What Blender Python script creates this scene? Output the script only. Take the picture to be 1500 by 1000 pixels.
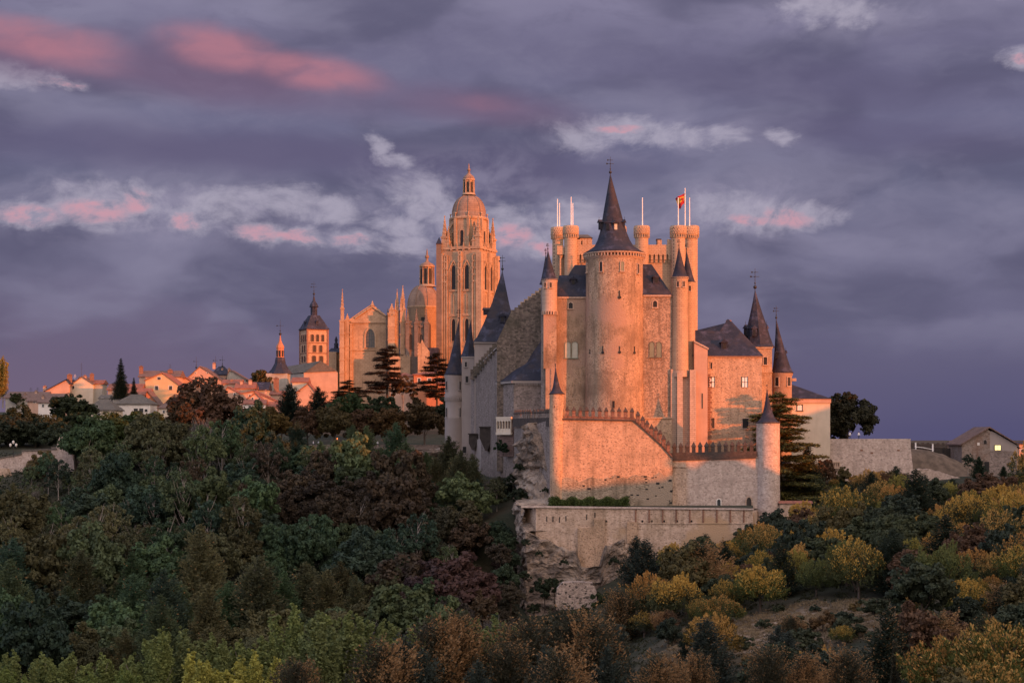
import bpy, bmesh, math, random
import numpy as np
from mathutils import Vector, Matrix, noise

for o in list(bpy.data.objects): bpy.data.objects.remove(o)
SC = bpy.context.scene
COL = SC.collection
R = math.radians
F, HY = 2500.0, 640.0          # surveyed sight lines: px of a 1500 px wide view, eye level row

# ------------------------------------------------------------ camera
cd = bpy.data.cameras.new('camera'); cam = bpy.data.objects.new('camera', cd); COL.objects.link(cam)
cam.location = (0, 0, 0); cam.rotation_euler = (R(90), 0, 0)
cd.sensor_width = 36; cd.lens = 60; cd.shift_y = (HY-500)/1500.0
cd.clip_start = 1; cd.clip_end = 20000
SC.camera = cam
SC.view_settings.view_transform = 'Standard'; SC.view_settings.look = 'None'
SC.view_settings.exposure = 0.68; SC.view_settings.gamma = 1
SC.cycles.max_bounces = 5; SC.cycles.diffuse_bounces = 3; SC.cycles.transparent_max_bounces = 4

# ------------------------------------------------------------ sun
SUN_AZ, SUN_EL = 50.0, 3.0      # degrees right of straight behind the camera / above horizon
sd = Vector((math.sin(R(SUN_AZ))*math.cos(R(SUN_EL)), -math.cos(R(SUN_AZ))*math.cos(R(SUN_EL)), math.sin(R(SUN_EL))))
sl = bpy.data.lights.new('sun', 'SUN'); sl.energy = 4.3; sl.angle = R(0.5); sl.color = (1.0, 0.225, 0.038)
so = bpy.data.objects.new('sun', sl); COL.objects.link(so)
so.rotation_euler = sd.to_track_quat('Z', 'Y').to_euler(); so.location = sd*50

# ------------------------------------------------------------ world
def s2l(r, g, b):
    f = lambda c: ((c/255+0.055)/1.055)**2.4 if c > 10 else c/255/12.92
    return (f(r), f(g), f(b), 1)
W = bpy.data.worlds.new('World'); SC.world = W; W.use_nodes = True
nt = W.node_tree; nt.nodes.clear()
class NG:
    def __init__(s, nt): s.nt = nt; s.i = 0
    def n(s, t, **kw):
        x = s.nt.nodes.new(t)
        for k, v in kw.items():
            if k.startswith('in_'):
                key = k[3:]; key = int(key) if key.isdigit() else key.replace('_', ' ')
                x.inputs[key].default_value = v
            else: setattr(x, k, v)
        return x
    def l(s, a, b): s.nt.links.new(a, b)
    def math(s, op, a, b=0.0, c=None, clamp=False):
        x = s.n('ShaderNodeMath', operation=op, use_clamp=clamp)
        for i, v in enumerate((a, b, c)):
            if v is None: continue
            if isinstance(v, (int, float)): x.inputs[i].default_value = v
            else: s.l(v, x.inputs[i])
        return x.outputs[0]
    def mix(s, f, a, b, mode='MIX'):
        x = s.n('ShaderNodeMix', data_type='RGBA', blend_type=mode, clamp_factor=True)
        for i, v in ((0, f), (6, a), (7, b)):
            if isinstance(v, (int, float)): x.inputs[i].default_value = v
            elif isinstance(v, tuple): x.inputs[i].default_value = v if len(v) == 4 else v+(1,)
            else: s.l(v, x.inputs[i])
        return x.outputs[2]
    def ramp(s, f, stops, mode='LINEAR'):
        x = s.n('ShaderNodeValToRGB'); x.color_ramp.interpolation = mode
        e = x.color_ramp.elements
        while len(e) < len(stops): e.new(0.5)
        for i, (p, c) in enumerate(stops):
            e[i].position = p; e[i].color = c if len(c) == 4 else tuple(c)+(1,)
        s.l(f, x.inputs[0]); return x.outputs[0]
    def mr(s, v, a, b, c=0.0, d=1.0, smooth=True):
        x = s.n('ShaderNodeMapRange', interpolation_type='SMOOTHSTEP' if smooth else 'LINEAR')
        s.l(v, x.inputs[0])
        for i, q in enumerate((a, b, c, d)): x.inputs[i+1].default_value = q
        return x.outputs[0]
    def noise(s, vec, scale, detail=4, rough=0.55, dist=0.0):
        x = s.n('ShaderNodeTexNoise', in_Scale=scale, in_Detail=detail, in_Roughness=rough, in_Distortion=dist)
        s.l(vec, x.inputs['Vector']); return x.outputs[0], x.outputs[1]
    def mapv(s, vec, scale=(1, 1, 1), loc=(0, 0, 0), rot=(0, 0, 0), typ='POINT'):
        x = s.n('ShaderNodeMapping', vector_type=typ)
        x.inputs['Location'].default_value = loc; x.inputs['Rotation'].default_value = rot; x.inputs['Scale'].default_value = scale
        s.l(vec, x.inputs['Vector']); return x.outputs[0]
g = NG(nt)
tc = g.n('ShaderNodeTexCoord'); dirv = tc.outputs['Generated']
sx = g.n('ShaderNodeSeparateXYZ'); g.l(dirv, sx.inputs[0])
dx, dy, dz = sx.outputs
az = g.math('ARCTAN2', dx, dy)
hl = g.math('SQRT', g.math('ADD', g.math('MULTIPLY', dx, dx), g.math('MULTIPLY', dy, dy)))
el = g.math('DIVIDE', dz, g.math('MAXIMUM', hl, 0.01))
U = g.math('MULTIPLY_ADD', az, 25.0, 7.5)       # 100 units of survey per 4 degrees across the sky
V = g.math('MULTIPLY_ADD', el, -25.0, 6.4)
cb = g.n('ShaderNodeCombineXYZ'); g.l(U, cb.inputs[0]); g.l(V, cb.inputs[1]); uv = cb.outputs[0]
n1, n1c = g.noise(g.mapv(uv, (0.45, 0.9, 1)), 0.9, 3, 0.5)
wv = g.n('ShaderNodeVectorMath', operation='MULTIPLY_ADD'); g.l(n1c, wv.inputs[0]); wv.inputs[1].default_value = (1.6, 0.7, 0); g.l(uv, wv.inputs[2])
wof = g.n('ShaderNodeVectorMath', operation='ADD'); g.l(wv.outputs[0], wof.inputs[0]); wof.inputs[1].default_value = (-0.8, -0.35, 0)
wuv0 = wof.outputs[0]
nf, nfc = g.noise(g.mapv(uv, (0.9, 1.5, 1)), 2.6, 5, 0.62)
wv2 = g.n('ShaderNodeVectorMath', operation='MULTIPLY_ADD'); g.l(nfc, wv2.inputs[0]); wv2.inputs[1].default_value = (0.8, 0.5, 0); g.l(wuv0, wv2.inputs[2])
wof2 = g.n('ShaderNodeVectorMath', operation='ADD'); g.l(wv2.outputs[0], wof2.inputs[0]); wof2.inputs[1].default_value = (-0.4, -0.25, 0)
wuv = wof2.outputs[0]
vs = g.n('ShaderNodeSeparateXYZ'); g.l(wuv0, vs.inputs[0])
vn = g.math('MULTIPLY', vs.outputs[1], 1/7.0)
base = g.ramp(vn, [(0, s2l(132, 127, 154)), (0.11, s2l(112, 108, 136)), (0.30, s2l(110, 109, 138)), (0.40, s2l(101, 101, 128)),
                   (0.52, s2l(118, 115, 141)), (0.62, s2l(110, 107, 134)), (0.76, s2l(98, 94, 123)), (0.90, s2l(86, 83, 117)), (1.0, s2l(80, 78, 116))])
# warm the left, cool the right near the horizon
lf = g.mr(U, 0, 15)
base = g.mix(g.math('MULTIPLY', g.mr(V, 3.5, 6), g.math('SUBTRACT', 1.0, lf)), base, s2l(112, 98, 122))
# long soft banks of darker and lighter cloud
b1, _ = g.noise(g.mapv(wuv0, (0.22, 0.6, 1), rot=(0, 0, R(-3))), 1.3, 3, 0.45)
hzm = g.mr(V, 5.6, 4.4)
base = g.mix(g.math('MULTIPLY', g.math('MULTIPLY', g.mr(b1, 0.44, 0.60), 0.75), hzm), base, s2l(89, 87, 113))
b2, _ = g.noise(g.mapv(wuv0, (0.28, 0.7, 1), loc=(5, 3, 2)), 1.2, 4, 0.5)
base = g.mix(g.math('MULTIPLY', g.math('MULTIPLY', g.mr(b2, 0.48, 0.66), 0.55), hzm), base, s2l(137, 133, 158))
b3, _ = g.noise(g.mapv(wuv0, (0.55, 1.3, 1), loc=(1, 8, 2), rot=(0, 0, R(8))), 1.7, 7, 0.62)
base = g.mix(g.math('MULTIPLY', g.math('MULTIPLY', g.mr(b3, 0.46, 0.74), 0.22), g.mr(V, 5.2, 3.4)), base, s2l(142, 138, 162))
base = g.mix(g.math('MULTIPLY', g.math('MULTIPLY', g.mr(b3, 0.50, 0.30), 0.25), g.mr(V, 5.4, 4.0)), base, s2l(88, 86, 112))
def blob(x, y, rx, ry, rot=0.0, w=1.0, vec=None):
    m = g.mapv(vec or wuv, (rx/100, ry/100, 1), (x/100, y/100, 0), (0, 0, R(rot)), 'TEXTURE')
    ln = g.n('ShaderNodeVectorMath', operation='LENGTH'); g.l(m, ln.inputs[0])
    return g.mr(ln.outputs[1], 0.15, 1.0, w, 0.0)
def union(bl):
    r = bl[0]
    for b in bl[1:]: r = g.math('MAXIMUM', r, b)
    return r
dark = union([blob(350, 232, 620, 58, 2, .85, wuv0), blob(1180, 130, 430, 70, 7, .5, wuv0), blob(760, 245, 330, 60, 0, .6, wuv0), blob(1280, 210, 330, 60, 5, .6, wuv0)])
base = g.mix(dark, base, s2l(97, 91, 121))
# pale broken gaps between the banks, fine edged
def small_warp(k, kf):
    x = g.n('ShaderNodeVectorMath', operation='MULTIPLY_ADD'); g.l(n1c, x.inputs[0]); x.inputs[1].default_value = (k, k*.6, 0); g.l(uv, x.inputs[2])
    y = g.n('ShaderNodeVectorMath', operation='MULTIPLY_ADD'); g.l(nfc, y.inputs[0]); y.inputs[1].default_value = (kf, kf*.7, 0); g.l(x.outputs[0], y.inputs[2])
    z = g.n('ShaderNodeVectorMath', operation='ADD'); g.l(y.outputs[0], z.inputs[0]); z.inputs[1].default_value = (-(k+kf)*.5, -(k*.6+kf*.7)*.5, 0); return z.outputs[0]
wsm = small_warp(0.35, 0.42)
halo = union([blob(240, 320, 430, 80, 2, 1, wuv0), blob(640, 305, 270, 120, -12, 1, wuv0), blob(1060, 315, 330, 70, 0, 1, wuv0), blob(940, 198, 280, 55, 3, .8, wuv0), blob(1230, 25, 260, 60, 0, .8, wuv0)])
h1, _ = g.noise(g.mapv(wuv0, (0.7, 1.1, 1), loc=(9, 2, 4)), 2.0, 8, 0.6)
base = g.mix(g.math('MULTIPLY', g.math('MULTIPLY', halo, g.mr(h1, 0.38, 0.66)), 0.75), base, s2l(146, 140, 164))
P1 = [(60, 325, 75, 24), (150, 312, 95, 40), (205, 302, 60, 32), (325, 310, 75, 34), (285, 330, 40, 26), (425, 300, 85, 26), (485, 312, 60, 24), (385, 347, 60, 20), (455, 350, 60, 15), (520, 352, 70, 18), (590, 358, 60, 20),
      (557, 215, 24, 22), (582, 236, 36, 12), (620, 288, 60, 44), (662, 318, 60, 38), (585, 330, 60, 24), (745, 335, 62, 44), (790, 355, 62, 28), (845, 318, 62, 38), (905, 190, 110, 26), (855, 202, 52, 30), (985, 200, 80, 20), (1062, 205, 42, 20), (1140, 208, 28, 18),
      (1060, 312, 80, 32), (1120, 320, 100, 26), (1185, 318, 60, 18), (1195, 12, 75, 36), (1245, 32, 46, 24), (1480, 110, 46, 22), (1470, 8, 75, 20), (30, 130, 100, 22), (100, 138, 52, 13)]
gap = union([blob(x, y, a_*1.3, b_*1.45, 3, 1, wsm) for x, y, a_, b_ in P1])
fn, _ = g.noise(g.mapv(wuv0, (0.8, 1.1, 1), loc=(3, 1, 0)), 3.4, 9, 0.64)
gm = g.mr(g.math('ADD', gap, g.math('MULTIPLY_ADD', fn, 2.2, -1.1)), 0.10, 1.30)
gm = g.math('MULTIPLY', gm, g.mr(gap, 0.0, 0.35))
sky = g.mix(g.math('MULTIPLY', gm, 0.78), base, s2l(176, 169, 187))
P2 = [(60, 326, 60, 20), (150, 318, 70, 26), (205, 306, 35, 26), (380, 347, 45, 18), (440, 350, 60, 12), (510, 352, 50, 12), (280, 332, 30, 18), (750, 345, 45, 30), (800, 362, 40, 14), (1150, 322, 60, 16), (1095, 325, 50, 12), (1480, 110, 30, 12), (105, 140, 40, 8), (905, 190, 50, 10), (2, 322, 20, 22)]
pk = union([blob(x, y, a_, b_, 3, 1, wsm) for x, y, a_, b_ in P2])
pm = g.math('MULTIPLY', g.math('MULTIPLY', g.mr(pk, 0.0, 0.9), g.mr(fn, 0.36, 0.62)), 0.8)
sky = g.mix(pm, sky, s2l(206, 152, 166))
# the long salmon streak with its dusky underside
wst = small_warp(0.45, 0.16)
rs = union([blob(300, 118, 430, 62, 6, .8, wst), blob(700, 155, 230, 42, 6, .75, wst), blob(60, 100, 200, 60, 4, .8, wst)])
sky = g.mix(g.math('MULTIPLY', rs, 0.75), sky, s2l(120, 96, 122))
st = union([blob(75, 80, 180, 46, 7, 1, wst), blob(330, 80, 145, 48, 10, 1.0, wst), blob(455, 108, 165, 42, 9, 1.0, wst), blob(715, 150, 90, 22, 5, .35, wst), blob(130, 105, 120, 30, 6, .6, wst)])
sn, _ = g.noise(g.mapv(wuv0, (0.5, 1.2, 1), rot=(0, 0, R(-6))), 2.0, 5, 0.5)
sky = g.mix(g.math('MULTIPLY', g.mr(st, 0.0, 1.15), g.mr(sn, 0.25, 0.62, 0.35, 0.92)), sky, s2l(178, 122, 137))
# the western half, where the sun is going down, mostly a set glow that fills the shade, little clear-sky model
ns = g.n('ShaderNodeTexSky', sky_type='NISHITA', sun_disc=False, sun_elevation=R(SUN_EL), sun_rotation=R(180-SUN_AZ))
sdot = g.math('ADD', g.math('MULTIPLY', dx, sd.x), g.math('MULTIPLY', dy, sd.y))
glow = g.mix(g.mr(sdot, -0.3, 1.0), (7.2, 7.8, 10.4, 1), (15.2, 11.4, 9.4, 1))
west = g.mix(0.12, glow, ns.outputs[0])
sky10 = g.n('ShaderNodeVectorMath', operation='SCALE'); g.l(sky, sky10.inputs[0]); sky10.inputs[3].default_value = 10.0/2**0.68
wf = g.mr(dy, 0.75, -0.25)
allsky = g.mix(wf, sky10.outputs[0], west)
allsky = g.mix(g.mr(dz, 0.0, -0.12), allsky, (0.5, 0.5, 0.55, 1))
bg = g.n('ShaderNodeBackground'); bg.inputs[1].default_value = 0.1; g.l(allsky, bg.inputs[0])
ow = g.n('ShaderNodeOutputWorld'); g.l(bg.outputs[0], ow.inputs[0])

# ------------------------------------------------------------ geometry helpers
def P(x, y, Y): return Vector(((x-750)*Y/F, Y, (HY-y)*Y/F))
def PX(x, Y): return (x-750)*Y/F
def PZ(y, Y): return (HY-y)*Y/F
class MB:
    """collects shapes; build() links them as one mesh object"""
    def __init__(s): s.v = []; s.f = []; s.m = []; s.sm = []; s.mi = 0; s.X = None; s.smooth = False
    def add(s, vs, fs):
        b = len(s.v)
        for p in vs:
            p = Vector(p)
            if s.X is not None: p = s.X @ p
            s.v.append(tuple(p))
        for f in fs: s.f.append([b+i for i in f]); s.m.append(s.mi); s.sm.append(s.smooth)
        return s
    def box(s, x0, x1, y0, y1, z0, z1, tx=0.0, ty=0.0):
        """tx, ty: how much each side draws in at the top"""
        a = [(x0, y0, z0), (x1, y0, z0), (x1, y1, z0), (x0, y1, z0), (x0+tx, y0+ty, z1), (x1-tx, y0+ty, z1), (x1-tx, y1-ty, z1), (x0+tx, y1-ty, z1)]
        return s.add(a, [(0, 3, 2, 1), (4, 5, 6, 7), (0, 1, 5, 4), (1, 2, 6, 5), (2, 3, 7, 6), (3, 0, 4, 7)])
    def prism(s, poly, y0, y1):
        """outline in x,z pulled through y"""
        n = len(poly)
        vs = [(x, y0, z) for x, z in poly]+[(x, y1, z) for x, z in poly]
        return s.add(vs, [tuple(range(n)), tuple(range(2*n-1, n-1, -1))]+[(i, i+n, (i+1) % n+n, (i+1) % n) for i in range(n)])
    def plan(s, poly, z0, z1):
        n = len(poly)
        zt = z1 if isinstance(z1, (list, tuple)) else [z1]*n
        zb = z0 if isinstance(z0, (list, tuple)) else [z0]*n
        vs = [(x, y, zb[i]) for i, (x, y) in enumerate(poly)]+[(x, y, zt[i]) for i, (x, y) in enumerate(poly)]
        return s.add(vs, [tuple(range(n-1, -1, -1)), tuple(range(n, 2*n))]+[(i, (i+1) % n, (i+1) % n+n, i+n) for i in range(n)])
    def lathe(s, cx, cy, prof, n=28, lean=(0, 0), smooth=True, a0=0.0):
        vs = []; fs = []; z0 = prof[0][1]; z1 = prof[-1][1]; k = len(prof)
        for (r, z) in prof:
            t = (z-z0)/(z1-z0) if z1 != z0 else 0
            for i in range(n):
                a = a0+2*math.pi*i/n
                vs.append((cx+lean[0]*t+r*math.cos(a), cy+lean[1]*t+r*math.sin(a), z))
        for j in range(k-1):
            for i in range(n):
                fs.append((j*n+i, j*n+(i+1) % n, (j+1)*n+(i+1) % n, (j+1)*n+i))
        o = s.smooth; s.smooth = smooth; s.add(vs, fs); s.smooth = o
        s.add(vs[-n:], [tuple(range(n))]); s.add(vs[:n], [tuple(range(n-1, -1, -1))])
        return s
    def tube(s, p0, p1, r0, r1, n=6, smooth=True):
        p0 = Vector(p0); p1 = Vector(p1); d = (p1-p0).normalized()
        u = d.orthogonal().normalized(); w = d.cross(u)
        vs = []
        for p, r in ((p0, r0), (p1, r1)):
            for i in range(n):
                a = 2*math.pi*i/n; vs.append(p+u*math.cos(a)*r+w*math.sin(a)*r)
        o = s.smooth; s.smooth = smooth
        s.add(vs, [(i, (i+1) % n, (i+1) % n+n, i+n) for i in range(n)]); s.smooth = o
        s.add(vs[n:], [tuple(range(n))]); s.add(vs[:n], [tuple(range(n-1, -1, -1))])
        return s
    def ball(s, c, r, n=10, k=6, sz=1.0):
        return s.lathe(c[0], c[1], [(max(0.02*r, r*math.cos(-math.pi/2+math.pi*j/k)), c[2]+r*sz*math.sin(-math.pi/2+math.pi*j/k)) for j in range(k+1)], n)
    def build(s, name, mats, parent=None, label=None):
        me = bpy.data.meshes.new(name)
        off = Vector((0, 0, 0))
        if parent is not None: off = wloc(parent)
        me.from_pydata([(a-off.x, b-off.y, c-off.z) for a, b, c in s.v], [], s.f)
        if not isinstance(mats, (list, tuple)): mats = [mats]
        for m in mats: me.materials.append(m)
        me.polygons.foreach_set('material_index', s.m); me.polygons.foreach_set('use_smooth', s.sm)
        bm = bmesh.new(); bm.from_mesh(me); bmesh.ops.recalc_face_normals(bm, faces=bm.faces); bm.to_mesh(me); bm.free()
        me.update()
        o = bpy.data.objects.new(name, me); COL.objects.link(o)
        if parent is not None: o.parent = parent
        if label: o['label'] = label
        return o
def wloc(o):
    v = Vector(o.location)
    while o.parent is not None: o = o.parent; v += Vector(o.location)
    return v
def tag(o, label=None, cat=None, group=None, kind=None):
    if label: o['label'] = label
    if cat: o['category'] = cat
    if group: o['group'] = group
    if kind: o['kind'] = kind
    return o
def thing(name, label, cat, loc, group=None):
    o = bpy.data.objects.new(name, None); COL.objects.link(o); o.location = loc; o.empty_display_size = 1
    return tag(o, label, cat, group)
def arch(w, h, kind='round', n=8):
    """outline x,z, bottom centre at 0,0"""
    a = w/2
    if kind == 'flat': return [(-a, 0), (a, 0), (a, h), (-a, h)]
    p = [(-a, 0), (a, 0)]
    if kind == 'round':
        p += [(a*math.cos(math.pi*i/n), h-a+a*math.sin(math.pi*i/n)) for i in range(n+1)]
    else:
        rise = w*0.9; k = n//2
        for i in range(k+1):
            t = i/k; p.append((a*(1-t**1.6), h-rise+rise*math.sin(t*math.pi/2)**0.9))
        for i in range(k-1, -1, -1):
            t = i/k; p.append((-a*(1-t**1.6), h-rise+rise*math.sin(t*math.pi/2)**0.9))
    return p
def win_into(mb, c, w, h, th=0.0, kind='round', fw=0.2, proud=0.14, bars=(0, 0), sill=True, mi=(0, 1, 0)):
    """c: bottom centre on the wall face, th: the way it faces (0 = towards -y). mi = frame, pane, bar slots"""
    old = mb.X; T = Matrix.Translation(Vector(c)) @ Matrix.Rotation(th, 4, 'Z')
    mb.X = T if old is None else old @ T
    inn = arch(w, h, kind); out = [(x*(w+2*fw)/w, (z+0 if z < 1e-6 else z)+ (fw if z > h*0.4 else 0)) for x, z in inn]
    n = len(inn); mb.mi = mi[0]
    vs = [(x, -proud, z) for x, z in inn]+[(x, -proud, z) for x, z in out]+[(x, 0.15, z) for x, z in inn]+[(x, 0.15, z) for x, z in out]
    fs = []
    for i in range(n):
        j = (i+1) % n
        fs += [(i, j, n+j, n+i), (n+i, n+j, 3*n+j, 3*n+i), (i, 2*n+i, 2*n+j, j)]
    mb.add(vs, fs)
    mb.mi = mi[1]; mb.prism(inn, -0.03, 0.12)
    mb.mi = mi[2]
    nb, nh = bars
    for i in range(nb):
        x = -w/2+w*(i+1)/(nb+1); mb.box(x-0.06, x+0.06, -0.09, 0.0, 0, h*(0.98 if kind == 'flat' else 0.9))
    for i in range(nh):
        z = h*(i+1)/(nh+1); mb.box(-w/2, w/2, -0.085, 0.0, z-0.06, z+0.06)
    if sill: mb.mi = mi[0]; mb.box(-w/2-fw-0.1, w/2+fw+0.1, -proud-0.15, 0.1, -0.22, 0.0)
    mb.X = old; mb.mi = 0
    return mb
# ------------------------------------------------------------ materials
def newmat(name):
    m = bpy.data.materials.new(name); m.use_nodes = True; m.node_tree.nodes.clear(); return m, NG(m.node_tree)
def finish(m, q, col, rough=0.9, bump=None, bstr=0.4, bdist=0.2, spec=0.3, trans=0.0, metal=0.0):
    b = q.n('ShaderNodeBsdfPrincipled')
    for k, v in (('Base Color', col), ('Roughness', rough), ('Specular IOR Level', spec), ('Metallic', metal)):
        if isinstance(v, (int, float)): b.inputs[k].default_value = v
        elif isinstance(v, tuple): b.inputs[k].default_value = v if len(v) == 4 else v+(1,)
        else: q.l(v, b.inputs[k])
    if bump is not None:
        bn = q.n('ShaderNodeBump'); bn.inputs['Strength'].default_value = bstr; bn.inputs['Distance'].default_value = bdist
        q.l(bump, bn.inputs['Height']); q.l(bn.outputs[0], b.inputs['Normal'])
    out = q.n('ShaderNodeOutputMaterial'); sh = b.outputs[0]
    if trans:
        t = q.n('ShaderNodeBsdfTranslucent')
        if isinstance(col, tuple): t.inputs[0].default_value = col
        else: q.l(col, t.inputs[0])
        ms = q.n('ShaderNodeMixShader'); ms.inputs[0].default_value = trans; q.l(sh, ms.inputs[1]); q.l(t.outputs[0], ms.inputs[2]); sh = ms.outputs[0]
    q.l(sh, out.inputs[0]); return m
def stone(name, a, b, c, block=0.55, squash=0.6, pit=0.5, stain=0.5, bstr=0.5, mortar=None, patch=None):
    """a, b: the two stone tones, c: stain tone"""
    m, q = newmat(name); tc = q.n('ShaderNodeTexCoord').outputs['Object']
    v = q.n('ShaderNodeTexVoronoi', feature='F1', in_Scale=1.0, in_Randomness=0.9); q.l(q.mapv(tc, (1/block, 1/block, 1/(block*squash))), v.inputs['Vector'])
    sp = q.n('ShaderNodeSeparateColor'); q.l(v.outputs['Color'], sp.inputs[0])
    col = q.mix(q.mr(sp.outputs[0], 0.1, 0.9), a, b)
    dist = v.outputs['Distance']
    col = q.mix(q.math('MULTIPLY', q.mr(sp.outputs[1], 0.80, 0.95), pit), col, tuple(x*0.38 for x in c[:3])+(1,))
    if mortar: col = q.mix(q.math('MULTIPLY', q.mr(dist, 0.42, 0.62), 0.55), col, mortar)
    n, _ = q.noise(tc, 0.11, 6, 0.6); col = q.mix(q.math('MULTIPLY', q.mr(n, 0.45, 0.66), stain), col, c)
    n2, _ = q.noise(q.mapv(tc, (0.8, 0.8, 0.10)), 1.0, 4, 0.6); col = q.mix(q.math('MULTIPLY', q.mr(n2, 0.46, 0.70), stain*0.75), col, tuple(x*0.62 for x in c[:3])+(1,))
    n4, _ = q.noise(tc, 0.45, 5, 0.65); col = q.mix(q.math('MULTIPLY', q.mr(n4, 0.35, 0.7), 0.45), col, q.mix(1.0, col, (0.66, 0.62, 0.6), 'MULTIPLY'))
    n3, _ = q.noise(tc, 2.6, 3, 0.7); col = q.mix(q.math('MULTIPLY', q.mr(n3, 0.58, 0.72), pit), col, tuple(x*0.3 for x in c[:3])+(1,))
    if patch:
        n5, _ = q.noise(q.mapv(tc, (1, 1, 1), loc=(7, 3, 1)), 0.09, 3, 0.5); col = q.mix(q.mr(n5, 0.52, 0.6), col, patch)
    h = q.math('ADD', q.math('MULTIPLY', dist, -0.6), n3)
    return finish(m, q, col, 0.93, h, bstr, 0.12)
def ashlar(name, a, b, c, bw=1.0, bh=0.45, stain=0.4):
    """cut stone laid in courses"""
    m, q = newmat(name); tc = q.n('ShaderNodeTexCoord').outputs['Object']
    s = q.n('ShaderNodeSeparateXYZ'); q.l(tc, s.inputs[0])
    cb = q.n('ShaderNodeCombineXYZ'); q.l(q.math('ADD', s.outputs[0], s.outputs[1]), cb.inputs[0]); q.l(s.outputs[2], cb.inputs[1])
    br = q.n('ShaderNodeTexBrick', in_Scale=1.0); br.inputs['Brick Width'].default_value = bw; br.inputs['Row Height'].default_value = bh; br.inputs['Mortar Size'].default_value = 0.025
    br.inputs['Color1'].default_value = a+(1,); br.inputs['Color2'].default_value = b+(1,); br.inputs['Mortar'].default_value = tuple(x*0.5 for x in c)+(1,)
    q.l(cb.outputs[0], br.inputs['Vector']); col = br.outputs[0]
    n, _ = q.noise(tc, 0.13, 6, 0.6); col = q.mix(q.math('MULTIPLY', q.mr(n, 0.42, 0.68), stain), col, c)
    n2, _ = q.noise(q.mapv(tc, (0.9, 0.9, 0.09)), 1.0, 4, 0.6); col = q.mix(q.math('MULTIPLY', q.mr(n2, 0.52, 0.75), stain), col, tuple(x*0.5 for x in c))
    n3, _ = q.noise(tc, 1.7, 4, 0.7); col = q.mix(q.math('MULTIPLY', q.mr(n3, 0.55, 0.75), 0.35), col, tuple(x*0.45 for x in c))
    return finish(m, q, col, 0.9, n3, 0.35, 0.1)
def slate(name, a, b, rough=0.72):
    m, q = newmat(name); tc = q.n('ShaderNodeTexCoord').outputs['Object']
    v = q.n('ShaderNodeTexVoronoi', feature='F1', in_Scale=1.0); q.l(q.mapv(tc, (1.6, 1.6, 2.6)), v.inputs['Vector'])
    sp = q.n('ShaderNodeSeparateColor'); q.l(v.outputs['Color'], sp.inputs[0])
    n, _ = q.noise(tc, 0.5, 5, 0.6)
    col = q.mix(sp.outputs[0], a, b); col = q.mix(q.mr(n, 0.5, 0.7), col, tuple(x*2.3 for x in b))
    n9, _ = q.noise(tc, 0.16, 4, 0.6); col = q.mix(q.math('MULTIPLY', q.mr(n9, 0.5, 0.66), 0.5), col, (0.06, 0.042, 0.04))
    w = q.n('ShaderNodeTexWave', wave_type='BANDS', bands_direction='Z', wave_profile='SAW', in_Scale=0.8); q.l(tc, w.inputs[0])
    return finish(m, q, col, rough, q.math('ADD', sp.outputs[1], w.outputs[0]), 0.5, 0.08, 0.25)
def tiles(name, a, b):
    m, q = newmat(name); tc = q.n('ShaderNodeTexCoord').outputs['Object']
    v = q.n('ShaderNodeTexVoronoi', feature='F1', in_Scale=2.2); q.l(tc, v.inputs['Vector'])
    sp = q.n('ShaderNodeSeparateColor'); q.l(v.outputs['Color'], sp.inputs[0])
    n, _ = q.noise(tc, 0.35, 5, 0.65)
    col = q.mix(sp.outputs[0], a, b); col = q.mix(q.math('MULTIPLY', q.mr(n, 0.45, 0.7), 0.6), col, tuple(x*0.5 for x in a))
    w = q.n('ShaderNodeTexWave', wave_type='BANDS', bands_direction='DIAGONAL', in_Scale=1.2); q.l(tc, w.inputs[0])
    return finish(m, q, col, 0.85, q.math('ADD', w.outputs[0], sp.outputs[1]), 0.5, 0.1)
def plain(name, c, rough=0.8, var=0.25, sc=0.6, metal=0.0):
    m, q = newmat(name); tc = q.n('ShaderNodeTexCoord').outputs['Object']
    n, _ = q.noise(tc, sc, 5, 0.6); n2, _ = q.noise(q.mapv(tc, (1, 1, 0.15)), sc*2, 3, 0.6)
    col = q.mix(q.mr(n, 0.3, 0.7), c, tuple(x*(1-var) for x in c)); col = q.mix(q.math('MULTIPLY', q.mr(n2, 0.5, 0.7), var), col, tuple(x*0.5 for x in c))
    return finish(m, q, col, rough, n, 0.15, 0.05, metal=metal)
M = {}
M['rubble'] = stone('rubble_masonry', (0.39, 0.27, 0.175), (0.28, 0.185, 0.12), (0.20, 0.135, 0.09), 0.34, 0.85, 0.6, 0.8, 0.8, (0.42, 0.30, 0.22), (0.30, 0.20, 0.145))
M['rubble2'] = stone('coarse_rubble', (0.37, 0.265, 0.19), (0.20, 0.14, 0.10), (0.18, 0.125, 0.09), 0.42, 0.75, 0.75, 0.7, 1.0, (0.40, 0.29, 0.22))
M['curtain'] = stone('curtain_masonry', (0.47, 0.315, 0.205), (0.35, 0.23, 0.15), (0.24, 0.17, 0.11), 0.36, 0.75, 0.55, 0.55, 0.7, (0.48, 0.33, 0.235))
M['smooth'] = ashlar('dressed_stone', (0.45, 0.325, 0.25), (0.38, 0.27, 0.205), (0.28, 0.20, 0.15), 1.1, 0.5, 0.3)
M['footing'] = stone('weathered_footing', (0.36, 0.29, 0.21), (0.25, 0.19, 0.135), (0.15, 0.12, 0.085), 0.4, 0.5, 0.7, 0.8, 1.0, None, (0.27, 0.21, 0.155))
M['shade_stone'] = stone('shaded_masonry', (0.27, 0.215, 0.19), (0.18, 0.145, 0.13), (0.14, 0.115, 0.10), 0.5, 0.6, 0.5, 0.45, 0.5)  # stone of the shaded sides, with shade put into its darker grey
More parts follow.
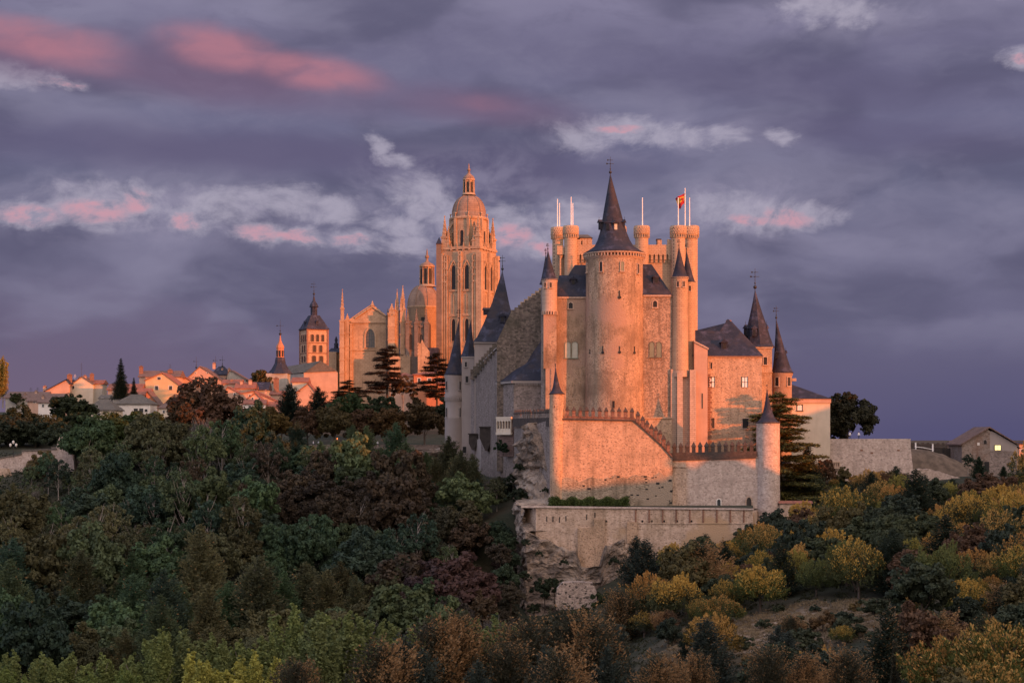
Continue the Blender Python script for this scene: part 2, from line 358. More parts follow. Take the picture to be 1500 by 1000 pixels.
M['old_stone'] = stone('dark_masonry', (0.20, 0.155, 0.125), (0.115, 0.09, 0.075), (0.085, 0.075, 0.055), 0.6, 0.6, 0.6, 0.7, 0.8)
M['render_grey'] = plain('lime_render', (0.29, 0.245, 0.225), 0.9, 0.15, 0.2)
M['terrace'] = stone('terrace_masonry', (0.52, 0.38, 0.29), (0.38, 0.27, 0.20), (0.27, 0.19, 0.115), 0.42, 0.7, 0.45, 0.6, 0.6, (0.52, 0.39, 0.31), (0.38, 0.255, 0.16))
M['bastion'] = stone('bastion_masonry', (0.50, 0.40, 0.345), (0.39, 0.305, 0.26), (0.30, 0.24, 0.205), 0.42, 0.7, 0.4, 0.35, 0.4)
M['keepstone'] = ashlar('keep_ashlar', (0.44, 0.305, 0.20), (0.37, 0.25, 0.165), (0.25, 0.17, 0.12), 0.9, 0.45, 0.35)
M['catstone'] = ashlar('golden_ashlar', (0.42, 0.28, 0.18), (0.35, 0.23, 0.145), (0.19, 0.115, 0.07), 1.6, 0.9, 0.5)
M['catdark'] = ashlar('shaded_ashlar', (0.17, 0.13, 0.11), (0.13, 0.10, 0.085), (0.09, 0.07, 0.06), 1.6, 0.9, 0.5)  # darker copy of the cathedral stone, painting in its shaded parts
M['catdome'] = ashlar('dome_ashlar', (0.27, 0.175, 0.125), (0.22, 0.14, 0.10), (0.13, 0.09, 0.07), 1.8, 1.0, 0.6)
M['brick'] = ashlar('brickwork', (0.22, 0.105, 0.07), (0.30, 0.15, 0.10), (0.14, 0.085, 0.06), 0.5, 0.2, 0.4)
M['merlonbrick'] = stone('sooty_brick', (0.24, 0.13, 0.095), (0.16, 0.085, 0.065), (0.09, 0.06, 0.05), 0.4, 0.7, 0.5, 0.5, 0.5)
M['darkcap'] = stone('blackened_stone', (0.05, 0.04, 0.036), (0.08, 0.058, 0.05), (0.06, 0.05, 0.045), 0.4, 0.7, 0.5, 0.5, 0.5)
M['slate'] = slate('roof_slate', (0.015, 0.018, 0.032), (0.024, 0.025, 0.040))
M['slate_dark'] = slate('lead_sheet', (0.035, 0.034, 0.045), (0.045, 0.042, 0.052), 0.45)
M['tile'] = tiles('clay_tiles', (0.27, 0.105, 0.07), (0.19, 0.08, 0.06))
M['tile2'] = tiles('old_clay_tiles', (0.17, 0.105, 0.085), (0.12, 0.08, 0.07))
M['tilegrey'] = tiles('lichened_tiles', (0.13, 0.11, 0.09), (0.09, 0.08, 0.07))
M['wall_ochre'] = plain('ochre_render', (0.52, 0.36, 0.20), 0.9, 0.15, 0.3)
M['wall_pink'] = plain('pink_render', (0.46, 0.29, 0.21), 0.9, 0.2, 0.3)
M['wall_cream'] = plain('cream_render', (0.55, 0.46, 0.36), 0.9, 0.15, 0.3)
M['wall_white'] = plain('white_render', (0.62, 0.57, 0.52), 0.9, 0.15, 0.3)
M['wall_red'] = plain('red_render', (0.42, 0.17, 0.09), 0.9, 0.2, 0.3)
M['wall_grey'] = plain('grey_render', (0.33, 0.30, 0.26), 0.9, 0.2, 0.3)
M['dark'] = plain('dark_opening', (0.012, 0.011, 0.012), 0.6)
M['glass'] = plain('window_glass', (0.05, 0.055, 0.06), 0.15, 0.3, 1.0)
M['shutter'] = plain('green_shutter', (0.17, 0.19, 0.14), 0.7, 0.15, 1.0)
M['shutterlight'] = plain('pale_blind', (0.40, 0.38, 0.31), 0.7, 0.15, 1.0)
M['white'] = plain('white_paint', (0.75, 0.72, 0.70), 0.5, 0.1, 1.0)
M['iron'] = plain('wrought_iron', (0.03, 0.028, 0.03), 0.5, 0.3, 1.0)
M['wood'] = plain('weathered_timber', (0.05, 0.04, 0.035), 0.85, 0.4, 1.0)
M['trunk'] = plain('bark', (0.10, 0.075, 0.06), 0.95, 0.4, 1.0)
M['paletrunk'] = plain('pale_bark', (0.28, 0.24, 0.21), 0.95, 0.4, 1.0)
M['redpaint'] = plain('red_flag_cloth', (0.30, 0.015, 0.025), 0.8, 0.1)
M['yellow'] = plain('yellow_flag_cloth', (0.50, 0.30, 0.04), 0.8, 0.1)
def emat(name, c, s):
    m, q = newmat(name); e = q.n('ShaderNodeEmission'); e.inputs[0].default_value = c+(1,); e.inputs[1].default_value = s
    o = q.n('ShaderNodeOutputMaterial'); q.l(e.outputs[0], o.inputs[0]); return m
M['litwin'] = emat('lit_window', (1.0, 0.78, 0.32), 1.1)
M['litlamp'] = emat('lit_lamp', (1.0, 0.22, 0.06), 1.4)
M['litlamp2'] = emat('lit_lantern', (1.0, 0.7, 0.35), 0.9)
# rock
def rockmat():
    m, q = newmat('limestone_rock'); tc = q.n('ShaderNodeTexCoord').outputs['Object']
    n, _ = q.noise(tc, 0.35, 10, 0.72); n2, _ = q.noise(q.mapv(tc, (1, 1, 2.6)), 1.0, 8, 0.75); n3, _ = q.noise(tc, 0.1, 4, 0.5)
    col = q.ramp(n, [(0.3, (0.07, 0.06, 0.05)), (0.45, (0.16, 0.12, 0.095)), (0.6, (0.36, 0.27, 0.205)), (0.75, (0.20, 0.145, 0.11))])
    col = q.mix(q.mr(n2, 0.48, 0.66), col, (0.06, 0.052, 0.045)); col = q.mix(q.math('MULTIPLY', q.mr(n3, 0.5, 0.62), 0.7), col, (0.36, 0.29, 0.235))
    return finish(m, q, col, 0.95, q.math('ADD', n, n2), 0.9, 0.6)
M['rock'] = rockmat()
def groundmat():
    m, q = newmat('hill_ground'); tc = q.n('ShaderNodeTexCoord').outputs['Object']
    at = q.n('ShaderNodeAttribute', attribute_name='dry')
    n, _ = q.noise(tc, 0.12, 6, 0.6); n2, _ = q.noise(tc, 0.9, 6, 0.7)
    gr = q.ramp(n, [(0.35, (0.018, 0.022, 0.012)), (0.55, (0.035, 0.034, 0.02)), (0.7, (0.055, 0.042, 0.028))])
    dr = q.ramp(n2, [(0.3, (0.10, 0.065, 0.045)), (0.5, (0.20, 0.145, 0.10)), (0.7, (0.30, 0.235, 0.175))])
    n4, _ = q.noise(q.mapv(tc, (0.5, 1.6, 1)), 0.22, 4, 0.6); dr = q.mix(q.math('MULTIPLY', q.mr(n4, 0.45, 0.62), 0.7), dr, (0.07, 0.05, 0.035))
    col = q.mix(at.outputs['Fac'], gr, dr)
    return finish(m, q, col, 1.0, n2, 0.6, 0.3)
M['ground'] = groundmat()
M['paving'] = plain('gravel_paving', (0.16, 0.13, 0.115), 0.95, 0.25, 0.3)
def leafmat(name, tipc, trans=0.3, multi=False):
    m, q = newmat(name); oi = q.n('ShaderNodeObjectInfo'); ge = q.n('ShaderNodeNewGeometry'); tc = q.n('ShaderNodeTexCoord').outputs['Object']
    c = oi.outputs['Color']; rnd = ge.outputs['Random Per Island']
    n, _ = q.noise(tc, 0.6, 3, 0.6)
    a = q.mix(1.0, c, (0.68, 0.68, 0.72), 'MULTIPLY'); b = q.mix(1.0, c, (1.42, 1.38, 1.2), 'MULTIPLY')
    col = q.mix(q.math('ADD', q.math('MULTIPLY', rnd, 0.45), q.mr(n, 0.3, 0.7, 0.0, 0.55)), a, b)
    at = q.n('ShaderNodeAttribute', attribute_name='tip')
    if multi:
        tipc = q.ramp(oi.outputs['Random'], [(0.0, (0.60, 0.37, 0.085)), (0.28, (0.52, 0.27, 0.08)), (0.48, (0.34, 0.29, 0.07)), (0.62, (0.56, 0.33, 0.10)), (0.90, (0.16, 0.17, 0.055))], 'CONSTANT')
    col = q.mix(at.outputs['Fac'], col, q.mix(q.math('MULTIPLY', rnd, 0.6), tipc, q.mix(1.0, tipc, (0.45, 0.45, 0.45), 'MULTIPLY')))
    return finish(m, q, col, 0.75, None, spec=0.2, trans=trans)
M['leaf'] = leafmat('foliage', (0.07, 0.08, 0.03))
M['leafwarmlit'] = leafmat('gold_warmlit_foliage', (0.46, 0.27, 0.06), 0.3, True)  # autumn gold tips that also paint in warm light on crown tops
M['leafrust'] = leafmat('rust_tipped_foliage', (0.33, 0.19, 0.085))
M['leafpoplar'] = leafmat('poplar_foliage', (0.26, 0.29, 0.09), 0.4)
# ------------------------------------------------------------ terrain
TX = [-1500, -400, -200, -120, -60, -20, 5, 30, 60, 90, 130, 200, 600, 2000]
TT = {
 -400: [-8]*14,
 -60: [-6]*14,
 0:   [-4, -4, -4, -4, -3, -2.5, -2.2, -2.5, -3, -4, -4, -4, -4, -4],
 40:  [-30, -28, -26, -24, -18, -15, -14, -14, -14, -14, -14, -14, -14, -14],
 90:  [-44, -42, -40, -38, -34, -30, -28, -26, -23, -22, -20, -20, -20, -20],
 150: [-50, -48, -46, -46, -44, -42, -40, -34, -29, -26, -23, -22, -22, -22],
 200: [-52, -50, -48, -48, -47, -46, -44, -37, -30, -26.5, -24, -22, -22, -22],
 250: [-52, -50, -48, -47, -46.5, -46, -44, -32.5, -27.5, -25, -23, -20, -20, -20],
 300: [-50, -48, -46, -44, -43, -44, -43, -31, -26, -22.5, -20, -18, -18, -18],
 340: [-40, -38, -36, -35, -35, -38, -42, -31, -24.5, -19.5, -17, -16, -16, -16],
 370: [-34, -32, -30, -29, -28, -33, -41, -30, -23.5, -16.5, -14.5, -14, -14, -14],
 385: [-30, -28, -26, -26, -25, -29, -36, -27, -22, -14.5, -13, -13, -13, -13],
 400: [-24, -22, -20, -22, -21, -24, -17, -17, -17, -13, -12, -12, -12, -12],
 430: [-14, -13, -13, -14, -13, -19, -6, -5, -6, -12, -12, -12, -12, -12],
 442: [-10, -9, -9, -11, -10, -16, -5, -4, -4, -11.5, -11, -11, -11, -11],
 470: [-4, -3, -4, -6, -5, -6, -3.5, -3, -2, -8, -10, -10, -10, -10],
 520: [0, 0, -1, -2, -3.5, -3, -3, -2, -2, -1.5, -7, -9, -10, -10],
 600: [4, 4, 4, 4, 5, 4, 2, 0, -2, -4, -7, -9, -12, -12],
 700: [8, 8, 9, 10, 11, 12, 8, 2, -3, -6, -9, -11, -14, -14],
 800: [10, 10, 12, 14, 16, 20, 18, 4, -4, -7, -10, -12, -16, -16],
 1000: [8, 8, 9, 10, 12, 14, 10, 0, -6, -9, -12, -14, -18, -18],
 2000: [-12]*6+[-14]*3+[-18]*5,
 9000: [-20]*14}
TYs = sorted(TT); TA = np.array([TT[y] for y in TYs], float); TYa = np.array(TYs, float); TXa = np.array(TX, float)
def ss(t): t = np.clip(t, 0, 1); return t*t*(3-2*t)
def table(X, Y):
    X = np.clip(X, TXa[0], TXa[-1]-1e-3); Y = np.clip(Y, TYa[0], TYa[-1]-1e-3)
    i = np.clip(np.searchsorted(TXa, X, 'right')-1, 0, len(TXa)-2); j = np.clip(np.searchsorted(TYa, Y, 'right')-1, 0, len(TYa)-2)
    fx = (X-TXa[i])/(TXa[i+1]-TXa[i]); fy = (Y-TYa[j])/(TYa[j+1]-TYa[j])
    fx = 0.5*fx+0.5*ss(fx); fy = 0.6*fy+0.4*ss(fy)
    return (TA[j, i]*(1-fx)+TA[j, i+1]*fx)*(1-fy)+(TA[j+1, i]*(1-fx)+TA[j+1, i+1]*fx)*fy
SA, CA = math.sin(R(SUN_AZ)), math.cos(R(SUN_AZ))
def lin(u, pts): return np.interp(u, [p[0] for p in pts], [p[1] for p in pts])
def shade_ridges(X, Y):
    """two unseen hills added on the sun side, crests shaped to shade slope and walls"""
    u = X*CA+Y*SA; v = X*SA-Y*CA
    w1 = lin(u, [(150, -60), (230, -30), (283, 10), (301, 9.5), (306, -1.6), (312, -0.2), (322, 1.0), (325, 4.6), (335, 4.6), (337.5, 1.2), (352, 1.6), (371, 2.0), (375, 15), (392, 20), (470, 17), (560, -60)])  # crest heights set for where the shadow edge falls
    wob = 0.35*np.sin(u*0.9)+0.25*np.sin(u*2.3+1)
    r1 = w1+wob-np.abs(v+40)*1.1
    w2 = lin(u, [(-250, -80), (-80, 36), (292, 34), (301, -80)])
    r2 = w2-np.abs(v-150)*0.7
    return np.maximum(r1, r2)
def gz(X, Y):
    X = np.asarray(X, float); Y = np.asarray(Y, float)
    return np.maximum(table(X, Y)+0.5*np.sin(X*0.13+1)*np.sin(Y*0.11)+0.25*np.sin(X*0.41)*np.sin(Y*0.37+2), shade_ridges(X, Y))
def gzs(x, y): return float(gz(x, y))
def axis(a, b, near, step, far):
    out = [];x = near[0]
    while x <= near[1]: out.append(x); x += step
    s = step
    while x < b: s *= 1.25; x += s; out.append(x)
    x = near[0]; s = step
    while x > a: s *= 1.25; x -= s; out.insert(0, x)
    return np.array(out)
gx = axis(-6000, 6000, (-230, 300), 3.0, 0); gy = axis(-2500, 9000, (-40, 640), 3.0, 0)
GX, GY = np.meshgrid(gx, gy); GZ = gz(GX, GY)
nx, ny = len(gx), len(gy)
me = bpy.data.meshes.new('ground')
vs = np.stack([GX.ravel(), GY.ravel(), GZ.ravel()], 1)
ii, jj = np.meshgrid(np.arange(nx-1), np.arange(ny-1)); a = (jj*nx+ii).ravel()
fc = np.stack([a, a+1, a+nx+1, a+nx], 1)
def np_mesh(me, vs, fc):
    k = fc.shape[1]
    me.vertices.add(len(vs)); me.vertices.foreach_set('co', np.ascontiguousarray(vs, np.float32).ravel())
    me.loops.add(fc.size); me.loops.foreach_set('vertex_index', np.ascontiguousarray(fc, np.int32).ravel())
    me.polygons.add(len(fc)); me.polygons.foreach_set('loop_start', np.arange(0, fc.size, k, dtype=np.int32))
    me.update(calc_edges=True)
np_mesh(me, vs, fc)
def drymask(X, Y):
    d = np.exp(-((X-44)/19.0)**2-((Y-266)/19.0)**2)*1.6
    d2 = 0*X
    nz_ = 0.30*np.sin(X*.55+Y*.21)*np.sin(Y*.47-X*.18)+0.22*np.sin(X*1.3+2)*np.sin(Y*.9)
    return np.clip(d*1.2-0.30+nz_*np.minimum(d, 1), 0, 1)
dr = drymask(GX.ravel(), GY.ravel())
at = me.attributes.new('dry', 'FLOAT', 'POINT'); at.data.foreach_set('value', dr.astype(np.float32))
me.polygons.foreach_set('use_smooth', [True]*len(me.polygons))
me.materials.append(M['ground'])
go = bpy.data.objects.new('ground', me); COL.objects.link(go); tag(go, 'wooded valley sides and hilltop ground', kind='structure')

# rock faces: a path in plan swept upwards and broken up by noise
def rockface(name, path, zb, ztop, seed, amp=2.2, du=0.55, lean=0.0, back=6.0):
    rnd = random.Random(seed); pts = []
    for (a, b) in zip(path[:-1], path[1:]):
        L = math.dist(a[:2], b[:2]); k = max(1, int(L/du))
        for i in range(k): t = i/k; pts.append([a[q]*(1-t)+b[q]*t for q in range(len(a))])
    pts.append(list(path[-1])); n = len(pts); nz = int((max(p[2] for p in pts)-zb)/du)+2
    mb = MB(); vs = []
    off = Vector((seed*13.7, seed*5.1, 0))
    for j in range(nz+4):
        for i, p in enumerate(pts):
            a = pts[max(0, i-1)]; b = pts[min(n-1, i+1)]
            tx, ty = b[0]-a[0], b[1]-a[1]; L = math.hypot(tx, ty) or 1; nxn, nyn = ty/L, -tx/L
            t = min(1.0, j/nz); z = zb+(p[2]-zb)*t
            q = Vector((p[0], p[1], z*1.7))
            d = noise.fractal((q+off)*0.13, 1.0, 2.0, 5)*amp + abs(noise.noise((q+off)*0.35))*amp*0.7-0.3*amp
            d += 0.45*noise.noise((q+off)*0.9)+0.28*noise.noise((q+off)*2.1)+0.5*max(0, noise.noise(Vector((q.x*.2, q.y*.2, q.z*.8))+off))
            if j > nz: d = -(j-nz)*back/3.0+d*0.4; z = p[2]+0.4*noise.noise((q+off)*0.5)
            sw = (z*.42+0.9*noise.noise((q+off)*0.12)) % 1.0; d -= 0.75*sw*amp/1.35 if sw < .85 else 0.75*(1-sw)/.15*.85*amp/1.35
            d -= lean*t
            vs.append((p[0]+nxn*d, p[1]+nyn*d, z+0.5*noise.noise((q+off)*0.5)))
    fs = [(j*n+i, j*n+i+1, (j+1)*n+i+1, (j+1)*n+i) for j in range(nz+3) for i in range(n-1)]
    mb.add(vs, fs); o = mb.build(name, M['rock']); return tag(o, kind='structure')
# cliff below the castle walls (left), and the outcrop under the terrace
rockface('rock_cliff', [(PX(712, 446), 446, -22), (PX(742, 428), 428, -16.5), (PX(752, 415), 415, -8), (PX(757, 405), 405, 0.2), (PX(768, 398), 398.5, 3.2), (PX(783, 394), 396.0, 0.5), (PX(795, 391.5), 392.5, -7.5), (PX(806, 389), 389.3, -12.5), (PX(822, 389), 389.0, -15.5)], -46, 0, 3, 2.0)
rockface('rock_outcrop', [(PX(752, 400), 404, -14), (PX(757, 388), 388, -15.2), (PX(765, 376), 378.5, -15.6)], -47, 0, 5, 1.2)
rockface('rock_base', [(PX(758, 386), 388, -16.5), (PX(763, 380), 381, -19), (PX(770, 375.5), 375.5, -20.5), (PX(790, 374.5), 374.8, -22), (PX(820, 374), 374.8, -24.2), (PX(843, 374), 374.8, -25.5), (PX(852, 374), 374.6, -28.6), (PX(880, 374.5), 374.6, -28.2), (PX(890, 374.5), 375, -24), (PX(915, 376), 376.5, -22.5), (PX(945, 379), 380, -21)], -48, 0, 7, 0.85)
# promenade ground (paved) and terrace in front of the castle
mb = MB(); mb.plan([(-125, 463), (-88, 469), (-30, 470), (-16, 476), (-14, 520), (-60, 530), (-130, 520)], -7, -2.72); tag(mb.build('promenade', M['paving']), kind='structure')
mb = MB(); mb.plan([(PX(789, 377), 379), (PX(1100, 381), 378.5), (PX(1104, 390), 391), (PX(1104, 396), 398), (PX(770, 396), 398)], -24, PZ(743.5, 378)); tag(mb.build('terrace_ground', M['ground']), kind='structure')

# ------------------------------------------------------------ tree shapes
rs_ = np.random.RandomState
def rot_frames(nrm):
    n = nrm/np.maximum(np.linalg.norm(nrm, axis=1, keepdims=True), 1e-6)
    ref = np.where(np.abs(n[:, 2:3]) < 0.9, np.array([[0, 0, 1.0]]), np.array([[1.0, 0, 0]]))
    u = np.cross(ref, n); u /= np.maximum(np.linalg.norm(u, axis=1, keepdims=True), 1e-6)
    return n, u, np.cross(n, u)
def cards(rs, c, nrm, size, aspect=1.0, spin=True, along=None):
    """leaf clump faces; along: long axis direction"""
    N = len(c); size = np.broadcast_to(size, (N,))
    if along is None:
        n, u, w = rot_frames(nrm)
        if spin:
            a = rs.rand(N, 1)*2*np.pi; u, w = u*np.cos(a)+w*np.sin(a), -u*np.sin(a)+w*np.cos(a)
    else:
        u = along/np.maximum(np.linalg.norm(along, axis=1, keepdims=True), 1e-6)
        w = np.cross(nrm, u); w /= np.maximum(np.linalg.norm(w, axis=1, keepdims=True), 1e-6)
    su = (size*aspect)[:, None]*u*0.5; sw = size[:, None]*w*0.5
    j = lambda: 1+0.35*(rs.rand(N, 1)-0.5)
    v = np.stack([c-su*j()-sw*0.45*j(), c-sw*j()+su*0.1, c+su*j()+sw*0.25*j(), c+sw*j()-su*0.1], 1)
    return v.reshape(-1, 3), np.arange(4*N).reshape(-1, 4)
class Crown:
    def __init__(s, seed): s.rs = rs_(seed); s.V = []; s.F = []; s.T = []; s.n = 0
    def put(s, c, nrm, size, aspect=1.0, tip=None, along=None):
        v, f = cards(s.rs, c, nrm, size, aspect, along=along)
        s.V.append(v); s.F.append(f+s.n); s.n += len(v)
        s.T.append(np.zeros(len(c)) if tip is None else np.broadcast_to(tip, (len(c),)))
    def mesh(s, name, mat):
        me = bpy.data.meshes.new(name); np_mesh(me, np.concatenate(s.V), np.concatenate(s.F))
        a = me.attributes.new('tip', 'FLOAT', 'FACE'); a.data.foreach_set('value', np.concatenate(s.T).astype(np.float32))
        me.materials.append(mat); return me
def sph(rs, N):
    d = rs.randn(N, 3); return d/np.linalg.norm(d, axis=1, keepdims=True)
def clump(cr, c, r, N, size, tipf=None, sq=0.8, up=0.35):
    rs = cr.rs; d = sph(rs, N); rad = r*(0.35+0.65*rs.rand(N, 1)**0.5)
    p = c+d*rad*np.array([1, 1, sq]); nr = d*0.8+sph(rs, N)*0.8+np.array([0, 0, up])
    cr.put(p, nr, size*(0.6+0.8*rs.rand(N)), 1.25, None if tipf is None else tipf(p, d))
def t_broad(seed, rx=5.0, rz=4.6, cz=6.2, nc=85, per=75, size=0.42, lumps=6, rag=0.25):
    """round-headed tree of several boughs"""
    cr = Crown(seed); rs = cr.rs
    L = [(np.array([0, 0, cz]), rx*0.72, rz*0.8)]
    for k in range(lumps):
        a = 2*np.pi*(k+rs.rand()*0.6)/lumps; q = rs.uniform(0.4, 0.62)
        L.append((np.array([np.cos(a)*rx*q, np.sin(a)*rx*q, cz+rz*rs.uniform(-0.45, 0.45)]), rx*rs.uniform(0.38, 0.55), rz*rs.uniform(0.4, 0.55)))
    L.append((np.array([rx*rs.uniform(-.3, .3), rx*rs.uniform(-.3, .3), cz+rz*0.55]), rx*0.42, rz*0.42))
    w = np.array([l[1]**2 for l in L]); w /= w.sum()
    for i in range(nc):
        c, a, b = L[rs.choice(len(L), p=w)]; d = sph(rs, 1)[0]
        if d[2] < -0.55: d[2] *= -0.5
        p = c+d*np.array([a, a, b])*rs.uniform(0.75, 1.0+rag)
        clump(cr, p, rs.uniform(0.55, 1.15)*rx/5, per, size)
    return cr
def t_poplar(seed, H=15.0):
    cr = Crown(seed); rs = cr.rs
    for k in range(9):
        a = rs.rand()*6.28; q = rs.uniform(0.3, 2.6) if k else 0; top = H*rs.uniform(0.72, 1.0) if k else H; b0 = H*rs.uniform(0.1, 0.3)
        dx_, dy_ = math.cos(a)*q, math.sin(a)*q
        for j in range(22):
            t = j/21; z = b0+(top-b0)*t; r = (1.25*(1-t)**0.55+0.12)*rs.uniform(0.7, 1.15)
            c = np.array([dx_*(0.6+0.7*t)+rs.uniform(-.35, .35), dy_*(0.6+0.7*t)+rs.uniform(-.35, .35), z])
            N = 66; d = sph(rs, N); p = c+d*np.array([r, r, r*1.3])*rs.rand(N, 1)**0.4
            cr.put(p, d*0.7+sph(rs, N), 0.23*(0.6+0.8*rs.rand(N)), 1.3, np.clip(rs.rand(N)*0.7+t*0.25, 0, 0.9)*0.6)
    return cr
def t_spruce(seed, H=12.0, Rb=3.4, tipw=0.5, droop=0.12, dens=1.0, up=0.35, side=0.0, ex=0.8, rag=0.0, lo_=0.06):
    """whorled conifer; tips carry the second colour"""
    cr = Crown(seed); rs = cr.rs; nw = int(26*dens)
    for k in range(nw):
        t = (k+rs.rand()*0.5)/nw; z = H*(lo_+(0.99-lo_)*t); Rr = Rb*(1-t)**ex*rs.uniform(0.75, 1.15)+0.15
        nb = max(4, int(13*(1-t)+4))
        for b in range(nb):
            a = 2*np.pi*(b+rs.rand()*0.8)/nb; L = Rr*rs.uniform(0.65-rag*.3, 1.12+rag*.3); m = max(3, int(L*5.5))
            s = (np.arange(m)+rs.rand(m))/m; rad = L*(0.15+0.85*s)
            zz = z-droop*L*s*2+up*L*s**2
            p = np.stack([np.cos(a)*rad, np.sin(a)*rad, zz], 1)+rs.randn(m, 3)*0.10*L**0.5
            d = np.array([np.cos(a), np.sin(a), 0.25]); rep = 6
            pp = np.repeat(p, rep, 0)+rs.randn(m*rep, 3)*0.20; ang = rs.uniform(-1.1, 1.1, m*rep)
            al = np.stack([np.cos(a+ang), np.sin(a+ang), rs.uniform(-0.1, 0.75, m*rep)], 1)
            sf = np.repeat(s, rep)
            tip = np.where(rs.rand(m*rep) < tipw*np.clip(sf*1.7-0.5, 0, 1)*(1.0+side*np.cos(a-2.4)), 0.9, 0.0)
            cr.put(pp, sph(rs, m*rep)+np.array([0, 0, 0.8]), 0.15, 2.7, tip, along=al)
    return cr
def t_pine(seed, rx=4.2, rz=3.2, cz=3.6, tipw=0.6):
    """bushy round pine: upright plumes over a dome"""
    cr = Crown(seed); rs = cr.rs
    lobes = [(np.array([0, 0, cz]), 1.0)]+[(np.array([math.cos(a)*rx*.5, math.sin(a)*rx*.5, cz+rz*rs.uniform(-.35, .15)]), rs.uniform(.5, .65)) for a in rs.rand(5)*6.28]
    for i in range(170):
        c, q = lobes[0] if rs.rand() < 0.45 else lobes[rs.randint(1, 6)]
        d = sph(rs, 1)[0]
        if d[2] < -0.45: d[2] = -d[2]
        base = c+d*np.array([rx*q*0.8, rx*q*0.8, rz*q*0.85])*rs.uniform(0.72, 1.08)
        ax = d*0.7+np.array([0, 0, 0.8]); ax /= np.linalg.norm(ax); L = rs.uniform(0.7, 1.5); N = 62
        s = rs.rand(N, 1); p = base+ax*s*L+rs.randn(N, 3)*(0.32*(1.15-s))
        al = ax+rs.randn(N, 3)*0.5
        g = 1.25*tipw*max(0.0, .12+1.0*d[2])  # upward plumes get more gold, painting warm light onto the tops
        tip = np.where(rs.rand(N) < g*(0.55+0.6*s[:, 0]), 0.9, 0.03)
        cr.put(p, sph(rs, N)+ax*0.3, 0.145, 2.4, tip, along=al)
    return cr
def t_cedar(seed, H=26.0, Rb=10.0, lo=0.14, flat=1.0, n=46, tipw=0.25, top=0.12, ex=0.75):
    """cedar: long level boughs carrying flat plates of foliage"""
    cr = Crown(seed); rs = cr.rs; br = []
    for k in range(n):
        t = (k+rs.rand())/n; z = H*(lo+(1-lo)*(t+rs.uniform(-.02,.02))*0.97); a = rs.rand()*6.28 if k % 2 else br[-1][3]+2.4 if br else 0
        L = Rb*((1-t)**ex*(1-top)+top)*rs.uniform(0.65, 1.15)
        tipz = z+L*rs.uniform(-0.05, 0.12)
        br.append((z, L, tipz, a))
        m = max(6, int(L*7)); s = 0.15+0.85*rs.rand(m)
        wd = 0.30*L*np.sin(np.pi*np.clip(s, 0, 1)**0.8*0.85)+0.25
        side = rs.uniform(-1, 1, m)*wd
        x = np.cos(a)*L*s-np.sin(a)*side; y = np.sin(a)*L*s+np.cos(a)*side
        zz = z+(tipz-z)*s-0.35*s**3*L*0.16-np.abs(side)*0.10
        rep = 22; c = np.repeat(np.stack([x, y, zz], 1), rep, 0)+rs.randn(m*rep, 3)*np.array([0.5, 0.5, 0.22])
        al = np.repeat(np.stack([np.cos(a)+0*s, np.sin(a)+0*s, 0*s], 1), rep, 0)+rs.randn(m*rep, 3)*np.array([0.7, 0.7, 0.15])
        nr = sph(rs, m*rep)*0.45+np.array([0, 0, 1.0])
        cr.put(c, nr, 0.30*(0.7+0.6*rs.rand(m*rep)), 2.2, np.where(rs.rand(m*rep) < tipw, 0.7, 0.0), along=al)
    cr.br = br; cr.H = H; return cr
def t_bare(seed, H=11.0, R_=3.6):
    """leafless autumn crown: long thin twigs fanning upward"""
    cr = Crown(seed); rs = cr.rs
    for k in range(46):
        a = rs.rand()*6.28; q = rs.rand()**.6*R_; z0 = H*rs.uniform(.35, .85); base = np.array([math.cos(a)*q*.6, math.sin(a)*q*.6, z0]); N = 34
        ax = np.array([math.cos(a)*.45, math.sin(a)*.45, 1.0]); ax /= np.linalg.norm(ax); s = rs.rand(N, 1)
        al = ax+rs.randn(N, 3)*.38; cr.put(base+ax*s*2.2+rs.randn(N, 3)*.45, sph(rs, N), 0.055, 20, 0.0, along=al)
        N = 16; cr.put(base+rs.randn(N, 3)*.8, sph(rs, N), 0.22, 1.3)
    return cr
def trunk_mesh(name, H, r0, mat, limbs=5, seed=0, start=0.3, spread=2.2, rise=0.5, br=None, bare=False):
    rnd = random.Random(seed); mb = MB(); n = 5; px_ = Vector((0, 0, -2.0)); r = r0*1.15
    for i in range(n):
        t = (i+1)/n; q = Vector((rnd.uniform(-.12, .12)*H*0.15, rnd.uniform(-.12, .12)*H*0.15, H*t)); rr = r0*(1-t*0.85)
        mb.tube(px_, q, r, rr, 7); px_, r = q, rr
    if br:
        for z, L, tz, a in br: mb.tube((0, 0, z), (math.cos(a)*L*0.8, math.sin(a)*L*0.8, z+(tz-z)*0.8), 0.05+0.012*L, 0.03, 4)
    for k in range(limbs):
        a = rnd.random()*6.28; z = H*(start+(0.95-start)*k/max(1, limbs)); s = spread*rnd.uniform(0.6, 1.1)*(1-0.4*k/max(limbs, 1))
        p0 = Vector((0, 0, z)); p1 = p0+Vector((math.cos(a)*s*0.5, math.sin(a)*s*0.5, s*rise)); p2 = p1+Vector((math.cos(a)*s*0.5, math.sin(a)*s*0.5, s*(rise+.4)))
        mb.tube(p0, p1, r0*0.42, r0*0.28, 5); mb.tube(p1, p2, r0*0.28, r0*0.1, 5)
        if bare:
            for w in range(4):
                b = a+rnd.uniform(-.9, .9); p3 = p1.lerp(p2, rnd.random()); mb.tube(p3, p3+Vector((math.cos(b)*s*.3, math.sin(b)*s*.3, s*rnd.uniform(.3, .7))), r0*0.12, r0*0.04, 4)
    o = mb.build(name, mat); me = o.data; bpy.data.objects.remove(o); return me
KIND = {}
def reg(kind, cr, mat, tr): KIND.setdefault(kind, []).append((cr.mesh(kind+'_crown', mat), tr))
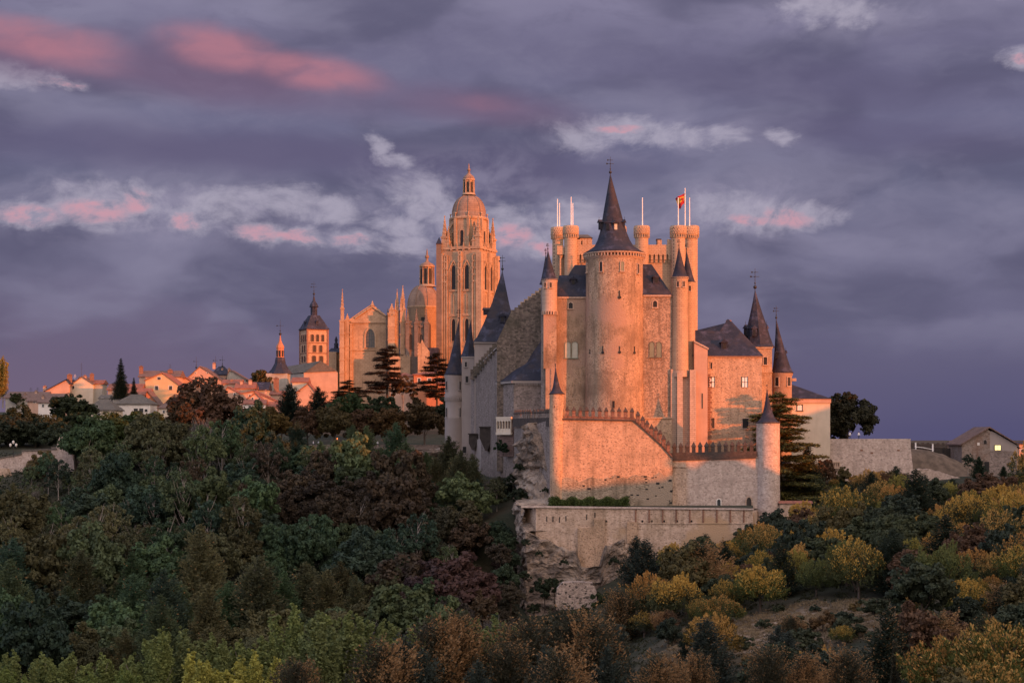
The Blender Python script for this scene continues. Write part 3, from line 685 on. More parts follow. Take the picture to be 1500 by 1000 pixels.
for i in range(5):
    reg('broadleaf', t_broad(10+i, 5.0, 4.4+0.4*(i % 3), 5.8, 125, 84, 0.43, 5+i % 3), M['leaf'], trunk_mesh('trunk', 8.0, 0.26, M['trunk'], 6, i))
for i in range(2):
    reg('airy', t_broad(30+i, 4.2, 5.2, 7.0, 60, 60, 0.34, 7, 0.5), M['leaf'], trunk_mesh('trunk', 11.0, 0.2, M['paletrunk'], 12, 20+i, 0.25, 2.6, 0.7, bare=True))
for i in range(2): reg('bare', t_bare(35+i), M['leaf'], trunk_mesh('trunk', 10.0, 0.16, M['paletrunk'], 14, 25+i, 0.25, 2.4, 1.0, bare=True))
for i in range(3): reg('poplar', t_poplar(40+i, 14+i), M['leafpoplar'], trunk_mesh('trunk', 12, 0.2, M['paletrunk'], 6, i, 0.2, 1.5, 1.2))
for i in range(3): reg('conifer', t_spruce(50+i, 10, 4.0, (0.05, 0.16, 0.02)[i], 0.06, 1.0, 0.35, 0, 0.62, .6), M['leafrust'], trunk_mesh('trunk', 8.5, 0.2, M['trunk'], 0, i))
for i in range(3): reg('rustconifer', t_spruce(60+i, 7.6, 3.7, (0.55, 0.35, 0.75)[i], -0.12, 1.1, 0.8, 0.9, 0.5, .9, 0.02), M['leafrust'], trunk_mesh('trunk', 5.5, 0.2, M['trunk'], 0, i))
for i in range(4): reg('pine', t_pine(70+i, 4.3, 3.3+0.3*(i % 2), 3.7, (0.75, 0.9, 0.5, 0.7)[i]), M['leafwarmlit'], trunk_mesh('trunk', 5.5, 0.22, M['trunk'], 5, i, 0.2, 2.0, 0.6))
for i in range(2): reg('cypress', t_spruce(80+i, 12, 1.25, 0.05, -0.1, 1.4, 0.9), M['leafrust'], trunk_mesh('trunk', 10, 0.15, M['trunk'], 0, i))
reg('darkspruce', t_spruce(85, 22, 5.0, 0.06, 0.18, 1.5, 0.15), M['leafrust'], trunk_mesh('trunk', 20, 0.35, M['trunk'], 0, 3))
for i in range(2):
    cr = t_cedar(90+i, 20, 9.5, 0.2, 1, 34+5*i, 0.05, .1, .6); reg('cedar', cr, M['leafrust'], trunk_mesh('trunk', 18.5, 0.4, M['trunk'], 0, i, br=cr.br))
cr = t_cedar(95, 30, 14.5, 0.05, 1, 66, 0.30, 0.06, 0.5); reg('bigcedar', cr, M['leafwarmlit'], trunk_mesh('trunk', 28, 0.55, M['trunk'], 0, i, br=cr.br))
for i in range(2): reg('shrub', t_broad(110+i, 2.0, 1.5, 1.3, 34, 60, 0.26, 4), M['leaf'], trunk_mesh('trunk', 1.6, 0.08, M['trunk'], 4, i, 0.1, 0.9, 0.6))
NAMEK = {'bare': 'bare_tree', 'broadleaf': 'broadleaf_tree', 'airy': 'slender_tree', 'poplar': 'poplar_tree', 'conifer': 'conifer_tree', 'rustconifer': 'cypress_tree', 'pine': 'pine_tree', 'cypress': 'cypress_tree',
         'darkspruce': 'spruce_tree', 'cedar': 'cedar_tree', 'bigcedar': 'cedar_tree', 'shrub': 'shrub'}
TREES = []
def tree(kind, x, y, s=1.0, color=(0.04, 0.05, 0.025), label=None, group=None, z=None, sz=1.0, rz=None, cat='tree', var=None, seed=None, wx=1.0):
    if kind == 'poplar': wx *= 1.35
    rnd = random.Random(seed if seed is not None else int(x*31+y*17)); L = KIND[kind]; cm, tm = L[(var if var is not None else rnd.randrange(len(L))) % len(L)]
    nm = NAMEK[kind]
    r = thing(nm, label or '', cat, (x, y, gzs(x, y)-0.2 if z is None else z), group)
    r.rotation_euler = (0, 0, rnd.random()*6.28 if rz is None else rz)
    for me_, n_ in ((tm, 'stem' if kind == 'shrub' else 'trunk'), (cm, 'crown')):
        o = bpy.data.objects.new(n_, me_); COL.objects.link(o); o.parent = r; o.scale = (s*wx, s*wx, s*sz); o.color = tuple(color)+(1,)
    r['_c'] = 1; del r['_c']
    TREES.append((r, kind, x, y, color)); return r
# ------------------------------------------------------------ castle
castle = thing('castle', 'large stone castle with slate spires, round front tower and turreted keep on the crag', 'castle', (24, 420, -6))
FLARE = [(0, 1.0), (.03, .86), (.09, .63), (.17, .52), (.27, .43), (.40, .35), (.60, .24), (.80, .125), (1, .012)]
CONE = [(0, 1.0), (.04, .88), (.12, .76), (.25, .62), (.5, .40), (.75, .20), (1, .02)]
NEEDLE = [(0, 1.0), (.05, .80), (.15, .52), (.3, .34), (.5, .22), (.75, .11), (1, .012)]
def cone(par, xc, ye, ya, rp, Y, prof=CONE, n=20, lean=0.0, mat='slate', finial=0, name='roof'):
    S = Y/F; z0, z1 = PZ(ye, Y), PZ(ya, Y); r = rp*S
    mb = MB(); mb.lathe(PX(xc, Y), Y, [(r*0.96, z0-0.12)]+[(max(0.03, r*q), z0+(z1-z0)*t) for t, q in prof], n, (lean*S, 0), smooth=n > 16)
    o = mb.build(name, M[mat], par)
    if finial: vane(par, PX(xc+lean, Y), Y, z1, finial*S, S)
    return o
def vane(par, x, y, z, h, S=0.16, arms=2):
    mb = MB(); mb.tube((x, y, z-0.6), (x, y, z+h), 0.10, 0.045, 5); mb.ball((x, y, z+h*0.14), max(0.18, h*0.085)); mb.ball((x, y, z+h*0.32), max(0.10, h*0.04))
    for k in range(arms):
        zz = z+h*(0.62+0.2*k); L = h*(0.20-0.05*k)
        mb.box(x-L, x+L, y-0.04, y+0.04, zz-0.05, zz+0.05); mb.box(x-L*1.15, x-L*0.75, y-0.04, y+0.04, zz-0.18, zz+0.2)
        mb.box(x-0.04, x+0.04, y-L, y+L, zz-0.05, zz+0.05)
    return mb.build('weather_vane', M['iron'], par)
def wpx(par, x, yb, w, h, Y, kind='round', pane='dark', frame='smooth', bars=(0, 0), th=0.0, fw=0.18, sill=True, yy=None, bar='white', proud=0.14, name='window', label=None):
    """window by sight line: x centre, yb foot, w/h in px"""
    S = Y/F; mb = MB(); win_into(mb, (PX(x, Y), Y if yy is None else yy, PZ(yb, Y)), w*S, h*S, th, kind, fw, proud, bars, sill, (0, 1, 2))
    return mb.build(name, [M[frame], M[pane], M[bar]], par, label)
def wcyl(par, xc, r, x, yb, w, h, Y, **k):
    """window on a round wall of radius r px about xc"""
    S = Y/F; sn = max(-.97, min(.97, (x-xc)/r)); th = math.asin(sn)
    mb = MB(); kind = k.get('kind', 'round')
    win_into(mb, (PX(xc, Y)+r*S*sn, Y-r*S*math.cos(th), PZ(yb, Y)), w*S, h*S, th, kind, k.get('fw', .15), k.get('proud', .12), (0, 0), k.get('sill', True), (0, 1, 0))
    return mb.build(k.get('name', 'window'), [M[k.get('frame', 'smooth')], M[k.get('pane', 'dark')]], par)
def dormer(par, x, yb, w, h, Y, th=0.0, deep=2.5, pane='dark', hood=True):
    S = Y/F; W_, H_ = w*S, h*S; mb = MB(); mb.X = Matrix.Translation(Vector((PX(x, Y), Y, PZ(yb, Y)))) @ Matrix.Rotation(th, 4, 'Z')
    mb.box(-W_/2, W_/2, 0, deep, 0, H_)
    mb.prism([(-W_*.72, H_), (W_*.72, H_), (W_*.3, H_*1.28), (0, H_*1.5), (-W_*.3, H_*1.28)], -0.25, deep)
    mb.tube((0, 0, H_*1.4), (0, 0, H_*2.0), 0.06, 0.03, 4)
    mb.mi = 1; mb.box(-W_*.28, W_*.28, -0.05, 0.1, H_*.12, H_*.85)
    return mb.build('dormer', [M['slate'], M[pane]], par)
def corbel_ring(mb, cx, cy, r, z0, z1, n, w=0.28, out=0.35, a0=None, a1=None):
    for i in range(n):
        a = 2*math.pi*i/n if a0 is None else a0+(a1-a0)*i/(n-1)
        old = mb.X; mb.X = Matrix.Translation((cx, cy, 0)) @ Matrix.Rotation(a, 4, 'Z'); mb.box(r-0.1, r+out, -w/2, w/2, z0, z1); mb.X = old

# --- round front tower
YT = 414.0; S = YT/F; tr = 42.2*S; tx = PX(900, YT)
mb = MB(); mb.lathe(tx, YT, [(tr*1.03, -8), (tr*1.02, PZ(600, YT)), (tr*1.0, PZ(540, YT)), (tr*0.985, PZ(376, YT))], 56)
rt = mb.build('round_tower', M['rubble'], castle)
mb = MB(); zt = PZ(376, YT)
mb.lathe(tx, YT, [(tr*1.0, zt-0.9), (tr*1.01, zt-0.62), (tr*1.035, zt-0.55), (tr*1.035, zt-0.35)], 56); corbel_ring(mb, tx, YT, tr*0.99, zt-0.36, zt+0.25, 58, 0.3, 0.62)
mb.lathe(tx, YT, [(tr*0.99, zt+0.22), (tr*1.09, zt+0.26), (tr*1.09, zt+0.62)], 56)
mb.build('eaves_cornice', M['smooth'], rt)
cone(rt, 900, 371.5, 256, 45.6, YT, FLARE, 32, -6, finial=26)
for (x, yb, w) in ((878.5, 401, 4.5), (909, 401, 5), (933, 403, 3.5)): wcyl(rt, 900, 42.4, x, yb, w, 14, YT, pane='dark' if x != 909 else 'shutter')
wcyl(rt, 900, 42.4, 858.5, 400, 2.5, 13, YT)
def loop(par, x, y, sc=1.0):
    sn = (x-900)/42.4; th = math.asin(sn); S = YT/F; mb = MB(); c = Vector((tx+tr*sn, YT-tr*math.cos(th), PZ(y, YT)))
    mb.X = Matrix.Translation(c) @ Matrix.Rotation(th, 4, 'Z')
    mb.box(-0.11*sc, 0.11*sc, -0.12, 0.1, 0.2, 1.5*sc); n = 10
    mb.prism([(0.36*sc*math.cos(6.283*i/n), 0.36*sc*math.sin(6.283*i/n)) for i in range(n)], -0.13, 0.1)
    mb.build('arrow_loop', M['dark'], par)
loop(rt, 905, 439, 1.1)
for x in (881, 905, 927): loop(rt, x, 518)
loop(rt, 863, 518, 0.6)
wcyl(rt, 900, 43, 896, 598, 3.6, 10, YT, kind='flat', frame='rubble', sill=False, name='doorway')
for (x, yb, th_) in ((882.5, 339, -0.35), (902, 339.5, 0.25), (914, 337, 1.15), (875.5, 337, -1.25)):
    cx0 = tx-4.0*S; rr = 17.5*S
    mb = MB(); mb.X = Matrix.Translation((cx0+rr*math.sin(th_), YT-rr*math.cos(th_), PZ(yb, YT))) @ Matrix.Rotation(th_, 4, 'Z')
    mb.box(-0.55, 0.55, -0.35, 1.8, 0, 1.75); mb.prism([(-0.95, 1.7), (0.95, 1.7), (0.35, 2.1), (0, 2.4), (-0.35, 2.1)], -0.6, 1.8); mb.tube((0, -.4, 2.3), (0, -.4, 3.1), 0.06, 0.03, 4)
    mb.mi = 1; mb.box(-0.36, 0.36, -0.40, -0.3, 0.15, 1.5); mb.build('dormer', [M['slate'], M['shutterlight' if yb == 339.5 else 'dark']], rt)

# --- flanking ranges either side of it
YF = 414.6
mb = MB(); mb.box(PX(812, YF), PX(862, YF), YF, YF+14, -8, PZ(437, YF)); lw = mb.build('left_range', M['rubble'], castle)
mb = MB(); mb.box(PX(811, YF), PX(860, YF), YF-0.35, YF+0.3, PZ(437, YF), PZ(434.5, YF)); mb.build('eaves_cornice', M['smooth'], lw)
YR = 412.6
mb = MB(); mb.box(PX(940, YR), PX(984, YR), YR, YR+16, -8, PZ(434, YR)); rw = mb.build('right_range', M['rubble2'], castle)
mb = MB(); mb.box(PX(942, YR), PX(983, YR), YR-0.35, YR+0.3, PZ(434.5, YR), PZ(432, YR)); mb.build('eaves_cornice', M['smooth'], rw)
# steep slate roofs: ridge runs back from the tower, hip falls outward
def hiproof(par, x0, x1, xr0, xr1, ye, yr, Y, depth, front=6.0):
    z0, z1 = PZ(ye, Y), PZ(yr, Y); a, b, c, d = PX(x0, Y), PX(x1, Y), PX(xr0, Y), PX(xr1, Y)
    mb = MB(); vs = [(a, Y-.4, z0), (b, Y-.4, z0), (b, Y+depth, z0), (a, Y+depth, z0), (c, Y+front, z1), (d, Y+front, z1), (d, Y+depth-front*.5, z1), (c, Y+depth-front*.5, z1)]
    mb.add(vs, [(0, 1, 5, 4), (1, 2, 6, 5), (2, 3, 7, 6), (3, 0, 4, 7), (4, 5, 6, 7), (3, 2, 1, 0)]); return mb.build('roof', M['slate'], par)
hiproof(lw, 813, 866, 843, 866, 434.5, 385, YF, 15, 5)
hiproof(lw, 812, 838, 820, 836, 434, 401, YF-0.1, 9, 4)
dormer(lw, 840, 417, 8, 8, YF+1.6, 0)
hiproof(rw, 934, 984.5, 934, 957, 432, 384, YR, 15, 5)
dormer(rw, 961, 415, 8.5, 9, YR+1.4, 0)
wpx(lw, 836, 452, 6, 9, YF); wpx(rw, 959.5, 450, 6, 9.5, YR)
for x in (831.5, 842): wpx(lw, x, 524, 8, 23, YF, pane='shutterlight', frame='shutter', fw=.1)
for x in (955, 965.3): wpx(rw, x, 523, 7, 22, YR, pane='shutter', frame='old_stone', fw=.12)
for k in range(16):
    pass
mb = MB(); mb.box(PX(944, YR), PX(983, YR), YR-1.6, YR, -6, PZ(613, YR)); mb.box(PX(943, YR), PX(984, YR), YR-1.9, YR, PZ(613, YR), PZ(611, YR)); mb.build('batter_wall', M['curtain'], rw)

# --- left corner turret
YL = 413.4; S = YL/F
mb = MB(); mb.lathe(PX(805, YL), YL, [(11.0*S, PZ(457, YL)), (11.2*S, PZ(414, YL)), (12*S, PZ(411, YL)), (12*S, PZ(409, YL))], 28)
corbel_ring(mb, PX(805, YL), YL, 9.5*S, PZ(461, YL), PZ(456, YL), 18, .3, .4)
lt = mb.build('corner_turret', M['smooth'], castle)
mb = MB(); mb.box(PX(796, YL), PX(815, YL), YL-1.3, YL+6, PZ(540, YL), PZ(457, YL)); mb.box(PX(799, YL), PX(813, YL), YL-1.7, YL+6, -8, PZ(540, YL)); mb.build('buttress', M['brick'] if 0 else M['rubble'], lt)
mb = MB(); mb.lathe(PX(798.5, YL), YL+1.2, [(6*S, -8), (6*S, PZ(420, YL))], 16); mb.lathe(PX(806.5, YL), YL-1.5, [(1.8*S, -8), (1.8*S, PZ(540, YL))], 8); mb.build('stair_shaft', M['shade_stone'], lt)
cone(lt, 805, 410, 366, 12.6, YL, CONE, 18, -2.5, finial=10)
cone(lt, 799, 416, 372, 9, YL+5, CONE, 16, 0.5, finial=8)
for x in (798.5, 806.5): wcyl(lt, 805, 11.3, x, 422, 2.6, 7.5, YL, fw=.1)
# --- right corner turrets
YQ = 413.2; S = YQ/F
mb = MB(); mb.lathe(PX(996, YQ), YQ, [(12.6*S, PZ(545, YQ)), (12.0*S, PZ(480, YQ)), (11.8*S, PZ(410, YQ)), (13*S, PZ(408, YQ)), (13*S, PZ(406, YQ))], 30)
qt = mb.build('corner_turret', M['keepstone'], castle)
cone(qt, 996, 407.5, 361, 13.4, YQ, CONE, 18, -1.5, finial=11)
for x in (992, 1000.5): wcyl(qt, 996, 12, x, 421, 3, 8, YQ, fw=.1)
mb = MB(); mb.lathe(PX(1009, YQ+3), YQ+3, [(9.5*S, PZ(560, YQ)), (9.2*S, PZ(415, YQ)), (10.3*S, PZ(412, YQ))], 24); q2 = mb.build('stair_turret', M['keepstone'], castle)
cone(q2, 1008.5, 413, 366, 10.6, YQ+3, CONE, 18, -3.0, finial=10); wcyl(q2, 1009, 9.2, 1009.5, 427, 3, 8, YQ+3, fw=.1)
mb = MB()
mb.box(PX(982, YQ), PX(990.5, YQ), YQ-1.2, YQ+8, -8, PZ(541, YQ)); mb.box(PX(990.5, YQ), PX(999, YQ), YQ-2.3, YQ+6, -8, PZ(546, YQ), 0.05, 0.1)
mb.box(PX(999, YQ), PX(1009, YQ), YQ-0.6, YQ+6, -8, PZ(541, YQ)); mb.box(PX(1009, YQ), PX(1018.5, YQ), YQ-2.2, YQ+6, -8, PZ(542, YQ), 0.05, 0.1)
mb.lathe(PX(996, YQ), YQ, [(12.8*S, PZ(552, YQ)), (12.9*S, PZ(543, YQ))], 24)
mb.build('buttress', M['smooth'], castle, 'clustered pale buttresses below the right corner turrets')

# --- keep with its ring of crowned turrets
YK = 437.0; S = YK/F
mb = MB(); mb.box(PX(818, YK), PX(1014, YK), YK, YK+19, -6, PZ(363, YK)); kp = mb.build('keep', M['keepstone'], castle)
mb = MB(); mb.box(PX(838, YK), PX(1000, YK), YK-0.75, YK-0.3, PZ(372, YK), PZ(359, YK))
for x0, x1 in ((838, 872), (946, 984)):
    n = int((x1-x0)/6.4)
    for i in range(n+1):
        xx = PX(x0+2.5+i*6.4, YK); mb.box(xx-.32, xx+.32, YK-0.75, YK, PZ(381, YK), PZ(375, YK)); mb.box(xx-.32, xx+.32, YK-0.45, YK, PZ(385, YK), PZ(381, YK)); mb.prism([(xx-.55, PZ(372, YK)), (xx+.55, PZ(372, YK)), (xx+.32, PZ(375.3, YK)), (xx-.32, PZ(375.3, YK))], YK-0.75, YK)
for xa in (848, 856, 864, 946, 966, 980): mb.box(PX(xa-3, YK), PX(xa+3.2, YK), YK-0.75, YK-0.2, PZ(359, YK), PZ(351 if xa != 966 else 352, YK))
mb.build('battlement', M['keepstone'], kp)
mb = MB(); mb.box(PX(850, YK), PX(867, YK), YK+1.5, YK+7, PZ(363, YK), PZ(348, YK)); mb.mi = 1
mb.add([(PX(846, YK), YK+1, PZ(347.5, YK)), (PX(868.5, YK), YK+1, PZ(347.5, YK)), (PX(868.5, YK), YK+8, PZ(347.5, YK)), (PX(846, YK), YK+8, PZ(347.5, YK)), (PX(848, YK), YK+4, PZ(341, YK)), (PX(862, YK), YK+4, PZ(341, YK))], [(0, 1, 5, 4), (1, 2, 5), (2, 3, 4, 5), (3, 0, 4), (3, 2, 1, 0)])
mb.mi = 2; mb.box(PX(852.5, YK), PX(858.5, YK), YK+1.2, YK+1.6, PZ(358.5, YK), PZ(352, YK)); mb.build('guard_house', [M['keepstone'], M['tilegrey'], M['dark']], kp)
mb = MB(); mb.box(PX(963.5, YK), PX(969.5, YK), YK+3, YK+4.5, PZ(363, YK), PZ(349.5, YK)); mb.box(PX(962.8, YK), PX(970.2, YK), YK+2.8, YK+4.7, PZ(349.5, YK), PZ(347.8, YK)); mb.build('chimney', M['brick'], kp)
POLES = []
for (x, r, yt, Y, lab) in ((836, 9.6, 331, YK-1.0, 0), (817, 8.0, 333, YK+7, 0), (940, 9.6, 331, YK-1.0, 0), (993.5, 10.2, 331, YK-1.0, 0), (1010.5, 8.8, 332.5, YK+6.5, 0), (906, 9.6, 331, YK+19, 0), (1013, 9, 331, YK+19, 0)):
    S = Y/F; cx = PX(x, Y); mb = MB(); z1 = PZ(yt, Y); zc = PZ(yt+13, Y)
    mb.lathe(cx, Y, [(r*S, -4 if Y < YK+15 else 20), (r*S, zc+.2)], 26); t = mb.build('keep_turret', M['keepstone'], castle)
    mb = MB(); rr = (r+2.2)*S; mb.lathe(cx, Y, [(r*S+.1, zc-.1), (rr, zc+.15), (rr*.97, z1-.25), (rr*.90, z1)], 26); corbel_ring(mb, cx, Y, r*S, zc-.75, zc, 20, .22, .38)
    mb.lathe(cx, Y, [(r*S+.1, zc-.9), (r*S+.12, zc-.8), (r*S+.05, zc-.7)], 26)
    for j in range(4):
        for i in range(22):
            a = 6.283*(i+0.5*(j % 2))/22; zz = zc+.35+(z1-zc-.55)*j/4; h_ = (z1-zc)*.24
            mb.X = Matrix.Translation((cx, Y, 0)) @ Matrix.Rotation(a, 4, 'Z')
            mb.add([(rr*.96, -.2, zz), (rr*.96, .2, zz), (rr*.96, 0, zz+h_), (rr*.96, 0, zz-h_*.5), (rr*.96+.16, 0, zz-.02)], [(0, 4, 2), (4, 1, 2), (0, 3, 4), (3, 1, 4)]); mb.X = None
    mb.build('crown', M['keepstone'], t)
mb = MB(); Y = YK-1.4; mb.box(PX(816, Y), PX(826, Y), Y, Y+1.5, PZ(373, Y), PZ(360, Y)); mb.lathe(PX(821, Y), Y+.4, [(.15, PZ(381, Y)), (.75, PZ(374, Y))], 10); mb.box(PX(820, Y), PX(822, Y), Y, Y+1, 20, PZ(378, Y)); mb.build('bartizan', M['keepstone'], kp)
for (x, yt, Y) in ((816.5, 293, YK+7), (819.5, 299, YK+9), (836.5, 290, YK-1), (839, 299, YK+19), (941, 291, YK-1), (993.5, 291, YK-1), (1003.5, 277, YK+6), (1010, 291, YK+7)):
    z0 = PZ(334, Y); z1 = PZ(yt, Y); b = thing('flagpole', {816.5: 'bare white flagpole on the far left turret of the keep', 819.5: 'thin shorter white flagpole just right of the leftmost pole on the keep', 836.5: 'bare white flagpole on the crowned turret left of the round tower', 839: 'thin shorter white pole close behind the turret left of the main spire',
        941: 'single white flagpole on the crowned turret right of the main spire', 993.5: 'bare white pole left of the flag pole, on the right keep turret', 1003.5: 'tallest white flagpole flying a red and yellow flag on the keep', 1010: 'bare white pole at the far right of the keep, right of the flag'}[x], 'flagpole', (PX(x, Y), Y, z0), 'flagpoles on the keep turrets')
    mb = MB(); mb.tube((PX(x, Y), Y, z0), (PX(x, Y), Y, z1), 0.15, 0.10, 8); mb.build('pole', M['white'], b)
    mb = MB(); mb.ball((PX(x, Y), Y, z1+.1), 0.16, 8, 5); mb.build('pole_cap', M['white'], b)
Y = YK+6; mb = MB(); nu, nv = 12, 9; vs = []
for j in range(nv+1):
    for i in range(nu+1):
        u, v = i/nu, j/nv; x = 1003.2-14.5*u*(1-.30*v)+1.2*math.sin(u*7+v*2)*u; y = 283+15*v+u*7.0+(u**2)*(1-v)*1.0-v*u*6*(1-u)
        if v > .5: y += (v-.5)*10*math.exp(-((u-.62)/.25)**2)
        vs.append((PX(x, Y), Y+0.5*math.sin(u*8+v*1.5)*u, PZ(y, Y)))
for j in range(nv):
    for i in range(nu):
        mb.mi = 1 if 2 <= j < 6 else 0; mb.f.append([j*(nu+1)+i, j*(nu+1)+i+1, (j+1)*(nu+1)+i+1, (j+1)*(nu+1)+i]); mb.m.append(mb.mi); mb.sm.append(True)
mb.v = [tuple(v) for v in vs]
# coat of arms: a small red shield near the hoist on the yellow band
mb.mi = 0; mb.smooth = False; cx, cz = PX(999.2, Y), PZ(292.3, Y)
mb.prism([(cx-.32, cz+.35), (cx-.32, cz-.2), (cx, cz-.5), (cx+.32, cz-.2), (cx+.32, cz+.35)], Y-0.75, Y-0.62)
tag(mb.build('flag', [M['redpaint'], M['yellow']]), 'red and yellow striped flag drooping from the tall pole on the keep', 'flag')

# --- right-hand wing
YW = 415.0
mb = MB(); mb.box(PX(1037, YW), PX(1116, YW), YW, YW+16, -8, PZ(521, YW)); rg = mb.build('right_wing', M['curtain'], castle)
mb = MB()
for i in range(34):
    z = -5+i*0.6; mb.box(PX(1037, YW)-.1, PX(1037, YW)+(.62 if i % 2 else .95), YW-0.05, YW+0.5, z, z+.52)
mb.build('quoins', M['brick'], rg)
mb = MB(); Y = YW-2.5; mb.plan([(PX(1017, Y), Y), (PX(1036.5, Y), Y), (PX(1036.5, Y), YW+8), (PX(1017, Y), YW+8)], -8, [PZ(501, Y), PZ(511, Y), PZ(511, Y), PZ(501, Y)]); mb.build('rendered_bay', M['wall_pink'], castle, 'smooth pink bay with a sloping top')
mb = MB(); mb.plan([(PX(1016.5, Y), Y-.3), (PX(1038, Y), Y-.3), (PX(1038, Y), YW+8), (PX(1016.5, Y), YW+8)], [PZ(501, Y)]+[PZ(512, Y)]*2+[PZ(501, Y)], [PZ(498.5, Y), PZ(509.5, Y), PZ(509.5, Y), PZ(498.5, Y)]); mb.build('coping', M['smooth'], rg)
z0 = PZ(521.5, YW)
mb = MB(); a, b = PX(1034, YW), PX(1118, YW)
mb.add([(PX(1014, YW), YW-.6, z0), (b, YW-.6, z0), (b, YW+17, z0), (PX(1014, YW), YW+17, z0), (PX(1014, YW+6), YW+6, PZ(485, YW+6)), (PX(1054, YW+6), YW+6, PZ(485, YW+6)), (PX(1066, YW+8), YW+8, PZ(467, YW+8)), (PX(1072, YW+10), YW+10, PZ(470, YW+8)), (PX(1014, YW), YW+11, PZ(485, YW+6))],
       [(0, 1, 6, 5, 4), (1, 2, 7, 6), (2, 3, 8, 7), (3, 0, 4, 8), (4, 5, 6, 7, 8), (3, 2, 1, 0)])
mb.build('roof', M['slate'], rg)
mb = MB(); mb.box(PX(1035, YW), PX(1117, YW), YW-.35, YW, PZ(523, YW), PZ(520.5, YW)); mb.build('eaves_cornice', M['smooth'], rg)
mb = MB(); mb.box(PX(1064, YW+9), PX(1071, YW+9), YW+8.6, YW+10, PZ(480, YW), PZ(465, YW)); mb.build('chimney', M['brick'], rg)
dormer(rg, 1061, 511.5, 9, 10, YW+1.2)
for x in (1042.5, 1091): wpx(rg, x, 567, 8, 15, YW, 'flat', 'white', 'iron', (1, 1), fw=.12, bar='iron', sill=False)
wpx(rg, 1044, 627, 5, 15, YW, 'flat', 'wood', 'smooth', fw=.12); wpx(rg, 1092, 627, 9, 14, YW, 'flat', 'dark', 'smooth', fw=.12)
wpx(rg, 1042, 540, 2.5, 9, YW, 'flat', 'dark', 'smooth', fw=.08, sill=False); wpx(rg, 1029, 598, 1.2, 22, YW-2.5, 'flat', 'dark', 'smooth', fw=.05, sill=False)
Y = YW+8; S = Y/F
mb = MB(); mb.box(PX(1092, Y), PX(1131, Y), Y, Y+7, -6, PZ(508, Y)); mb.box(PX(1091, Y), PX(1132, Y), Y-.3, Y+7.3, PZ(510.5, Y), PZ(508, Y)); mb.box(PX(1112, Y), PX(1131.5, Y), Y-.2, Y, PZ(546, Y), PZ(544, Y))
st = mb.build('square_tower', M['curtain'], castle)
cone(st, 1111, 508.5, 425, 24.5, Y+3.5, [(0, 1), (.05, .88), (.2, .72), (.36, .60), (.6, .36), (.8, .18), (1, .015)], 8, -5, finial=32)
for x, t in ((1105, -.1), (1123, .9), (1092, -.9)): dormer(st, x, 492, 7, 11, Y+.2 if abs(t) < .5 else Y+2.5, t, 2)
wpx(st, 1121, 534, 5, 11, Y, 'flat', frame='smooth')
Y = YW+13; S = Y/F
mb = MB(); mb.lathe(PX(1145.5, Y), Y, [(14.2*S, -6), (14.2*S, PZ(552, Y)), (15.6*S, PZ(549, Y)), (16*S, PZ(546, Y))], 30); r2 = mb.build('round_turret', M['rubble'], castle)
cone(r2, 1146, 546, 468, 16.6, Y, CONE, 24, -9, finial=20)
for x in (1136.5, 1153.5): wcyl(r2, 1145.5, 14.4, x, 565.5, 5.5, 12.5, Y, kind='flat')
mb = MB(); mb.box(PX(1160, Y), PX(1166, Y), Y-.5, Y+2, PZ(558, Y), PZ(554, Y)); mb.build('gutter_spout', M['smooth'], r2)
for x, t in ((1138, -.3), (1151, 1.0)): dormer(r2, x, 525, 5, 8, Y-1.4 if t < 0 else Y, t, 2)
Y = 430.0
mb = MB(); mb.box(PX(1158, Y), PX(1216, Y), Y, Y+12, -12, PZ(584, Y)); lo = mb.build('low_wing', M['wall_cream'], castle)
mb = MB(); mb.add([(PX(1155, Y), Y-.6, PZ(583.5, Y)), (PX(1218, Y), Y-.6, PZ(584, Y)), (PX(1218, Y), Y+12, PZ(584, Y)), (PX(1155, Y), Y+12, PZ(583.5, Y)), (PX(1155, Y), Y+5, PZ(560, Y)), (PX(1166, Y), Y+5, PZ(562.5, Y))], [(0, 1, 5, 4), (1, 2, 5), (2, 3, 4, 5), (3, 0, 4), (3, 2, 1, 0)]); mb.build('roof', M['slate'], lo)
mb = MB(); mb.box(PX(1158, Y), PX(1217, Y), Y-.35, Y, PZ(590, Y), PZ(584.2, Y)); mb.build('frieze', M['wall_pink'], lo)
wpx(lo, 1171.5, 601, 7, 8, Y, 'flat', 'white', 'wood', (1, 0), fw=.15)

# --- shaded north side: crow-stepped hall, annexe, roofs
Y = 426.0
mb = MB(); pts = [(794, 560), (794, 425)]
x, y = 790, 425
for k in range(9): pts += [(x, y), (x, y+3.6)]; x -= 5.2; y += 3.6
pts += [(742, 470), (728, 500), (728, 690), (794, 690)]
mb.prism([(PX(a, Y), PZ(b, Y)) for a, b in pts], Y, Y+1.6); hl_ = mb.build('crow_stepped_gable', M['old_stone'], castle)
mb = MB(); Y2 = 438.0; x, y = 800, 414; pts = [(806, 480), (806, 410)]
for k in range(8): pts += [(x, y), (x, y+4.0)]; x -= 5.4; y += 4.0
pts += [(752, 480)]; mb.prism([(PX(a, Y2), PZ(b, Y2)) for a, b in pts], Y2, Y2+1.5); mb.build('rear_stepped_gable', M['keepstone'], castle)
mb = MB(); mb.plan([(PX(794, 427), 427), (PX(794, 440), 440), (PX(712, 452), 452), (PX(726, 436), 436)], -8, [PZ(470, 427), PZ(470, 440), PZ(525, 452), PZ(516, 436)]); mb.build('hall', M['old_stone'], castle)
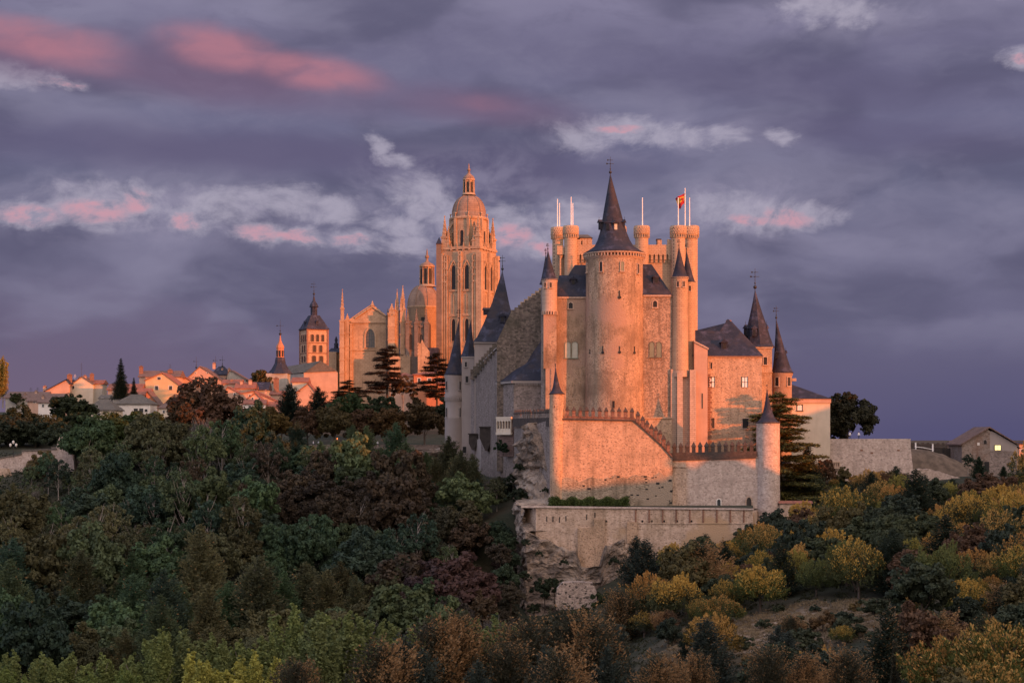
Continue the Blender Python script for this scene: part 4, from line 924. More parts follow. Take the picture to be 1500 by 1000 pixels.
# long flank wall with curved cornice
A = Vector((PX(728.5, 430), 430)); B = Vector((PX(690, 462), 462)); prof = [(0, 511), (.12, 516), (.3, 523), (.5, 531), (.68, 538), (.84, 545), (1, 549)]
def flank(par, name, A, B, prof, zb, mat, th=1.5, proud=0.0, topoff=0.0, thick_z=None):
    d = (B-A).normalized(); nn = Vector((d.y, -d.x)); nn = nn if nn.x < 0 else -nn; mb = MB(); n = len(prof); vs = []
    for off in (proud, -th):
        for t, y in prof:
            p = A.lerp(B, t)+nn*off; zt = PZ(y, A.lerp(B, t).y)+topoff; vs += [(p.x, p.y, zb if thick_z is None else zt-thick_z), (p.x, p.y, zt)]
    fs = []
    for i in range(n-1):
        a = 2*i; b = 2*n+2*i; fs += [(a, a+2, a+3, a+1), (b, b+1, b+3, b+2), (a+1, a+3, b+3, b+1), (a, b, b+2, a+2)]
    fs += [(0, 1, 2*n+1, 2*n), (2*n-2, 4*n-2, 4*n-1, 2*n-1)]
    mb.add(vs, fs); return mb.build(name, M[mat], par)
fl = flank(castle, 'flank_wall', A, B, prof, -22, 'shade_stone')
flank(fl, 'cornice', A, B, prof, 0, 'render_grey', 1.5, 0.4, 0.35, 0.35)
mb = MB(); x, y = 726, 505
for k in range(9):
    Yk = 433+k*3.0; mb.box(PX(x, Yk)-.9, PX(x, Yk)+.9, Yk, Yk+2.2, PZ(y+14, Yk), PZ(y-1, Yk)); x -= 4.0; y += 4.6
mb.build('crow_steps', M['old_stone'], fl)
# annexe with hipped slate roof
Y = 419.0; zb = PZ(640, Y)
mb = MB(); C1 = (PX(752.5, Y), Y); C2 = (PX(795, Y), Y); C0 = (PX(728.5, 430), 430.0)
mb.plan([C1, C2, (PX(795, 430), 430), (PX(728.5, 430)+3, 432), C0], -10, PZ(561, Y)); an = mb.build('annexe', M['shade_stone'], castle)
mb = MB(); ze = PZ(561, Y)
def o_(p, k=.5): return (p[0]-k, p[1]-k)
mb.plan([o_(C1), (C2[0], C2[1]-.5), (PX(795, 430), 430), (PX(728.5, 430)+3, 432), o_(C0)], ze, ze+.6)
for i in range(18): xx = C1[0]+.3+i*.39; mb.box(xx, xx+.2, Y-.4, Y, ze-.5, ze)
mb.build('eaves_cornice', M['render_grey'], an)
mb = MB(); z2 = ze+.6; mb.add([(C1[0]-.6, Y-.6, z2), (C2[0], Y-.6, z2), (C2[0], 430, z2), (C0[0]+2, 432, z2), (C0[0]-.6, 429.6, z2), (PX(778, 423), 422.5, PZ(528, 423)), (PX(794, 425), 425, PZ(497, 425)), (PX(764, 427), 427.5, PZ(540, 427))],
       [(0, 1, 6, 5), (1, 2, 6), (2, 3, 7, 6), (3, 4, 7), (4, 0, 5, 7), (5, 6, 7), (4, 3, 2, 1, 0)]); mb.build('roof', M['slate'], an)
# arcaded gallery along its foot
a0 = Vector((PX(752, 418.6), 418.6)); a1 = Vector((PX(730, 422.5), 422.5)); d = (a1-a0); L = d.length; th = math.atan2(-d.y, -d.x)
mb = MB(); mb.X = Matrix.Translation((a1.x-.3, a1.y-.3, 0)) @ Matrix.Rotation(th, 4, 'Z')
zf = PZ(633, 425); mb.box(0, L, -.5, .1, zf-.6, zf); mb.box(0, L, -.45, .05, zf+3.3, zf+3.8)
for i in range(6): xx = 0.1+i*(L-.4)/5; mb.box(xx, xx+.16, -.4, 0, zf, zf+3.4)
for i in range(5):
    x0 = 0.26+i*(L-.4)/5; w = (L-.4)/5-.16; mb.prism([(x0, zf+3.4), (x0, zf+2.4)]+[(x0+w/2-w/2*math.cos(math.pi*j/6), zf+2.4+w/2*math.sin(math.pi*j/6)) for j in range(1, 6)]+[(x0+w, zf+2.4), (x0+w, zf+3.4)], -.38, -.1)
    mb.box(x0, x0+w, -.3, -.2, zf, zf+.9)
mb.mi = 1; mb.box(0.2, L-.2, .6, .8, zf-6, zf+3.3); mb.mi = 0; mb.build('arcade', [M['wall_cream'], M['tile2']], an)
# slate pyramid over the square tower behind
Y = 456.0; S = Y/F
mb = MB(); mb.box(PX(695, Y), PX(760, Y), Y, Y+11, -6, PZ(503, Y)); py = mb.build('square_tower', M['render_grey'], castle)
mb = MB(); mb.box(PX(694, Y), PX(761, Y), Y-.4, Y+11.4, PZ(503, Y), PZ(500.5, Y)); mb.build('eaves_cornice', M['render_grey'], py)
z0 = PZ(500.5, Y); z1 = PZ(397, Y+5); cx, cy = PX(736, Y+5), Y+5.5; pr = [(0, 1, 1), (.07, .86, .85), (.28, .62, .6), (.55, .36, .36), (1, .01, .01)]; mb = MB(); vs = []
xl, xr = PX(693, Y), PX(763, Y)
for t, q, _ in pr:
    for (sx_, sy_) in ((xl-cx, -6), (0.25*(xr-cx), -6.3), (xr-cx, -6), (xr-cx, 6), (xl-cx, 6)): vs.append((cx+sx_*q, cy+sy_*q, z0+(z1-z0)*t))
fs = [(5*j+i, 5*j+(i+1) % 5, 5*(j+1)+(i+1) % 5, 5*(j+1)+i) for j in range(4) for i in range(5)]
mb.add(vs, fs+[(20, 21, 22, 23, 24), (4, 3, 2, 1, 0)]); mb.build('roof', M['slate'], py)
vane(py, cx, cy, z1, 24*S)
dormer(py, 736, 472, 8, 9, Y+1.0, 0, 3); dormer(py, 709, 461, 7, 7, Y+3, -1.2, 2.5)
# far left turrets
Y = 474.0; S = Y/F; cx = PX(664.5, Y)
mb = MB(); mb.lathe(cx, Y, [(12.9*S, -9), (12.9*S, PZ(613, Y)), (13.2*S, PZ(612, Y)), (12.2*S, PZ(610, Y)), (12.2*S, PZ(586, Y)), (13.3*S, PZ(582, Y)), (13.3*S, PZ(578, Y)), (12.4*S, PZ(576, Y)), (12.4*S, PZ(556, Y)), (13.6*S, PZ(552, Y)), (13.8*S, PZ(549, Y))], 32)
corbel_ring(mb, cx, Y, 12.2*S, PZ(587, Y), PZ(582.5, Y), 26, .25, .3); f1 = mb.build('round_turret', M['render_grey'], castle)
cone(f1, 665, 549, 468, 14.6, Y, CONE, 22, 7.5, finial=16)
for x in (654.5, 674): wcyl(f1, 664.5, 12.5, x, 571, 3.6, 12, Y, kind='flat', frame='render_grey'); wcyl(f1, 664.5, 12.3, x, 611, 3.2, 14, Y, frame='render_grey')
dormer(f1, 671, 528, 7, 9, Y-1.0, .1, 2)
Y = 467.0; S = Y/F
mb = MB(); mb.box(PX(676.5, Y), PX(694.5, Y), Y, Y+4, -12, PZ(522, Y)); mb.box(PX(675.5, Y), PX(695, Y), Y-.2, Y+4.2, PZ(524, Y), PZ(522, Y)); f2 = mb.build('square_turret', M['render_grey'], castle)
cone(f2, 686, 522, 468, 11.5, Y+2, [(0, 1), (.1, .8), (.3, .58), (.6, .31), (1, .02)], 4, 4, finial=0).rotation_euler = (0, 0, 0)
wpx(f2, 682.5, 537, 3, 7, Y, 'flat', frame='render_grey'); wpx(f2, 684, 560, 4, 9, Y, 'flat', frame='render_grey'); wpx(f2, 680.5, 663, 5, 9, Y, 'flat', frame='render_grey')
# hanging timber latrines on the flank
for i, (x0, x1, yt, ym, yb, Yh) in enumerate(((687, 699, 636, 649, 659, 455), (703, 722, 626, 642, 660, 440))):
    mb = MB(); a, b = PX(x0, Yh), PX(x1, Yh); c = (a+b)/2
    mb.prism([(a, PZ(ym, Yh)), (c-.25, PZ(yb, Yh)), (c+.25, PZ(yb, Yh)), (b, PZ(ym, Yh)), (b, PZ(yt, Yh)), (a, PZ(yt, Yh))], Yh-2.2, Yh+1.5)
    mb.box(a-.25, b+.2, Yh-2.5, Yh+1.5, PZ(yt, Yh), PZ(yt-1.5, Yh)); mb.build('hanging_closet', M['wood'], castle)

# ------------------------------------------------------------ outer walls (things of their own)
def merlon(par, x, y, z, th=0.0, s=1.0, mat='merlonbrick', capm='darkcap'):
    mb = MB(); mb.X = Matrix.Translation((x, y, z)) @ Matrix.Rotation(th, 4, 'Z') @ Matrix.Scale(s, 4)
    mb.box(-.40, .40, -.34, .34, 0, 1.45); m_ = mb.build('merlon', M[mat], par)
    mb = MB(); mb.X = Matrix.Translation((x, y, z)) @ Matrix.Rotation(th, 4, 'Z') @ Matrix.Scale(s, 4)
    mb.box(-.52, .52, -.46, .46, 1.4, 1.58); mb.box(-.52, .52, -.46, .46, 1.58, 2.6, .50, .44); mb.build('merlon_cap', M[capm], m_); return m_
# front curtain wall, sloping down to the right
YB = 390.0
B0 = thing('curtain_wall', 'tall front curtain wall with capped merlons stepping down to the right', 'wall', (PX(890, YB), YB, -16))
pl = [(808, 745), (808, 613), (928, 615), (968, 651), (985, 672), (985, 745)]
mb = MB(); mb.prism([(PX(a, YB), PZ(b, YB)) for a, b in pl], YB, YB+2.4); mb.build('masonry', M['curtain'], B0)
rnd = random.Random(12); mb = MB(); top = [(808+i*5.9, 704-9*i/30+2.5*math.sin(i*1.1)+rnd.uniform(-2, 2)) for i in range(31)]
mb.prism([(PX(808, YB), PZ(745, YB)), (PX(985, YB), PZ(745, YB))]+[(PX(min(a, 985), YB), PZ(b, YB)) for a, b in reversed(top)], YB-.22, YB+.1); mb.build('weathered_footing', M['footing'], B0, 'rough weathered masonry along the foot of the wall')
for i in range(26):
    x = rnd.uniform(905, 985) if i % 3 else rnd.uniform(815, 985); y = rnd.uniform(698, 738); w = rnd.uniform(.12, .4)
    mb = MB() if i == 0 else mb; mb.box(PX(x, YB)-w, PX(x, YB)+w, YB-.27, YB, PZ(y, YB), PZ(y, YB)+w*rnd.uniform(.8, 1.6))
mb.build('putlog_holes', M['dark'], B0)
mb = MB()
for (a, b) in (((822, 612.5), (928, 614.5)), ((928, 614.5), (968, 650)), ((968, 650), (986, 671))):
    mb.add([(PX(a[0], YB), YB-.3, PZ(a[1]+2.4, YB)), (PX(b[0], YB), YB-.3, PZ(b[1]+2.4, YB)), (PX(b[0], YB), YB-.3, PZ(b[1], YB)), (PX(a[0], YB), YB-.3, PZ(a[1], YB)),
            (PX(a[0], YB), YB+.6, PZ(a[1]+2.4, YB)), (PX(b[0], YB), YB+.6, PZ(b[1]+2.4, YB)), (PX(b[0], YB), YB+.6, PZ(b[1], YB)), (PX(a[0], YB), YB+.6, PZ(a[1], YB))],
           [(0, 1, 2, 3), (7, 6, 5, 4), (3, 2, 6, 7), (0, 4, 5, 1)])
mb.build('string_course', M['darkcap'], B0)
mb = MB(); mb.prism([(PX(826, YB), PZ(612, YB)), (PX(928, YB), PZ(614.2, YB)), (PX(928, YB), PZ(611, YB)), (PX(826, YB), PZ(609, YB))], YB+.1, YB+.7)
mb.prism([(PX(928, YB), PZ(614, YB)), (PX(968, YB), PZ(650, YB)), (PX(968, YB), PZ(646.5, YB)), (PX(928, YB), PZ(610.5, YB))], YB+.1, YB+.7)
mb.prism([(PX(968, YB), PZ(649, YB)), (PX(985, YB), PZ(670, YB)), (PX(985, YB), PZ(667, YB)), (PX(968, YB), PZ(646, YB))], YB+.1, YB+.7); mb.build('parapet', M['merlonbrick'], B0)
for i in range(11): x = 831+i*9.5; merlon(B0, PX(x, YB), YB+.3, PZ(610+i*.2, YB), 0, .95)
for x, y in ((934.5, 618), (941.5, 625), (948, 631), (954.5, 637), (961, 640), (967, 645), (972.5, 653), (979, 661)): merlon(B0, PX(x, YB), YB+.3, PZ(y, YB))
# its shaded return to the left, with the corner bartizan
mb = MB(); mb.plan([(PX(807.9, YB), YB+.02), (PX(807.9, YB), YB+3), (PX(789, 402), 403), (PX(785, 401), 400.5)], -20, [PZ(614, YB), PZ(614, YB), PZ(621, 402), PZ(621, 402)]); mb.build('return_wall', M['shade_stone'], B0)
S = YB/F; cx = PX(815.5, YB); cy = YB+.9
mb = MB(); mb.lathe(cx, cy, [(10.2*S, -17.5), (10.2*S, PZ(650, YB)), (11.0*S, PZ(613, YB)), (10.6*S, PZ(611, YB)), (10.4*S, PZ(578, YB)), (11*S, PZ(576, YB))], 30); bz = mb.build('corner_bartizan', M['curtain'], B0)
cone(bz, 815.5, 576.5, 536, 12.2, cy, [(0, 1), (.03, .82), (.12, .58), (.28, .40), (.55, .23), (.8, .10), (1, .015)], 18, -2.0, finial=4)
wcyl(bz, 815.5, 10.6, 812, 597, 1.2, 3, cy, sill=False, frame='curtain', name='slit')
# dark gallery parapet on the left
G0 = thing('gallery_parapet', 'dark timber and stone gallery parapet left of the corner bartizan', 'parapet', (PX(780, 400), 400, -2))
path = [(PX(806, 391), 391.5), (PX(790, 398), 400), (PX(778, 402), 402.3), (PX(764, 404), 407), (PX(753, 414), 418)]
for i, (p, q) in enumerate(zip(path[:-1], path[1:])):
    z0 = PZ(625, 400); z1 = PZ(610, 400)-.0
    mb = MB(); d = Vector(q)-Vector(p); th = math.atan2(d.y, d.x)
    mb.X = Matrix.Translation((p[0], p[1], 0)) @ Matrix.Rotation(th, 4, 'Z'); mb.box(0, d.length, -.3, .3, z0, z1-.3); mb.build('parapet_panel', M['darkcap'], G0)
    for k in range(int(d.length/1.25)): w = Vector(p)+d.normalized()*(0.6+k*1.25); merlon(G0, w.x, w.y, z1-.4, th, .85, 'shade_stone')
mb = MB(); mb.plan([(p[0], p[1]) for p in path]+[(PX(780, 425), 425), (PX(806, 405), 405)], -26, PZ(626, 400)); mb.build('gallery_base', M['shade_stone'], G0)
# tall plastered retaining wall below the arcade
mb = MB(); A2 = Vector((PX(769, 413), 413.0)); B2 = Vector((PX(697, 454), 454.0))
flank(None, 'retaining_wall', A2, B2, [(0, 623), (.2, 626), (.42, 631), (.43, 633.5), (.8, 640), (1, 644)], -26, 'render_grey', 1.0, 0)
rwl = bpy.data.objects['retaining_wall']; tag(rwl, 'tall plain grey retaining wall dropping below the white arcade on the north flank', 'wall')
# lower right curtain with dark merlons
YC = 392.0
C0_ = thing('parapet_wall', 'lower curtain wall with dark merlons, arched door and niche beside the round turret', 'wall', (PX(1045, YC), YC, -16))
mb = MB(); mb.prism([(PX(985, YC), PZ(745, YC)), (PX(1120, YC), PZ(745, YC)), (PX(1120, YC), PZ(668, YC)), (PX(985, YC), PZ(673, YC))], YC, YC+2.2); mb.build('masonry', M['bastion'], C0_)
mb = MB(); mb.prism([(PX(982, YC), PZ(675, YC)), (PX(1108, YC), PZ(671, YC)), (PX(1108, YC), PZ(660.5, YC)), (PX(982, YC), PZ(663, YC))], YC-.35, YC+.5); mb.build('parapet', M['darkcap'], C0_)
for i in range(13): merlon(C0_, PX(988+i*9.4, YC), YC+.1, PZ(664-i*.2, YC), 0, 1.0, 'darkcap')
wpx(C0_, 1097, 745, 7.5, 17, YC, 'point', 'wood', 'smooth', fw=.3, sill=False, name='arched_door'); wpx(C0_, 1053, 740, 5, 9, YC, 'round', 'glass', 'wall_white', fw=.2, name='niche')
mb = MB(); mb.box(PX(985, YC), PX(1004.5, YC), YC-.5, YC, -17, PZ(676, YC)); mb.box(PX(985, YC), PX(1004.5, YC), YC-.8, YC, PZ(684, YC), PZ(677, YC)); mb.build('buttress', M['terrace'], C0_)
# round turret at its right end
cy = YC+1; S = cy/F; cx = PX(1125, cy)
T0 = thing('watch_turret', 'round stone watch turret with needle slate roof at the right end of the parapet wall', 'turret', (cx, cy, -19))
mb = MB(); mb.lathe(cx, cy, [(18.2*S, -21), (17.4*S, PZ(740, cy)), (17.0*S, PZ(625, cy)), (17.2*S, PZ(620, cy)), (17.8*S, PZ(618.5, cy))], 36); mb.build('shaft', M['bastion'], T0)
tq = cone(T0, 1125, 619, 570, 18.6, cy, [(0, 1), (.05, .76), (.15, .55), (.3, .38), (.5, .25), (.75, .12), (1, .02)], 20, -1.5)
mb = MB(); z1 = PZ(570, cy); mb.tube((cx-.24, cy, z1-.3), (cx-.24, cy, z1+1), .05, .04, 5); mb.ball((cx-.24, cy, z1+.9), .17); mb.build('finial', M['iron'], T0)
mb = MB(); Y = 391.0; mb.box(PX(1142, Y), PX(1189, Y), Y, Y+3, -24, PZ(737, Y)); mb.mi = 1; mb.box(PX(1140, Y), PX(1190.5, Y), Y-.4, Y+3.4, PZ(737, Y), PZ(733.5, Y), .1, .6)
tag(mb.build('garden_wall', [M['terrace'], M['tile']]), 'short rubble wall with tile coping right of the round watch turret', 'wall')
# terrace wall
TW = thing('terrace_wall', 'long lower terrace wall with slits, buttresses and brick strips above the rocks', 'wall', (PX(930, 377), 377, -30))
YA = 377.0
pl = [(785, 742), (1103, 746), (1103, 800), (1000, 812), (905, 845), (850, 870), (785, 870)]
mb = MB(); mb.prism([(PX(a, YA), PZ(b, YA)) for a, b in pl], YA, YA+2.5); mb.build('masonry', M['terrace'], TW)
mb = MB(); mb.plan([(PX(785.1, YA), YA+.02), (PX(785.1, YA), 392), (PX(763, 387)-.2, 392), (PX(763, 385.5), 385.5)], -34, [PZ(742, YA), PZ(742, YA), PZ(743, 386), PZ(743, 386)]); mb.build('return_wall', M['terrace'], TW)
mb = MB(); mb.prism([(PX(763, YA), PZ(743, YA)), (PX(1104, YA), PZ(746.6, YA)), (PX(1104, YA), PZ(744.6, YA)), (PX(763, YA), PZ(740.6, YA))], YA-.35, YA+1.1); mb.build('coping', M['bastion'], TW)
mb = MB(); mb.plan([(PX(1103, YA)-.02, YA+1), (PX(1109, 384), 386), (PX(1112, 390), 392.2), (PX(1103, 392), 392.2)], -27, PZ(751, YA)); mb.build('end_wall', M['terrace'], TW)
mb = MB(); mb.prism([(PX(a, YA), PZ(b, YA)) for a, b in ((846, 836), (846, 773), (870, 772), (870, 760), (886, 760), (886, 830))], YA-.7, YA); mb.build('buttress', M['curtain'], TW)
mb = MB(); mb.prism([(PX(a, YA), PZ(b, YA)) for a, b in ((918, 795), (918, 764), (933, 764), (933, 795))], YA-.5, YA); mb.build('buttress', M['curtain'], TW)
for i in range(9): x = 931+i*19.8; mb = MB(); mb.box(PX(x-1.1, YA), PX(x+1.1, YA), YA-.22, YA, PZ(765, YA), PZ(746, YA)); mb.build('brick_strip', M['brick'], TW)
mb = MB(); mb.box(PX(933, YA), PX(1102, YA), YA-.14, YA, PZ(767, YA), PZ(765, YA)); mb.build('string_course', M['terrace'], TW)
for i, (x, y) in enumerate(((801, 764), (810, 764), (819.5, 765), (829, 763), (859.5, 761), (871.5, 758))): mb = MB(); mb.box(PX(x-.7, YA), PX(x+.7, YA), YA-.06, YA+.1, PZ(y, YA), PZ(y-8, YA)); mb.build('slit', M['dark'], TW)
for x, y in ((888, 763), (941, 763), (955, 763), (973, 763), (992, 763), (1013, 763), (930, 790)): mb = MB(); mb.box(PX(x-1.2, YA), PX(x+1.2, YA), YA-.06, YA+.1, PZ(y+1.5, YA), PZ(y-1.5, YA)); mb.build('drain_hole', M['dark'], TW)
# small ruined block on the rocks
Y = 362.0; rnd = random.Random(4); mb = MB()
pl = [(815, 893), (814, 880), (816, 862), (824, 853), (845, 852), (868, 853), (874, 866), (875, 890)]
mb.prism([(PX(a, Y), PZ(b, Y)) for a, b in pl], Y, Y+3)
tag(mb.build('ruined_wall', stone('pitted_rubble', (0.46, 0.36, 0.30), (0.30, 0.23, 0.19), (0.15, 0.12, 0.10), 0.42, 0.7, 1.0, 0.3, 1.0)), 'small pitted rubble block standing alone on the rocks below the terrace wall', 'wall')
# ------------------------------------------------------------ cathedral
YC_ = 800.0; S8 = YC_/F
cath = thing('cathedral', 'golden late gothic cathedral with tall domed bell tower and pinnacled buttresses behind the castle', 'cathedral', (PX(600, YC_), YC_, 18))
def pinnacle(mb, x, y, z0, z1, w, knobs=True):
    h = z1-z0; mb.box(x-w, x+w, y-w, y+w, z0, z0+h*.38); mb.box(x-w*1.25, x+w*1.25, y-w*1.25, y+w*1.25, z0+h*.36, z0+h*.41)
    mb.box(x-w*.85, x+w*.85, y-w*.85, y+w*.85, z0+h*.41, z1, w*.80, w*.80)
    if knobs:
        for k in range(4):
            z = z0+h*(.5+.11*k); q = w*(1.05-.2*k); mb.box(x-q, x+q, y-q*.3, y+q*.3, z, z+h*.025); mb.box(x-q*.3, x+q*.3, y-q, y+q, z, z+h*.025)
        mb.ball((x, y, z1-h*.02), w*.35, 6, 4)
ROT = R(-22.5); rf = Vector((PX(703, YC_), YC_-8)); e1 = Vector((math.cos(ROT), math.sin(ROT))); e2 = Vector((-math.sin(ROT), math.cos(ROT)))
aw = 19.6; cc = rf-e1*aw/2+e2*aw/2
TM = Matrix.Translation((cc.x, cc.y, 0)) @ Matrix.Rotation(ROT, 4, 'Z')
zp = lambda y: PZ(y, YC_)
h = aw/2; mb = MB(); mb.X = TM; mb.box(-h, h, -h, h, 10, zp(368)); tw = mb.build('bell_tower', M['catstone'], cath)
mb = MB(); mb.X = TM
for y in (366.5, 428, 464, 509): mb.box(-h-.45, h+.45, -h-.45, h+.45, zp(y), zp(y)+.8)
for (sx_, sy_) in ((-1, -1), (1, -1), (1, 1), (-1, 1)):
    mb.box(sx_*h-1.35, sx_*h+1.35, sy_*h-1.35, sy_*h+1.35, 10, zp(372))
for f in range(4):
    mb.X = TM @ Matrix.Rotation(f*math.pi/2, 4, 'Z')
    for x in (-.55, .55, -6.6, 6.6, -7.7, 7.7): mb.box(x-.38, x+.38, -h-1.0, -h, 10, zp(370)-(0 if abs(x) < 1 else 1.5))
    for xc in (-3.4, 3.4):
        for x in (-2.3, 2.3): mb.box(xc+x-.2, xc+x+.2, -h-.45, -h, 10, zp(376))
        # ogee hood over each opening
        for s_ in (-1, 1):
            pr = [(0, zp(383)), (1.2, zp(389)), (2.2, zp(396)), (2.3, zp(400))]
            for (x0, z0), (x1, z1) in zip(pr[:-1], pr[1:]): mb.tube((xc+s_*x0, -h-.4, z0), (xc+s_*x1, -h-.4, z1), .28, .28, 5)
        mb.box(xc-.15, xc+.15, -h-.35, -h, zp(460), zp(432)); mb.box(xc-2.2, xc+2.2, -h-.3, -h, zp(462), zp(460))
    for x in (-8.6, -7.2, -.0, 7.2, 8.6):
        for k in range(5): z = zp(376)-k*3.1; mb.box(x-.45, x+.45, -h-1.25, -h-.9, z, z+.7)
for f in range(4):
    mb.X = TM @ Matrix.Rotation(f*math.pi/2, 4, 'Z')
    for x in (-4.6, -1.6, 1.6, 4.6): pinnacle(mb, x, -h-.1, zp(368), zp(356), .42)
    mb.box(-h, h, -h-.35, -h+.1, zp(366), zp(362.5))
mb.X = TM
mb.build('buttress_shafts', M['catstone'], tw)
for f in range(4):
    for xc in (-3.4, 3.4):
        mb = MB(); mb.X = TM @ Matrix.Rotation(f*math.pi/2, 4, 'Z'); win_into(mb, (xc, -h-.02, zp(425)), 2.2, 11.4, 0, 'point', .35, .3, (0, 0), True); mb.build('belfry_opening', [M['catstone'], M['dark']], tw)
        mb = MB(); mb.X = TM @ Matrix.Rotation(f*math.pi/2, 4, 'Z'); win_into(mb, (xc, -h-.02, zp(500)), 1.9, 10.4, 0, 'point', .35, .3, (0, 0), True); mb.build('belfry_opening', [M['catstone'], M['dark']], tw)
# octagonal stage, corner pinnacle groups
mb = MB(); mb.X = TM; r8 = 8.6; mb.lathe(0, 0, [(r8, zp(368)), (r8, zp(320))], 8, smooth=False, a0=math.pi/8); mb.lathe(0, 0, [(r8+.5, zp(321)), (r8+.7, zp(319)), (r8+.5, zp(317.5))], 8, smooth=False, a0=math.pi/8)
for k in range(8): a = math.pi/8+k*math.pi/4; mb.box(r8*math.cos(a)-.6, r8*math.cos(a)+.6, r8*math.sin(a)-.6, r8*math.sin(a)+.6, zp(368), zp(320)); mb.tube((r8*math.cos(a), r8*math.sin(a), zp(318)), (r8*math.cos(a), r8*math.sin(a), zp(313)), .35, .1, 5); mb.ball((r8*math.cos(a), r8*math.sin(a), zp(313)), .5, 6, 4)
for f in range(4): mb.X = TM @ Matrix.Rotation(f*math.pi/2, 4, 'Z'); win_into(mb, (0, -r8*math.cos(math.pi/8)-.02, zp(361)), 1.7, 7.4, 0, 'round', .4, .2, (0, 0), True)
mb.build('octagonal_stage', [M['catstone'], M['dark']], tw)
for (sx_, sy_) in ((-1, -1), (1, -1), (1, 1), (-1, 1)):
    mb = MB(); mb.X = TM
    pinnacle(mb, sx_*8.6, sy_*8.6, zp(368), zp(316), 1.15)
    for (ox, oy) in ((-2.6, 0), (0, -2.6), (-2.9, -2.9)): pinnacle(mb, sx_*(8.9+ox*.9), sy_*(8.9+oy*.9), zp(368), zp(332), .75)
    mb.tube((sx_*8.2, sy_*8.2, zp(344)), (sx_*5.6, sy_*5.6, zp(326)), .55, .55, 5); mb.tube((sx_*8.2, sy_*8.2, zp(354)), (sx_*5.8, sy_*5.8, zp(340)), .45, .45, 5)
    mb.build('corner_pinnacle', M['catstone'], tw)
mb = MB(); mb.X = TM; rd = 7.75; pd = [(rd*1.02, zp(319)), (rd*1.02, zp(313))]+[(rd*math.cos(t*math.pi/2*.88), zp(313)+(zp(285)-zp(313))*math.sin(t*math.pi/2)) for t in [i/10 for i in range(11)]]
mb.lathe(0, 0, pd, 32)
for k in range(8):
    a = math.pi/8+k*math.pi/4
    for i in range(9):
        t0, t1 = i/9, (i+1)/9; f_ = lambda t: (rd*1.01*math.cos(t*math.pi/2*.88)*math.cos(a), rd*1.01*math.cos(t*math.pi/2*.88)*math.sin(a), zp(313)+(zp(285)-zp(313))*math.sin(t*math.pi/2)); mb.tube(f_(t0), f_(t1), .28, .28, 5)
mb.build('dome', M['catdome'], tw)
def lantern(par, X, Y, yb, yt, r, S, ydome, yspire):
    z = lambda y: PZ(y, Y); mb = MB()
    mb.lathe(X, Y, [(r*1.5, z(yb)), (r*1.2, z(yb-3)), (r*.98, z(yb-3.2)), (r*.98, z(yt))], 16); mb.lathe(X, Y, [(r*1.2, z(yt+.5)), (r*1.3, z(yt-1.2)), (r*1.1, z(yt-1.5))], 16)
    for k in range(8): a = k*math.pi/4+.2; mb.tube((X+r*1.15*math.cos(a), Y+r*1.15*math.sin(a), z(yb)), (X+r*1.1*math.cos(a), Y+r*1.1*math.sin(a), z(yt)), .32, .25, 5); mb.mi = 1; old = mb.X; mb.X = Matrix.Translation((X, Y, 0)) @ Matrix.Rotation(a+math.pi/8, 4, 'Z'); mb.box(r*.9, r*1.02, -r*.2, r*.2, z(yb-4), z(yt+3)); mb.X = old; mb.mi = 0
    o = mb.build('lantern', [M['catstone'], M['dark']], par)
    mb = MB(); hh = z(ydome)-z(yt); mb.lathe(X, Y, [(r*1.15, z(yt)), (r*1.2, z(yt)+hh*.3), (r*.95, z(yt)+hh*.65), (r*.4, z(ydome)), (r*.22, z(ydome)+hh*.3), (r*.12, z(yspire)), (.04, z(yspire-4))], 16)
    mb.ball((X, Y, z((ydome+yspire)/2)), r*.35, 8, 5); mb.build('spirelet', M['catdome'], par)
lantern(tw, cc.x, cc.y, 286, 264, 2.3, S8, 255, 243)
S = S8
# stair strip on the left of the tower
mb = MB(); Y = YC_-2; mb.box(PX(639, Y), PX(646.5, Y), Y, Y+9, 10, zp(358)); mb.mi = 1; mb.box(PX(638.5, Y), PX(647, Y), Y-.4, Y+9.4, zp(358), zp(347), 1.2, 4.6); mb.build('stair_tower', [M['catdark'], M['slate']], cath)
# crossing dome
X, Y = PX(621, 850), 850.0; z = lambda y: PZ(y, 850); rd = PX(645, 850)-X
mb = MB(); mb.lathe(X, Y, [(rd, 10), (rd, z(452)), (rd*1.06, z(451)), (rd*1.04, z(449))], 32); dm = mb.build('drum', M['catstone'], cath)
mb = MB(); mb.lathe(X, Y, [(rd*math.cos(t*math.pi/2*.9), z(450)+(z(418)-z(450))*math.sin(t*math.pi/2)) for t in [i/10 for i in range(11)]], 32)
for k in range(8):
    a = k*math.pi/4+.3
    for i in range(9):
        f_ = lambda t: (X+rd*1.01*math.cos(t*math.pi/2*.9)*math.cos(a), Y+rd*1.01*math.cos(t*math.pi/2*.9)*math.sin(a), z(450)+(z(418)-z(450))*math.sin(t*math.pi/2)); mb.tube(f_(i/9), f_((i+1)/9), .3, .3, 5)
mb.build('dome', M['catdome'], cath)
lantern(cath, PX(625.5, 850), 850, 420, 391, 3.1, .34, 384, 368)
mb = MB(); mb.box(X-.9, X+.9, Y-rd-.3, Y-rd+1, z(476), z(466)); mb.build('rose_opening', M['dark'], dm)
